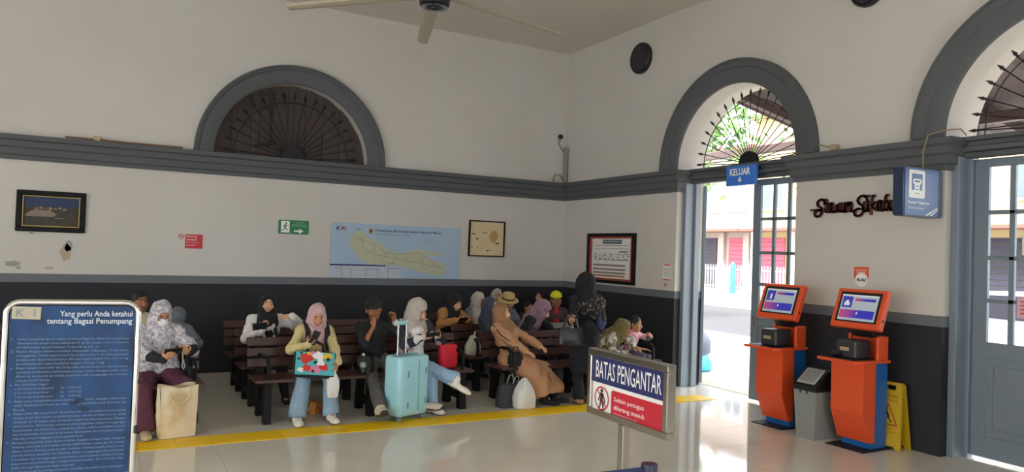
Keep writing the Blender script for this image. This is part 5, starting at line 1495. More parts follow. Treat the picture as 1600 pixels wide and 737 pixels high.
# ================================================================== PEOPLE
# Bodies and garments are smooth surfaces grown from a posed skeleton: a distance field
# of tapered limbs is sampled on a graded grid (fine at head and hands) and skinned.
class Field:
    def __init__(s, lo, hi, step, fine=()):
        s.ax = []
        for a in range(3):
            c = [lo[a]]
            while c[-1] < hi[a]:
                st = step
                for ctr, r, fs in fine:
                    if ctr[a] - r - 0.5 * step <= c[-1] <= ctr[a] + r: st = min(st, fs)
                c.append(c[-1] + st)
            s.ax.append(np.array(c, np.float32))
        s.D = np.full([len(x) for x in s.ax], 1e3, np.float32)
        s.M = np.zeros(s.D.shape, np.uint8)
    def sub(s, lo, hi):
        sl = []
        for a in range(3):
            i0 = max(0, np.searchsorted(s.ax[a], lo[a]) - 2); i1 = min(len(s.ax[a]), np.searchsorted(s.ax[a], hi[a]) + 2)
            if i1 - i0 < 2: return None
            sl.append(slice(i0, i1))
        return tuple(sl)
    def grid(s, sl):
        return (s.ax[0][sl[0]][:, None, None], s.ax[1][sl[1]][None, :, None], s.ax[2][sl[2]][None, None, :])
    def put(s, sl, d, k, m, op):
        cur = s.D[sl]
        if op == '+':
            h = np.maximum(k - np.abs(cur - d), 0) if k > 0 else 0
            new = np.minimum(cur, d) - (h * h / (4 * k) if k > 0 else 0)
            if m is not None:
                mm = s.M[sl]; mm[d < cur] = m
            s.D[sl] = new
        elif op == 'p':                       # paint only
            mm = s.M[sl]; mm[d < 0] = m
        else:
            h = np.maximum(k - np.abs(cur + d), 0) if k > 0 else 0
            s.D[sl] = np.maximum(cur, -d) + (h * h / (4 * k) if k > 0 else 0)
    def cap(s, a, b, ra, rb, k=0.02, m=0, op='+'):
        a = np.asarray(a, float); b = np.asarray(b, float); r = max(ra, rb) + k + 0.012
        sl = s.sub(np.minimum(a, b) - r, np.maximum(a, b) + r)
        if sl is None: return s
        X, Y, Z = s.grid(sl); ab = b - a; L = max(1e-9, ab @ ab)
        t = np.clip(((X - a[0]) * ab[0] + (Y - a[1]) * ab[1] + (Z - a[2]) * ab[2]) / L, 0, 1).astype(np.float32)
        d = np.sqrt((X - a[0] - t * ab[0]) ** 2 + (Y - a[1] - t * ab[1]) ** 2 + (Z - a[2] - t * ab[2]) ** 2) - (ra + (rb - ra) * t)
        s.put(sl, d.astype(np.float32), k, m, op); return s
    def ell(s, c, r, R=None, k=0.02, m=0, op='+'):
        c = np.asarray(c, float); r = np.asarray(r, float); q = max(r) + k + 0.012
        sl = s.sub(c - q, c + q)
        if sl is None: return s
        X, Y, Z = s.grid(sl); X = X - c[0]; Y = Y - c[1]; Z = Z - c[2]
        if R is not None:
            X, Y, Z = (R[0, 0] * X + R[1, 0] * Y + R[2, 0] * Z, R[0, 1] * X + R[1, 1] * Y + R[2, 1] * Z, R[0, 2] * X + R[1, 2] * Y + R[2, 2] * Z)
        k0 = np.sqrt((X / r[0]) ** 2 + (Y / r[1]) ** 2 + (Z / r[2]) ** 2) + 1e-6
        k1 = np.sqrt((X / r[0] ** 2) ** 2 + (Y / r[1] ** 2) ** 2 + (Z / r[2] ** 2) ** 2) + 1e-6
        d = k0 * (k0 - 1) / k1
        s.put(sl, d.astype(np.float32), k, m, op); return s
    def mesh(s, name, mats, parent, fold=None, seed=0):
        D = s.D; ng = D < 0
        nx, ny, nz = D.shape
        if not ng.any(): return None
        idx = np.nonzero(ng); lo = [max(0, i.min() - 1) for i in idx]; hi = [min(n - 1, i.max() + 1) for i, n in zip(idx, D.shape)]
        D = D[lo[0]:hi[0] + 1, lo[1]:hi[1] + 1, lo[2]:hi[2] + 1]; M = s.M[lo[0]:hi[0] + 1, lo[1]:hi[1] + 1, lo[2]:hi[2] + 1]
        ax = [s.ax[a][lo[a]:hi[a] + 1] for a in range(3)]
        ng = D < 0; nx, ny, nz = D.shape
        cs = np.zeros((nx - 1, ny - 1, nz - 1), np.uint8)
        for i in (0, 1):
            for j in (0, 1):
                for k in (0, 1): cs += ng[i:nx - 1 + i, j:ny - 1 + j, k:nz - 1 + k]
        act = np.nonzero((cs > 0) & (cs < 8)); n = len(act[0])
        vid = np.full(cs.shape, -1, np.int32); vid[act] = np.arange(n)
        acc = np.zeros((n, 3)); cnt = np.zeros(n)
        I, J, K = act
        for a in range(3):
            for u in (0, 1):
                for v in (0, 1):
                    o = [0, 0, 0]; o[(a + 1) % 3] = u; o[(a + 2) % 3] = v
                    p = list(o); p[a] = 1
                    d0 = D[I + o[0], J + o[1], K + o[2]]; d1 = D[I + p[0], J + p[1], K + p[2]]
                    cr_ = (d0 < 0) != (d1 < 0)
                    t = np.where(cr_, d0 / np.where(np.abs(d0 - d1) < 1e-9, 1, d0 - d1), 0)
                    t = np.clip(t, 0, 1)
                    c0 = np.stack([ax[0][I + o[0]], ax[1][J + o[1]], ax[2][K + o[2]]], 1); c1 = np.stack([ax[0][I + p[0]], ax[1][J + p[1]], ax[2][K + p[2]]], 1)
                    acc += np.where(cr_[:, None], c0 + (c1 - c0) * t[:, None], 0); cnt += cr_
        V = acc / cnt[:, None]
        Q = []
        for a in range(3):
            b1, b2 = (a + 1) % 3, (a + 2) % 3
            s0 = [slice(1, -1)] * 3; s0[a] = slice(0, -1); s1 = [slice(1, -1)] * 3; s1[a] = slice(1, None)
            A, B = ng[tuple(s0)], ng[tuple(s1)]
            e = np.nonzero(A != B)
            if len(e[0]) == 0: continue
            P = [x.copy() for x in e]
            for q in range(3):
                if q != a: P[q] = P[q] + 1
            def cell(du, dv):
                q = [x.copy() for x in P]; q[b1] = q[b1] - du; q[b2] = q[b2] - dv
                return vid[q[0], q[1], q[2]]
            f = np.stack([cell(1, 1), cell(0, 1), cell(0, 0), cell(1, 0)], 1)
            fl = ~A[e]
            f[fl] = f[fl][:, ::-1]
            Q.append(f)
        F = np.concatenate(Q); F = F[(F >= 0).all(1)]
        # relax grading steps a little
        nb = np.zeros((n, 3)); nc = np.zeros(n)
        for i in range(4):
            np.add.at(nb, F[:, i], V[F[:, (i + 1) % 4]]); np.add.at(nc, F[:, i], 1)
            np.add.at(nb, F[:, i], V[F[:, i - 1]]); np.add.at(nc, F[:, i], 1)
        V = V * 0.55 + nb / np.maximum(nc, 1)[:, None] * 0.45
        if fold:
            amp, fr = fold[0] * 1.5, fold[1]
            e1 = V[F[:, 2]] - V[F[:, 0]]; e2 = V[F[:, 3]] - V[F[:, 1]]; fn = np.cross(e1, e2)
            N = np.zeros((n, 3))
            for i in range(4): np.add.at(N, F[:, i], fn)
            N /= np.linalg.norm(N, axis=1)[:, None] + 1e-9
            rs = np.random.RandomState(seed + 1); w = np.zeros(n)
            for q in range(5):
                kv = rs.normal(0, 1, 3); kv[2] *= 0.55; kv *= fr * (0.7 + 0.5 * q) / np.linalg.norm(kv)
                w += np.sin(V @ kv + rs.rand() * 6.28 + 1.2 * np.sin(V @ rs.normal(0, fr * .5, 3))) / (1 + 0.5 * q)
            V = V + N * (amp * w)[:, None]
        me = bpy.data.meshes.new(name)
        nf = len(F)
        me.vertices.add(n); me.vertices.foreach_set('co', V.astype(np.float32).ravel())
        me.loops.add(nf * 4); me.loops.foreach_set('vertex_index', F.astype(np.int32).ravel())
        me.polygons.add(nf); me.polygons.foreach_set('loop_start', np.arange(0, nf * 4, 4, dtype=np.int32))
        try: me.polygons.foreach_set('loop_total', np.full(nf, 4, np.int32))
        except Exception: pass
        mats = mats if isinstance(mats, (list, tuple)) else [mats]
        if len(mats) > 1:
            mv = M[np.minimum(I + 1, nx - 1), np.minimum(J, ny - 1), np.minimum(K + 1, nz - 1)]
            me.polygons.foreach_set('material_index', np.minimum(mv[F[:, 0]], len(mats) - 1).astype(np.int32))
        me.polygons.foreach_set('use_smooth', np.ones(nf, bool))
        me.update(calc_edges=True); me.validate()
        return add(name, me, list(mats), parent)

def RX(d): c, s = math.cos(FR(d)), math.sin(FR(d)); return np.array([[1, 0, 0], [0, c, -s], [0, s, c]])
def RY(d): c, s = math.cos(FR(d)), math.sin(FR(d)); return np.array([[c, 0, s], [0, 1, 0], [-s, 0, c]])
def RZ(d): c, s = math.cos(FR(d)), math.sin(FR(d)); return np.array([[c, -s, 0], [s, c, 0], [0, 0, 1]])
def unit(v): v = np.asarray(v, float); return v / (np.linalg.norm(v) + 1e-9)
def ik(a, t, l1, l2, pole):
    a = np.asarray(a, float); t = np.asarray(t, float); d = t - a; L = np.linalg.norm(d); u = d / max(L, 1e-6)
    L2 = min(L, (l1 + l2) * 0.998); L2 = max(L2, abs(l1 - l2) + 0.02); t = a + u * L2
    x = (L2 * L2 + l1 * l1 - l2 * l2) / (2 * L2); h = math.sqrt(max(0, l1 * l1 - x * x))
    p = np.asarray(pole, float); p = p - u * (p @ u); p = unit(p)
    return a + u * x + p * h, t

SKIN = [mat('skin_tan', 'c08a66', rough=0.5, var=0.05), mat('lip_tone', 'be7f6c', rough=0.45)]
SKIN_L = [mat('skin_light_tan', 'd9a684', rough=0.5, var=0.05), mat('lip_tone', 'a8605a')]
SKIN_D = [mat('skin_brown', '9a6544', rough=0.5, var=0.05), mat('lip_tone_dark', '8a5244', rough=0.45)]
M_EYE = [mat('eye_white', 'b3aaa2', rough=0.25), mat('iris_dark', '1d1512', rough=0.2)]
M_BROW = mat('brow_hair', '1a1512', rough=0.8)
M_HAIR = mat('black_hair', '15120f', rough=0.6, var=0.2, vs=60)

class Person:
    """local frame: faces -y, x to the viewer's right, z up; origin on the floor under the pelvis"""
    def __init__(s, label, X, Y, rz=0, sc=1.0, lean=0, side=0, twist=0, hz=0.53, head=(0, 0, 0), wide=1.0, fine=1.0, stand=False, group=None, child=False, cat='person', floor=0.0):
        s.t = thing('person', label, cat, (X, Y, floor), FR(rz), group)
        s.o = np.array([X, Y, floor]); s.Rw = RZ(rz); s.sc = sc; s.q = fine; s.wide = wide; s.stand = stand
        R = RX(lean) @ RY(side); s.R = R; tw = RZ(twist); s.Rs = R @ tw
        s.P0 = np.array([0, 0, hz]); u = R @ np.array([0, 0, 1.0]); s.u = u
        g = sc
        s.C = s.P0 + u * .30 * g; s.S = s.P0 + u * .415 * g; s.N = s.P0 + u * .455 * g
        yaw, pit, rol = head
        s.Rh = RZ(yaw) @ RX(pit) @ RY(rol)
        hu = unit(u + s.Rh @ np.array([0, 0, 1.0]))
        s.hs = 1.13 * (sc if not child else sc * 1.30)
        s.H = s.N + hu * (0.070 * g + 0.085 * s.hs) + s.Rs @ np.array([0, -0.02, 0]) * g
        s.x = s.Rs @ np.array([1.0, 0, 0]); s.fw = s.Rs @ np.array([0, -1.0, 0])
        s.sh = {-1: s.S - s.x * .158 * g * (0.5 + 0.5 * wide), 1: s.S + s.x * .158 * g * (0.5 + 0.5 * wide)}
        s.hip = {-1: s.P0 + R @ np.array([-.085, 0, -.01]) * g, 1: s.P0 + R @ np.array([.085, 0, -.01]) * g}
        s.arm = {}; s.hand = {}; s.leg = {}; s.foot = {}
    def L(s, w):                              # world point -> local
        return s.Rw.T @ (np.asarray(w, float) - s.o)
    def Ld(s, w): return s.Rw.T @ np.asarray(w, float)
    def arm_to(s, side, w, pole=(0.6, 0.5, -1), f=(0, -1, 0), n=(0, 0, -1), curl=25, local=False, spread=1.0):
        t = np.asarray(w, float) if local else s.L(w)
        p = np.asarray(pole, float).copy(); p[0] *= side
        e, wr = ik(s.sh[side], t, .275 * s.sc, .235 * s.sc, p)
        s.arm[side] = (e, wr); f = unit(f); n = np.asarray(n, float); n = unit(n - f * (n @ f))
        s.hand[side] = (f, n, curl); return s
    def leg_to(s, side, w, pole=(0.1, -1, 0.4), toe=(0, -1, 0), local=False):
        t = np.asarray(w, float) if local else s.L(w)
        p = np.asarray(pole, float).copy(); p[0] *= side
        k, an = ik(s.hip[side], t, .40 * s.sc, .385 * s.sc, p)
        s.leg[side] = (k, an); s.foot[side] = unit(toe); return s
    def sit(s, spread=0.10, fwd=0.42, drop=0.09, toe=12):
        for sd in (-1, 1):
            s.leg_to(sd, (sd * spread, -fwd * s.sc, drop * s.sc if not s.o[2] else drop), toe=(sd * math.sin(FR(toe)), -1, 0), local=True)
        return s
    # ---- distance-field pieces
    def torso(s, F, inf=0.0, k=0.04, m=0):
        g = s.sc; w = s.wide; R = s.R
        F.ell(s.P0 + R @ np.array([0, .005, .0]) * g, np.array([.155 * w, .115, .105]) * g + inf, R, k, m)
        F.ell(s.P0 + s.u * .15 * g, np.array([.130 * w, .098 * w, .15]) * g + inf, R, k, m)
        F.ell(s.P0 + s.u * .31 * g + s.fw * .008 * g, np.array([.150 * w, .105 * w, .15]) * g + inf, s.Rs, k, m)
        F.cap(s.sh[-1], s.sh[1], .052 * g + inf, .052 * g + inf, k, m)
        F.cap(s.N - s.u * .03 * g, s.N + s.u * .02 * g, .06 * g + inf, .05 * g + inf, k, m)
    def bust(s, F, inf=0, m=0):
        g = s.sc
        for sd in (-1, 1): F.ell(s.P0 + s.u * .285 * g + s.fw * .075 * g + s.x * sd * .062 * g, np.array([.062, .055, .062]) * g + inf, s.Rs, .05, m)
    def arms(s, F, inf=0.0, m=0, upto=1.0, cuff=None):
        g = s.sc
        for sd in s.arm:
            e, w = s.arm[sd]; a = s.sh[sd]
            F.cap(a, e, .048 * g + inf, .038 * g + inf, .03, m)
            if upto > 0.55:
                q = e + (w - e) * ((upto - .5) * 2)
                F.cap(e, q, .039 * g + inf, .026 * g + inf * 1.2, .02, m)
    def legs(s, F, inf=0.0, m=0, hem=None, upto=1.0):
        g = s.sc
        for sd in s.leg:
            kn, an = s.leg[sd]; a = s.hip[sd]
            F.cap(a, kn, .083 * g + inf, .056 * g + inf, .04, m)
            q = kn + (an - kn) * upto
            F.cap(kn, q, .054 * g + inf, (hem if hem else .034 * g + inf), .02, m)
    def headsdf(s, F, m=0):
        h = s.hs; R = s.Rh; c = s.H
        p = lambda x, y, z: c + R @ (np.array([x, y, z]) * h)
        F.cap(s.N - s.u * .02, p(0, .015, -.06), .052 * s.sc, .05 * h, .03, m)
        F.ell(p(0, .015, .030), np.array([.074, .092, .083]) * h, R, .02, m)
        F.ell(p(0, -.028, -.040), np.array([.058, .062, .070]) * h, R, .03, m)
        F.ell(p(0, -.062, -.090), np.array([.022, .018, .016]) * h, R, .03, m)
        for sd in (-1, 1):
            F.ell(p(sd * .036, -.066, -.030), np.array([.024, .020, .022]) * h, R, .02, m)
            F.ell(p(sd * .031, -.090, .003), np.array([.018, .013, .011]) * h, R, .012, m, '-')
            F.ell(p(sd * .030, -.068, .003), np.array([.015, .0125, .0125]) * h, R, .006, m)
            F.cap(p(sd * .018, -.0795, .0105), p(sd * .042, -.0725, .0095), .0052 * h, .0046 * h, .004, m)
            F.cap(p(sd * .019, -.0775, -.0075), p(sd * .041, -.071, -.0065), .0042 * h, .004 * h, .004, m)
            F.ell(p(sd * .076, .006, -.012), np.array([.010, .018, .028]) * h, R, .008, m)
        F.cap(p(0, -.088, .008), p(0, -.107, -.030), .009 * h, .0135 * h, .012, m)
        for sd in (-1, 1): F.ell(p(sd * .011, -.096, -.034), np.array([.009, .010, .008]) * h, R, .006, m)
        F.ell(p(0, -.086, -.058), np.array([.020, .009, .0052]) * h, R, .006, 1)
        F.ell(p(0, -.084, -.067), np.array([.017, .009, .0058]) * h, R, .006, 1)
    def hands(s, F, m=0, thin=1.0):
        g = s.sc * 0.98
        for sd in s.hand:
            f, n, curl = s.hand[sd]; e, w = s.arm[sd]
            x = np.cross(n, f); x = unit(x)
            # thumb on the inner (front/up) side of each hand
            th = -x if sd < 0 else x
            B = lambda a, b_, c_: w + (f * a + x * b_ + n * c_) * g
            F.cap(w - f * .01, B(.03, 0, 0), .024 * g, .026 * g, .015, m)
            R = np.stack([x, f, n], 1)
            F.ell(B(.050, 0, 0), np.array([.040, .052, .017]) * g, R, .012, m)
            if True:
                sg = 1.0 if th @ x > 0 else -1.0
                order = [(sg * .031, 0), (sg * .010, 0), (-sg * .011, 0), (-sg * .030, 0)]
                lens = [.068, .078, .073, .056]
                for (ofs, _), ln in zip(order, lens):
                    p0 = B(.088, ofs, 0); d = f; c1 = FR(curl * .75); p = p0
                    for seg, (fr_, r0, r1) in enumerate(((.42, .0098, .0092), (.33, .0092, .0084), (.25, .0084, .0072))):
                        d = unit(d * math.cos(c1) + unit(n - d * (n @ d)) * math.sin(c1)) if curl > 1 else d
                        q = p + d * ln * fr_ * g * 1.05
                        F.cap(p, q, r0 * g, r1 * g, .004, m); p = q
            p = B(.025, 0, 0) + th * .028 * g
            d = unit(f * .62 + th * .75 + n * .25); q = p + d * .036 * g
            F.cap(p, q, .0125 * g, .0105 * g, .008, m)
            d = unit(f * .9 + th * .32 + n * (.2 + curl / 120)); F.cap(q, q + d * .032 * g, .0105 * g, .0085 * g, .005, m)
    def bounds(s, pad=0.12):
        P = [s.P0, s.N, s.H + [0, 0, .15], s.H - [0, 0, .1], s.sh[-1], s.sh[1]]
        for d in (s.arm, s.leg):
            for sd in d: P += list(d[sd])
        for sd in s.foot: P.append(s.leg[sd][1] + s.foot[sd] * .15)
        P = np.array(P); return P.min(0) - pad, P.max(0) + pad
    def body(s, skin=SKIN, face=True, feet=True):
        lo, hi = s.bounds(.13)
        q = s.q
        fine = [(s.H, .125 * s.hs, .0048 * q)]
        for sd in s.hand:
            f, n, c_ = s.hand[sd]; fine.append((s.arm[sd][1] + f * .075 * s.sc, .085 * s.sc, .0052 * q))
        F = Field(lo, hi, .015 * q, fine)
        s.torso(F, -.006); s.arms(F, -.004)
        if s.leg:
            s.legs(F, -.008)
            if feet:
                for sd in s.foot:
                    a = s.leg[sd][1]; d = s.foot[sd]; up = unit(np.array([0, 0, 1.0]) - d * d[2]); F.cap(a, a + d * .03 - up * .02, .034 * s.sc, .03 * s.sc, .02, 0); F.cap(a + d * .02 - up * .04 * s.sc, a + d * .12 * s.sc - up * .05 * s.sc, .028 * s.sc, .018 * s.sc, .02, 0)
        s.headsdf(F); s.hands(F)
        o = F.mesh('body', skin, s.t)
        if face:
            R = Matrix(s.Rh.tolist()).to_4x4(); Mh = Matrix.Translation(s.H) @ R
            for sd in (-1, 1):
                b = MB(); b.ball((sd * .030 * s.hs, -.0715 * s.hs, .0025 * s.hs), .0112 * s.hs, 12, Mh); b.mi(1); b.ball((sd * .030 * s.hs, -.0778 * s.hs, .0010 * s.hs), (.0070 * s.hs, .0055 * s.hs, .0066 * s.hs), 10, Mh); b.build('eye', M_EYE, s.t, recalc=False)
                b = MB(); b.tube([tuple(Mh @ Vector((sd * x * s.hs, y * s.hs, z * s.hs))) for x, y, z in ((.013, -.0815, .021), (.029, -.0785, .026), (.044, -.0665, .021))], [.0028 * s.hs, .0036 * s.hs, .002 * s.hs], 6); b.build('eyebrow', M_BROW, s.t)
        return s
    # ---- clothes
    def top(s, m, inf=.014, sleeve=1.0, name='shirt', length=0.0, fold=(.0028, 34), bust=False, seed=1, collar=None):
        lo, hi = s.bounds(.16); F = Field(lo, hi, .0115 * s.q)
        s.torso(F, inf)
        if bust: s.bust(F, inf)
        if length:
            for sd in s.leg:
                kn, an = s.leg[sd]; F.cap(s.hip[sd], s.hip[sd] + (kn - s.hip[sd]) * length, .09 * s.sc + inf, .075 * s.sc + inf, .05)
        s.arms(F, inf, 0, sleeve)
        # neck opening
        F.cap(s.N + s.u * .005, s.N + s.u * .2, .056 * s.sc, .06 * s.sc, .01, None, '-')
        F.mesh(name, m, s.t, fold, seed); return s
    def trousers(s, m, inf=.010, hem=None, upto=0.98, name='trousers', fold=(.003, 26), seed=2):
        lo, hi = s.bounds(.16); hi = np.minimum(hi, [9, 9, s.P0[2] + .22]); F = Field(lo, hi, .0115 * s.q)
        g = s.sc
        F.ell(s.P0 + s.R @ np.array([0, .005, .0]) * g, np.array([.158 * s.wide, .12, .11]) * g + inf, s.R, .04)
        s.legs(F, inf, 0, hem, upto)
        for sd in s.leg:
            kn, an = s.leg[sd]; v = unit(an - kn); q = kn + (an - kn) * upto; F.ell(q + v * .275, (.25, .25, .25), None, .004, None, '-')
        F.mesh(name, m, s.t, fold, seed); return s
    def skirt(s, m, r0=.10, r1=.085, hem=.12, upto=.92, name='skirt', fold=(.006, 20), seed=3, extra=()):
        lo, hi = s.bounds(.22); F = Field(lo, hi, .012 * s.q); g = s.sc
        F.ell(s.P0, np.array([.17 * s.wide, .135, .12]) * g, s.R, .04)
        ks = [s.leg[sd] for sd in (-1, 1)]
        for w in np.linspace(0, 1, 5):
            a = s.hip[-1] * (1 - w) + s.hip[1] * w; kn = ks[0][0] * (1 - w) + ks[1][0] * w; an = ks[0][1] * (1 - w) + ks[1][1] * w
            q = kn + (an - kn) * upto
            F.cap(a, kn, r0 * g, r1 * g, .06); F.cap(kn, q, r1 * g, hem * g, .05)
        for a, b_, ra, rb in extra: F.cap(a, b_, ra, rb, .06)
        if s.leg:
            zb = min(ks[0][1][2], ks[1][1][2]) + .012
            F.ell(np.array([ks[0][1][0] * .5 + ks[1][1][0] * .5, ks[0][1][1] * .5 + ks[1][1][1] * .5, zb - .30]), (.6, .6, .30 + .055), None, .005, None, '-')
        F.mesh(name, m, s.t, fold, seed); return s
    def shoes(s, m, m2, size=1.0, name='shoe', toe_cap=False):
        for sd in s.foot:
            a = s.leg[sd][1]; d = s.foot[sd]; g = s.sc * size
            up = unit(np.array([0, 0, 1.0]) - d * d[2]); x = np.cross(d, up); R = np.stack([x, d, up], 1)
            c = a - up * .045 * g + d * .055 * g
            F = Field(c - .24, c + .24, .0085 * s.q)
            F.ell(c - d * .06 * g + up * .005 * g, np.array([.042, .07, .045]) * g, R, .03, 0)
            F.ell(c + d * .055 * g - up * .005 * g, np.array([.046, .088, .034]) * g, R, .03, 0)
            F.cap(a - up * .03 * g, a + up * .015 * g, .043 * g, .04 * g, .02, 0)
            F.ell(c - up * .072 * g, np.array([.5, .5, .04]) * g, R, .006, None, '-')
            F.ell(c - up * .044 * g + d * .0 * g, np.array([.10, .30, .034]) * g, R, .0, 1, 'p')
            if toe_cap: F.ell(c + d * .155 * g - up * .02 * g, np.array([.06, .045, .04]) * g, R, .0, 1, 'p')
            F.mesh(name, [m, m2], s.t)
        return s
    def hijab(s, m, drape=.19, back=True, fold=(.0026, 42), seed=4, front=.10, loose=1.0, name='hijab', low=.33, open_=1.0, flare=1.0):
        """head scarf: wraps skull and jaw, leaves the face oval, drapes over shoulders and chest"""
        h = s.hs; R = s.Rh; c = s.H; g = s.sc
        p = lambda x, y, z: c + R @ (np.array([x, y, z]) * h)
        lo = np.minimum(s.H - .2, s.P0 + s.u * .05 - .28); hi = np.maximum(s.H + .2, s.S + .28)
        F = Field(lo, hi, .010 * s.q, [(s.H, .12, .0055 * s.q)])
        F.ell(p(0, .018, .026), np.array([.088 * loose, .106 * loose, .098 * loose]) * h, R, .03)
        F.ell(p(0, -.022, -.055), np.array([.076 * loose, .076, .080]) * h, R, .03)
        F.cap(p(0, .0, -.07), s.N - s.u * .03, .080 * h * loose, .105 * g, .05)
        if flare: F.cap(p(0, .035, -.02), s.N - s.u * .045 * g - s.fw * .035 * g, .082 * h * loose, .118 * g * flare, .05)
        F.ell(s.N - s.u * .07 * g - s.fw * .0, np.array([.165 * s.wide, .115 * s.wide, .10]) * g + .016, s.Rs, .05)
        if front > 0:
            a = s.N - s.u * .06 * g + s.fw * .05 * g; b_ = s.P0 + s.u * low * g + s.fw * .075 * g
            for w in (-1, 0, 1): F.cap(a + s.x * w * .05, b_ + s.x * w * drape * .45, .07 * g, front * .62 * g + .01, .05)
        if back:
            a = s.N - s.u * .05 * g - s.fw * .05 * g; b_ = s.P0 + s.u * (low + .03) * g - s.fw * .055 * g
            for w in (-1, 0, 1): F.cap(a + s.x * w * .05, b_ + s.x * w * .09, .06 * g, .055 * g, .05)
        F.ell(p(0, -.125, -.014), np.array([.053 * open_, .105, .078]) * h, R, .012, None, '-')
        F.mesh(name, m, s.t, fold, seed); return s
    def hair(s, m=M_HAIR, name='hair', low=0.0):
        h = s.hs; R = s.Rh; c = s.H; p = lambda x, y, z: c + R @ (np.array([x, y, z]) * h)
        F = Field(s.H - .15, s.H + .15, .0065 * s.q)
        F.ell(p(0, .018, .034), np.array([.0815, .097, .088]) * h, R, .01)
        F.ell(p(0, .05, -.02), np.array([.068, .06, .07]) * h, R, .02)
        F.ell(p(0, -.11, -.035), np.array([.074, .10, .092]) * h, R, .01, None, '-')
        for sd in (-1, 1): F.ell(p(sd * .085, -.03, -.05), np.array([.03, .05, .05]) * h, R, .01, None, '-')
        F.mesh(name, m, s.t, (.0015, 120)); return s
    def cap_hat(s, m, name='cap', brim=True, m2=None, tilt=0, turn=0):
        h = s.hs; R = s.Rh @ RZ(turn); c = s.H; p = lambda x, y, z: c + R @ (np.array([x, y, z]) * h)
        F = Field(s.H - .22, s.H + .22, .0065 * s.q)
        F.ell(p(0, .012, .040), np.array([.088, .104, .090]) * h, R, .01)
        F.ell(p(0, 0, -.07), np.array([.3, .3, .112]) * h, R, .008, None, '-')
        if brim:
            Rb = R @ RX(8)
            F.ell(p(0, -.105, .047), np.array([.074, .082, .007]) * h, Rb, .006, 1 if m2 else 0)
        F.ell(p(0, .012, .130), np.array([.010, .010, .006]) * h, R, .004)
        F.mesh(name, [m, m2] if m2 else m, s.t); return s
    def strip(s, name, pts, w, th, m, up=(0, 0, 1)):
        """flat band along local points"""
        b = MB(); P = [Vector(p) for p in pts]
        for p, q_ in zip(P, P[1:]):
            d = (q_ - p); L_ = d.length; d.normalize(); x = d.cross(Vector(up)).normalized(); y = x.cross(d).normalized()
            Mx = Matrix(((x.x, d.x, y.x, (p.x + q_.x) / 2), (x.y, d.y, y.y, (p.y + q_.y) / 2), (x.z, d.z, y.z, (p.z + q_.z) / 2), (0, 0, 0, 1)))
            b.box((0, 0, 0), (w, L_ * 1.08, th), min(th, w) * .2, M=Mx)
        return b.build(name, m, s.t)
    def world(s, p): return Vector(s.Rw @ np.asarray(p, float) + s.o)

def phone(pos, f, n, label, w=.075, l=.155, m=None):
    """slab held with its long side along f and its screen towards n"""
    f = unit(f); n = unit(np.asarray(n) - f * (np.asarray(n) @ f)); x = np.cross(f, n)
    t = thing('mobile_phone', label, 'phone', tuple(pos))
    Mx = Matrix(((x[0], f[0], n[0], 0), (x[1], f[1], n[1], 0), (x[2], f[2], n[2], 0), (0, 0, 0, 1)))
    b = MB(); b.box((0, 0, 0), (w, l, .009), .003, M=Mx); b.build('phone_body', m or M_BLACK, t)
    b = MB(); b.box((0, 0, .0048), (w - .008, l - .012, .001), M=Mx); b.build('phone_screen', mat('phone_glass', '22262c', rough=0.1), t)
    b = MB(); b.box((-w * .22, l * .36, -.0055), (.022, .03, .003), .001, M=Mx); b.build('phone_lens', mat('phone_lens_grey', '3b3d42', rough=0.2), t)
    return t
# ---- cloth
K = dict(rough=0.85, bump=0.7, bs=15, bd=0.03, var=0.1)
C_PINKH = mat('dusty_pink_scarf', 'c9a5a8', **K)
C_CARD = mat('pale_yellow_knit', 'd2c48c', **K)
C_JEAN = mat('mid_blue_denim', '8aa6bd', rough=0.9, var=0.22, vs=6, bump=0.7, bs=14, bd=0.03)
C_JEANL = mat('light_blue_denim', '9fc0dd', rough=0.9, var=0.18, vs=6, bump=0.7, bs=14, bd=0.03)
C_BLACK = mat('black_cotton', '1d1e22', **K)
C_CHAR = mat('charcoal_twill', '55524f', **K)
C_GREYH = mat('light_grey_scarf', 'b9b1a8', **K)
C_TAN = mat('tan_brown_dress_cloth', 'bb8c68', **K)
C_BRNH = mat('cinnamon_scarf', '98704f', **K)
C_NAVY = mat('navy_cloth', '10121b', **K)
C_NAVY2 = mat('slate_navy_scarf', '3c4152', **K)
C_MAUVE = mat('mauve_scarf', '9a7d8c', **K)
C_MUST = mat('mustard_knit', 'b07f45', **K)
C_WHITE = mat('white_cotton', 'e4e3e2', **K)
C_MAROON = mat('maroon_trousers_cloth', '55293b', **K)
C_GREYC = mat('blue_grey_cotton', '6f7784', **K)
C_OLIVE = mat('olive_scarf', '7c7048', **K)
C_PINKS = mat('pink_check_shirt', 'd79aa4', **K)
C_PINKS = pattern_mat('pink_check_cotton', ['c98790', 'dda7ae', 'e6bcc0'], scale=40, kind='voronoi', rough=0.85)
C_FLOW = pattern_mat('grey_white_floral_print', ['8d8a94', 'aaa7b0', 'c4c1c6', 'd4d2d4', 'b2afb8', 'cfccd2'], scale=52, kind='voronoi', rough=0.85)
C_VARS = pattern_mat('pink_black_white_jacket', ['2a2a33', '2a2a33', 'd8b7bb', 'dcd8d6', '34343e'], scale=13, kind='voronoi', rough=0.8, stretch=(1, 1, .5))
C_SHAWL = pattern_mat('dark_floral_shawl', ['15151c', '1a1a22', '22222c', '1c1c26', '15151c', '6f5646', '1a1a22', '8d7868', '24242e'], scale=44, kind='voronoi', rough=0.85)
C_CAMO = pattern_mat('cream_grey_floral_print', ['8f8775', 'd8d2c4', 'bdb7ad', 'e4e0d8', '77705e'], scale=20, kind='voronoi', rough=0.85)
C_SNEAK = mat('off_white_sneaker', 'ece8de', rough=0.6)
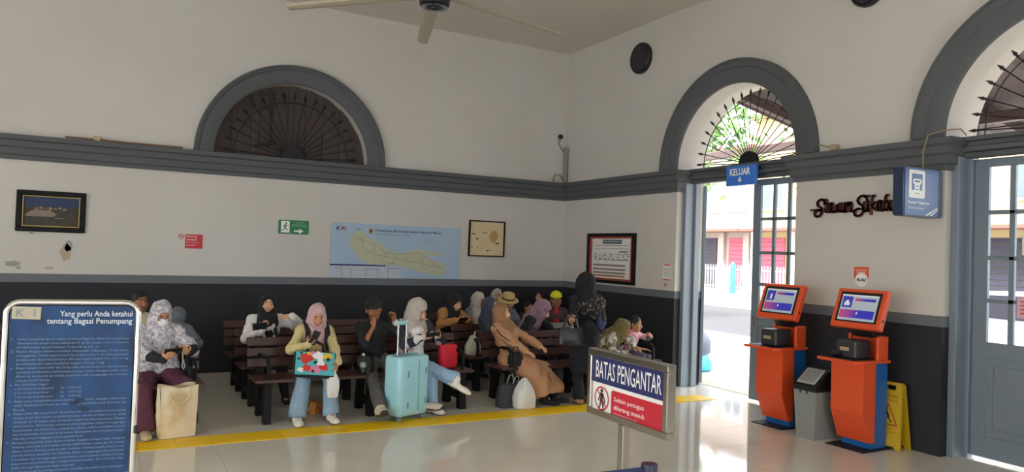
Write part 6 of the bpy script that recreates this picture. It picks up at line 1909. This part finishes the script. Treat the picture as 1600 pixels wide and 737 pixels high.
C_SOLE = mat('dark_sole', '3a3633', rough=0.8)
C_SOLEW = mat('pale_sole', '8d8475', rough=0.8)
C_BEIGE = mat('beige_clog', 'c0ad8b', rough=0.7)
C_STRAW = mat('pale_straw', 'c7ac72', rough=0.9, var=0.15, vs=60, bump=0.3, bs=200)
C_YCAP = mat('bright_yellow_cap', 'd6d21f', rough=0.7)
C_REDS = mat('red_tee', 'c22032', **K)
C_BROWNJ = mat('dark_brown_jacket', '4a3436', **K)
C_BLUESL = mat('blue_sleeve', '3f4a78', **K)

# 1 woman in yellow cardigan
p = Person('woman in pale yellow cardigan, pink hijab and jeans reading a phone on the front bench', 1.93, 7.86, 0, .89, lean=15, hz=.54, head=(-4, 22, 0))
p.arm_to(-1, (1.80, 7.50, .79), pole=(1, .2, -.8), f=(.45, -.35, .75), n=(.55, .8, .2), curl=38)
p.arm_to(1, (2.08, 7.40, .61), pole=(1, .5, -.2), f=(-.30, -.60, -.75), n=(-.6, .6, 0), curl=35)
p.leg_to(-1, (1.71, 7.455, .09), pole=(.12, -1, .4), toe=(-.1, -1, 0)); p.leg_to(1, (2.05, 7.455, .09), pole=(.1, -1, .4), toe=(.05, -1, 0))
p.body(); p.top(C_CARD, .016, name='cardigan', bust=True, length=.25); p.trousers(C_JEAN, .016, hem=.085, upto=.95, fold=(.004, 22)); p.hijab(C_PINKH, drape=.10, front=.07, low=.24, back=False, flare=.8); p.shoes(C_SNEAK, C_SOLEW, 1.18)
for sd in (-1, 1):
    a = p.sh[sd] * .72 + p.N * .28
    p.strip('backpack_strap', [a + p.u * .075 - p.fw * .06, a + p.u * .082 + p.fw * .02, a + p.u * .02 + p.fw * .115, a - p.u * .10 + p.fw * .148, a - p.u * .18 + p.fw * .10 + p.x * sd * .05], .055, .012, C_BLACK, up=tuple(p.fw))
h = p.world(p.arm[-1][1]); phone((h.x + .05, h.y - .045, h.z + .075), (.35, -.25, .85), (.1, .85, .5), 'dark phone held up by the woman in the yellow cardigan')
h1 = p.world(p.arm[1][1])
# colourful bag on her lap
t = thing('lap_bag', 'black edged laptop bag with bright colourful abstract print on the cardigan woman lap', 'bag', (1.845, 7.385, .545), FR(-4))
Mx = Matrix.Rotation(FR(-24), 4, 'X') @ Matrix.Rotation(FR(5), 4, 'Y')
b = MB(); b.box((0, 0, .06), (.42, .05, .27), .02, M=Mx); b.build('bag_body', C_BLACK, t)
b = MB(); b.box((0, -.028, .065), (.385, .006, .235), .003, M=Mx); b.build('front_panel', mat('aqua_print', '4fb3bd', rough=0.6, var=0.1), t)
rnd = random.Random(21)
for ci, (cname, cc, blobs) in enumerate((('print_red', 'd5302c', [(-.09, .10, .065), (-.08, .0, .045), (.08, .02, .05)]), ('print_pink', 'dc7fa6', [(.0, -.01, .05), (-.03, .15, .03)]), ('print_white', 'e8e6e4', [(.03, .13, .055), (-.14, -.02, .03), (.05, .06, .04)]), ('print_yellow', 'dfc02c', [(.12, .13, .045), (-.07, .15, .02)]), ('print_dark', '23222a', [(.125, .095, .022), (-.165, .09, .016), (-.14, .15, .014), (.0, .06, .02), (-.02, -.03, .018)]))):
    b = MB()
    for x, z, r in blobs:
        ph = rnd.random() * 6
        flat([(x + r * (1 + .22 * math.sin(3 * a + ph)) * math.cos(a), z + .015 + r * .8 * (1 + .22 * math.cos(4 * a + ph)) * math.sin(a)) for a in [2 * math.pi * i / 16 for i in range(16)]], Mx, b, -.0322 - ci * .0006)
    o = b.build('printed_shape', mat(cname, cc, rough=0.6), t, recalc=False); o['kind'] = 'stuff'
b = MB(); b.tube([tuple(Mx @ Vector(q)) for q in ((-.08, 0, .20), (-.07, 0, .27), (0, 0, .30), (.07, 0, .27), (.08, 0, .20))], .016, 8); b.build('handle', C_BLACK, t, smooth=True)
t = thing('plastic_bag', 'thin white plastic bag hanging from the cardigan woman hand', 'bag', (h1.x - .055, h1.y - .06, h1.z - .345))
sack('bag_body', [(0, .035, .03, 0, 0), (.01, .055, .04, 0, 0), (.10, .062, .045, 0, 0), (.18, .06, .04, 0, 0), (.25, .02, .018, .01, .01), (.29, .012, .012, .02, .02)], M_PBAG, parent=t, amp=.005, seed=9)
b = MB(); b.lathe([(.0, .015), (.026, .016), (.028, .10), (.0, .105)], 16); b.build('drink_cup', mat('cream_cup', 'd9cfae', rough=0.6), t, smooth=True)

# 2 man in cap
p = Person('man in black shirt and black cap resting his cheek on his fist beside the suitcase', 2.62, 7.88, 4, .92, lean=4, side=-4, hz=.55, head=(-14, 6, -8))
p.arm_to(-1, tuple(at(584, 509, 7.66)), pole=(.15, -1, -.8), f=(-.02, .2, 1), n=(.8, .4, -.1), curl=75)
p.arm_to(1, (2.81, 7.80, .99), pole=(.6, .1, -1.2), f=(-.05, -.1, 1), n=(-.9, -.2, 0), curl=75)
p.leg_to(-1, (2.50, 7.17, .11), pole=(.15, -1, .5), toe=(-.22, -1, .26)); p.leg_to(1, (3.02, 7.20, .115), pole=(.4, -1, .5), toe=(.85, -.5, 0))
p.body(SKIN_D); p.top(C_BLACK, .016, sleeve=.52, name='shirt'); p.trousers(C_CHAR, .018, hem=.072, upto=.96); p.hair(); p.cap_hat(C_BLACK, 'cap'); p.shoes(mat('cream_grey_sneaker', 'c3b9a6', rough=0.6), C_SOLE, 1.45, toe_cap=True)
w = p.arm[1][1]; e_ = p.arm[1][0]; d = unit(w - e_)
b = MB(); b.tube([tuple(w - d * .055), tuple(w - d * .005)], .036, 16); b.build('white_cuff', C_WHITE, p.t, smooth=True)

# 3 woman with crossed legs
p = Person('woman in light grey hijab and pink striped jacket with crossed legs using a phone', 3.05, 7.90, 6, .92, lean=10, hz=.55, head=(26, 26, 0))
p.arm_to(-1, (3.06, 7.55, .83), pole=(1, .3, -.9), f=(.75, -.5, .25), n=(.3, .8, .1), curl=40)
p.arm_to(1, (3.27, 7.58, .83), pole=(1, .2, -.9), f=(-.45, -.75, .2), n=(-.5, .7, .2), curl=40)
p.leg_to(1, (3.17, 7.50, .09), pole=(.1, -1, .5), toe=(.2, -1, 0)); p.leg_to(-1, (3.40, 7.28, .37), pole=(.1, -.8, .9), toe=(.75, -.45, -.45))
p.body(SKIN_L); p.top(C_VARS, .022, name='jacket', length=.15, fold=(.004, 30)); p.trousers(C_JEANL, .02, hem=.085, upto=.93, fold=(.004, 22)); p.hijab(C_GREYH, drape=.12, front=.085, low=.22, back=True, loose=1.10, flare=1.25); p.shoes(C_SNEAK, C_SOLEW, 1.22)
F_ = Field(p.C - .3, p.C + .3, .012); a = p.N - p.u * .08 + p.fw * .11
F_.cap(a, p.P0 + p.u * .02 + p.fw * .135, .075, .10, .03); F_.mesh('white_blouse', C_WHITE, p.t, (.003, 35))
phone((3.155, 7.485, .862), (1, -.12, .05), (0, .75, .65), 'dark phone held sideways by the woman with crossed legs')

# 4 masked woman
p = Person('woman in grey floral hijab, white face mask and maroon trousers holding a phone', .43, 7.88, 10, .90, lean=10, hz=.55, head=(6, 26, 0), wide=1.08)
p.arm_to(-1, (.47, 7.50, .70), pole=(1, .2, -.8), f=(.55, -.6, .5), n=(.4, .7, .4), curl=35)
p.arm_to(1, (.70, 7.54, .74), pole=(1, .2, -.8), f=(-.65, -.55, .4), n=(-.4, .6, .4), curl=45)
p.leg_to(-1, (.345, 7.40, .09), pole=(.3, -1, .5), toe=(-.12, -1, 0)); p.leg_to(1, (.70, 7.54, .09), pole=(.25, -1, .5), toe=(.15, -1, 0))
p.body(); p.top(C_BLACK, .016, name='undershirt'); p.top(C_FLOW, .030, sleeve=.62, name='scarf_cape', fold=(.005, 26)); p.trousers(C_MAROON, .03, hem=.095, upto=.97, fold=(.005, 18)); p.hijab(C_FLOW, drape=.26, front=.14, low=.05, loose=1.0, flare=.9, open_=1.14); p.shoes(C_BEIGE, C_SOLEW, 1.12, name='clog')
Mh = Matrix.Translation(p.H) @ Matrix(p.Rh.tolist()).to_4x4()
F_ = Field(p.H - .2, p.H + .2, .005); q_ = lambda x, y, z: p.H + p.Rh @ (np.array([x, y, z]) * p.hs)
F_.ell(q_(0, -.040, -.046), np.array([.064, .074, .056]) * p.hs, p.Rh, .01); F_.ell(q_(0, -.105, -.030), np.array([.02, .016, .03]) * p.hs, p.Rh, .03); F_.mesh('face_mask', mat('white_mask', 'e6e6e8', rough=0.8), p.t)
b = MB()
for sd in (-1, 1):
    b.tube([tuple(Mh @ Vector((sd * .031 + .026 * math.cos(a), -.102 + .006 * abs(math.cos(a)), .004 + .020 * math.sin(a)))) for a in [2 * math.pi * i / 16 for i in range(16)]], .0025, 6, closed=True)
b.tube([tuple(Mh @ Vector(v)) for v in ((-.006, -.104, .006), (0, -.106, .009), (.006, -.104, .006))], .0025, 6)
b.build('glasses', M_BLACK, p.t)
phone((.555, 7.455, .775), (1, .05, .1), (0, .75, .65), 'dark phone in the hands of the masked woman', w=.08)
b = MB(); b.tube([(0, 0, 0), (.005, -.01, -.07), (0, 0, -.13), (.012, .0, -.16), (.024, 0, -.13), (.01, -.005, -.07)], .006, 6); o = b.build('phone_strap', mat('pale_cord', '9a9a96'), smooth=True); o.location = (.63, 7.43, .765); tag(o, 'pale wrist strap dangling below the masked woman phone', 'strap')
t = thing('shoulder_bag', 'black shoulder bag at the side of the masked woman on the bench', 'bag', (.72, 7.83, .447), FR(12))
sack('bag_body', [(0, .06, .09, 0, 0), (.02, .075, .10, 0, 0), (.15, .07, .10, 0, 0), (.24, .04, .07, 0, 0)], C_BLACK, parent=t, amp=.006, seed=6)
b = MB(); b.box((.0, -.10, .13), (.05, .01, .03), .004); b.build('buckle', M_STEEL, t)

# 5 woman in black hijab behind
p = Person('woman in black hijab and white shirt in the second row, one hand at her shoulder', 1.62, 8.80, -4, .90, lean=2, hz=.545, head=(0, -4, 4))
p.arm_to(-1, (1.515, 8.52, .82), pole=(1, .3, -.9), f=(.35, -.2, .9), n=(.6, .8, 0), curl=35)
p.arm_to(1, (1.86, 8.56, .97), pole=(1.2, -.2, -.5), f=(-1, -.05, .12), n=(0, .5, -.8), curl=30)
p.leg_to(-1, (1.55, 8.38, .09), toe=(-.1, -1, 0)); p.leg_to(1, (1.78, 8.38, .09), toe=(.1, -1, 0))
p.body(SKIN_L); p.top(C_WHITE, .022, name='shirt', fold=(.004, 36)); p.trousers(C_BLACK, .014); p.hijab(C_BLACK, drape=.13, front=.09, low=.05, back=False); p.shoes(mat('black_canvas', '1c1c1e', rough=0.8), C_SNEAK)
p.strip('lanyard', [p.N + p.fw * .08 - p.x * .08, p.C + p.fw * .165 - p.x * .06, p.C + p.fw * .165 - p.u * .1 - p.x * .02], .03, .006, C_WHITE, up=tuple(p.fw))
p.strip('scarf_end', [p.C + p.fw * .175 + p.x * .06 + p.u * .08, p.C + p.fw * .18 + p.x * .08 - p.u * .02, p.C + p.fw * .175 + p.x * .10 - p.u * .14], .06, .01, pattern_mat('black_white_scarf_print', ['1a1a1e', 'dcdad8', '1a1a1e', '1a1a1e'], scale=26), up=tuple(p.fw))
h = p.world(p.arm[-1][1]); phone((h.x - .02, h.y - .05, h.z + .06), (1, 0, .1), (0, .95, .2), 'black phone pressed to the chest by the woman in black hijab', w=.08)

# 6 woman in brown dress
p = Person('woman in tan brown dress and cinnamon hijab leaning back on the front bench', 4.34, 7.84, 30, .89, lean=-20, hz=.52, head=(2, -2, 0), wide=1.04)
p.arm_to(-1, tuple(at(822, 549, 7.56)), pole=(1, .6, -.6), f=(.15, -.9, -.3), n=(.1, -.3, -.9), curl=20)
p.arm_to(1, tuple(at(845, 541, 7.68)), pole=(1, .5, -.5), f=(-.15, -.9, -.35), n=(-.1, -.3, -.9), curl=20)
p.leg_to(-1, (4.60, 7.42, .085), pole=(.1, -1, .5), toe=(.35, -1, 0)); p.leg_to(1, (4.78, 7.50, .085), pole=(.3, -1, .5), toe=(.4, -1, 0))
p.body(SKIN_L); p.top(C_TAN, .02, name='dress_bodice', bust=True, fold=(.004, 30)); p.skirt(C_TAN, r0=.12, r1=.125, hem=.175, upto=.72, fold=(.009, 17)); p.trousers(C_BLACK, .006, hem=.055, upto=.96, name='leggings'); p.hijab(C_BRNH, drape=.14, front=.09, low=.20); p.shoes(mat('black_canvas', '1c1c1e'), C_SOLE, 1.05)
e_, w_ = p.arm[-1]; a_ = p.sh[-1]
p.strip('sleeve_piping', [a_ + p.u * .05 - p.x * .055, (a_ + e_) / 2 - p.x * .066, e_ - p.x * .058 + p.fw * .02], .014, .006, C_BLACK, up=tuple(-p.x))
t = thing('hand_bag', 'small black bag in the lap hollow of the woman in brown dress', 'bag', (4.27, 7.60, .455), FR(30))
sack('bag_body', [(0, .05, .07, 0, 0), (.02, .065, .085, 0, 0), (.11, .06, .08, 0, 0), (.16, .03, .05, 0, 0)], C_BLACK, parent=t, amp=.006, seed=16)
b = MB(); b.tube([(0, -.05, .15), (0, -.03, .22), (0, .03, .22), (0, .05, .15)], .007, 6); b.build('handle', C_BLACK, t, smooth=True)

# 7 standing woman, back view
p = Person('standing woman seen from behind in navy hijab, dark floral shawl and navy trousers', 5.10, 7.36, 168, .965, lean=3, hz=.835, head=(-8, 8, 0), stand=True, wide=.80)
p.arm_to(-1, (5.27, 7.40, .80), pole=(.3, .9, 0), f=(0, -.15, -1), n=(.9, 0, 0), curl=25)
hbx = float(at(892, 507, 7.12).x)
p.arm_to(1, (hbx + .07, 7.19, 1.105), pole=(.5, .9, -.9), f=p.Ld((-.55, -.6, -.5)), n=p.Ld((.1, 0, -1)), curl=60)
p.leg_to(-1, (5.20, 7.40, .085), pole=(.05, -1, 0), toe=(-.1, -1, 0)); p.leg_to(1, (5.00, 7.30, .085), pole=(.05, -1, 0), toe=(.1, -1, 0))
p.body(SKIN); p.top(C_NAVY, .022, name='tunic', length=.0, fold=(.003, 26))
F_ = Field(np.array([-.4, -.4, .25]), np.array([.4, .4, 1.1]), .012)
F_.cap(p.P0 + [-.02, .01, .06], p.P0 + [-.05, .02, -.42], .135, .155, .05); F_.cap(p.P0 + [.02, .01, .06], p.P0 + [.05, .02, -.42], .135, .155, .05)
F_.ell((0, 0, .08), (.6, .6, .32), None, .005, None, '-'); F_.mesh('tunic_skirt', C_NAVY, p.t, (.006, 18))
p.trousers(C_NAVY, .016, hem=.075, upto=.97); p.hijab(C_NAVY, drape=.12, front=.08, low=.26, loose=1.22, flare=1.15); p.shoes(mat('tan_sandal', 'a5785a', rough=0.7), C_SOLE)
F_ = Field(p.S - .36, p.S + .36, .011)
F_.ell(p.S - p.u * .06 - p.fw * .01, (.178, .142, .125), p.Rs, .03); F_.cap(p.S - p.fw * .10 - p.x * .14, p.S - p.fw * .13 + p.x * .10 - p.u * .05, .06, .06, .05); F_.cap(p.sh[-1] + p.u * .01, p.sh[-1] - p.u * .20 - p.x * .05, .08, .08, .05)
F_.cap(p.sh[-1] - p.fw * .06, p.C - p.fw * .12 - p.u * .06 - p.x * .06, .07, .06, .05)
F_.mesh('floral_shawl', C_SHAWL, p.t, (.005, 30))
e_, w_ = p.arm[-1]
F_ = Field(np.minimum(e_, w_) - .15, np.maximum(e_, w_) + .2, .011); F_.cap(p.sh[-1] * .3 + e_ * .7, e_, .060, .056, .03); F_.cap(e_, w_, .056, .046, .03); F_.mesh('blue_sleeve', C_BLUESL, p.t, (.003, 30))
t = thing('hand_bag', 'black leather handbag hanging at the standing woman elbow', 'bag', (float(at(892, 507, 7.12).x), 7.12, .74), FR(-22))
M_LEATH = mat('black_leather', '141518', rough=0.35, bump=0.1, bs=120)
sack('bag_body', [(0, .13, .05, 0, 0), (.02, .15, .065, 0, 0), (.12, .145, .06, 0, 0), (.21, .12, .035, 0, 0)], M_LEATH, parent=t, amp=.006, seed=14)
for s_ in (-1, 1):
    b = MB(); b.tube([(-.08, s_ * .03, .21), (-.06, s_ * .03, .30), (.0, s_ * .02, .35), (.06, s_ * .03, .30), (.08, s_ * .03, .21)], .008, 6); b.build('handle', M_LEATH, t, smooth=True)
b = MB(); b.tube([(.0, -.065, .20), (-.015, -.07, .23), (.0, -.07, .26), (.015, -.07, .23)], .005, 6, closed=True); b.build('buckle', M_STEEL, t)

# 8 small boy
p = Person('small boy in pink checked shirt with his hand at his mouth on the bench end', 6.20, 7.90, 24, .62, lean=10, hz=.50, head=(0, 6, 0), child=True)
p.arm_to(-1, (6.28, 7.70, .57), pole=(.9, .5, -.6), f=(.4, -.8, -.1), n=(0, 0, -1), curl=15)
p.arm_to(1, (6.42, 7.72, .735), pole=(1.2, -.6, -.6), f=(-.85, .2, .5), n=(-.2, .9, 0), curl=55)
p.leg_to(-1, (6.22, 7.56, .24), pole=(.1, -1, .8), toe=(.3, -1, -.3)); p.leg_to(1, (6.38, 7.60, .24), pole=(.2, -1, .8), toe=(.4, -1, -.3))
p.body(SKIN); p.top(C_PINKS, .016, name='shirt', sleeve=.52, fold=(.003, 40)); p.trousers(mat('grey_trousers_cloth', '5c5d68', **K), .016, hem=.055, upto=.9); p.hair(); p.shoes(mat('black_canvas', '1c1c1e'), C_SOLE, .9)
e_, w_ = p.arm[1]
F_ = Field(np.minimum(e_, w_) - .12, np.maximum(e_, w_) + .12, .010); F_.cap(e_, e_ + (w_ - e_) * .8, .042, .036, .01); F_.mesh('grey_sleeve', C_GREYC, p.t)

# 9 person bending beside the boy
p = Person('person in olive scarf, cream patterned top and white trousers bending beside the boy', 5.62, 7.92, 34, .86, lean=52, hz=.53, head=(0, 20, 0), fine=1.3)
p.arm_to(-1, (5.82, 7.50, .56), pole=(1, .4, -.5), f=(.2, -.9, -.2), n=(0, 0, -1)); p.arm_to(1, (6.03, 7.60, .62), pole=(1, .2, .2), f=(-.3, -.9, -.2), n=(0, -.2, -1))
p.leg_to(-1, (5.92, 7.42, .10), toe=(.3, -1, 0)); p.leg_to(1, (6.10, 7.50, .10), toe=(.4, -1, 0))
p.body(SKIN_D, face=True); p.top(C_CAMO, .02, name='patterned_top', fold=(.005, 30)); p.trousers(C_WHITE, .022, hem=.09); p.hijab(C_OLIVE, drape=.2, front=.1, low=.24); p.shoes(C_BLACK, C_SOLE)

# 10 woman in slate navy hijab
p = Person('woman in slate navy hijab looking sideways in the second row', 4.50, 8.80, 32, .87, lean=2, hz=.535, head=(12, -4, 0), fine=1.15)
p.arm_to(-1, (4.62, 8.50, .68), local=False); p.arm_to(1, (4.74, 8.62, .68)); p.leg_to(-1, (4.66, 8.34, .09), toe=(.2, -1, 0)); p.leg_to(1, (4.84, 8.42, .09), toe=(.2, -1, 0))
p.body(SKIN_L); p.top(C_NAVY2, .02, name='tunic'); p.trousers(C_NAVY, .014); p.hijab(C_NAVY2, drape=.24, front=.13, low=.06); p.shoes(C_BLACK, C_SOLE)

# 11 woman in mauve hijab reaching forward
p = Person('woman in mauve hijab and black sleeves bending and reaching over the bench back', 5.00, 8.84, 38, .95, lean=34, hz=.55, head=(14, 34, 0), fine=1.1)
p.arm_to(-1, (5.06, 8.46, .62), pole=(1, .2, -.5)); p.arm_to(1, (5.27, 8.27, .70), pole=(.7, .2, .7), f=(.1, -.35, -.9), n=(-.4, .8, -.3), curl=18)
p.leg_to(-1, (5.12, 8.36, .09)); p.leg_to(1, (5.34, 8.44, .09))
p.body(SKIN_L); p.top(C_BLACK, .024, name='blouse'); p.trousers(C_BLACK, .016); p.hijab(C_MAUVE, drape=.22, front=.11, low=.20, loose=1.05); p.shoes(C_BLACK, C_SOLE)
e_, w_ = p.arm[1]; d = unit(w_ - e_)
b = MB(); b.tube([tuple(w_ - d * .05), tuple(w_ - d * .028)], .033, 14); b.lathe([(0, 0), (.02, 0), (.02, .008), (0, .008)], 12, Matrix.Translation(w_ - d * .039 + p.fw * .032) @ Matrix.Rotation(math.pi / 2, 4, 'X')); b.build('wrist_watch', M_STEEL, p.t)

# 12 woman in mustard cardigan
p = Person('woman in black hijab and mustard cardigan bent over a phone in the third row', 4.20, 9.62, 14, .92, lean=22, side=4, hz=.55, head=(-6, 26, 0), fine=1.15)
p.arm_to(-1, (4.16, 9.12, .84), pole=(1, .2, -.7), f=(.9, -.35, .1), n=(0, .5, .6), curl=30); p.arm_to(1, (4.36, 9.12, .84), pole=(1, .1, -.6), f=(-.4, -.85, .1), n=(-.4, .5, .5), curl=30)
p.leg_to(-1, (4.20, 9.18, .09)); p.leg_to(1, (4.42, 9.18, .09))
p.body(SKIN_L); p.top(C_MUST, .022, name='cardigan'); p.trousers(C_BLACK, .014); p.hijab(C_BLACK, drape=.16, front=.12, low=.12); p.shoes(C_BLACK, C_SOLE)
phone((4.275, 9.06, .865), (1, -.1, .1), (0, .6, .75), 'phone in the hands of the woman in mustard cardigan')

# 13-20 the people further back
def back_person(label, X, Y, rz, sc, lean, head, topm, hij=None, skin=SKIN, hz=.55, hatf=None, **kw):
    p = Person(label, X, Y, rz, sc, lean=lean, hz=hz, head=head, fine=1.45, **kw)
    for sd in (-1, 1):
        v = p.Rw @ np.array([sd * .12, -.36 * sc, 0]); p.arm_to(sd, (X + v[0], Y + v[1], .64), pole=(1, .4, -.6), f=(-sd * .3, -.9, -.2))
        v = p.Rw @ np.array([sd * .11, -.40 * sc, 0]); p.leg_to(sd, (X + v[0], Y + v[1], .09))
    p.body(skin); p.top(topm, .02); p.trousers(C_BLACK, .014)
    if hij: p.hijab(hij, drape=.18, front=.1, low=.2)
    if hatf: hatf(p)
    p.shoes(C_BLACK, C_SOLE)
    return p
back_person('woman in pale grey hijab behind the shoulder of the mustard cardigan woman', 4.72, 9.68, 12, .87, 8, (2, 8, 0), C_GREYC, C_GREYH, SKIN)
back_person('woman in light grey hijab and white top against the back wall behind the straw hat', 5.47, 10.42, -6, .87, 0, (-10, 2, 0), C_WHITE, C_GREYH, SKIN)
def straw(p):
    p.hair()
    h = p.hs; Mh = Matrix.Translation(p.H) @ Matrix(p.Rh.tolist()).to_4x4()
    b = MB(); b.lathe([(.155, .030), (.16, .036), (.10, .052), (.097, .10), (.085, .135), (.05, .15), (0, .152)], 24, Mh); b.build('straw_hat', C_STRAW, p.t, smooth=True)
    b = MB(); b.lathe([(.1005, .055), (.0995, .078)], 24, Mh); b.build('hat_band', C_BLACK, p.t, smooth=True)
back_person('person in a straw hat with dark band between the grey and mauve hijabs', 5.22, 9.70, 12, .83, 8, (24, 14, -14), C_GREYC, None, SKIN, hatf=straw)
back_person('woman in black hijab against the back wall beside the yellow cap man', 6.24, 10.42, -8, .88, 0, (-14, 0, 0), C_BLACK, C_BLACK, SKIN, hz=.53)
back_person('small child with short black hair beside the woman in black hijab by the back wall', 6.02, 10.36, 0, .60, 0, (10, 4, 0), C_BROWNJ, None, SKIN, hz=.52, child=True, hatf=lambda p: p.hair())
def ycap(p):
    p.hair(); p.cap_hat(C_YCAP, 'yellow_cap', turn=-20)
    F_ = Field(p.C - .25, p.C + .25, .014); F_.cap(p.N + p.fw * .05, p.C + p.fw * .14 - p.u * .16, .045, .06, .02); F_.mesh('red_shirt_front', C_REDS, p.t)
back_person('man in yellow cap and dark jacket over a red shirt leaning forward', 5.92, 9.45, -10, .93, 14, (-4, 2, 0), C_BROWNJ, None, SKIN_D, hatf=ycap, wide=1.05)
back_person('short haired man in cream shirt behind the blue board and the masked woman', .29, 8.80, 6, .94, 0, (24, 0, 0), mat('cream_shirt_cloth', 'cfc4a6', **K), None, SKIN_D, hatf=lambda p: p.hair())
back_person('person in blue grey hood slumped forward behind the masked woman', .60, 8.86, 160, .80, 40, (0, 30, 0), C_GREYC, C_GREYC, SKIN, hz=.55)
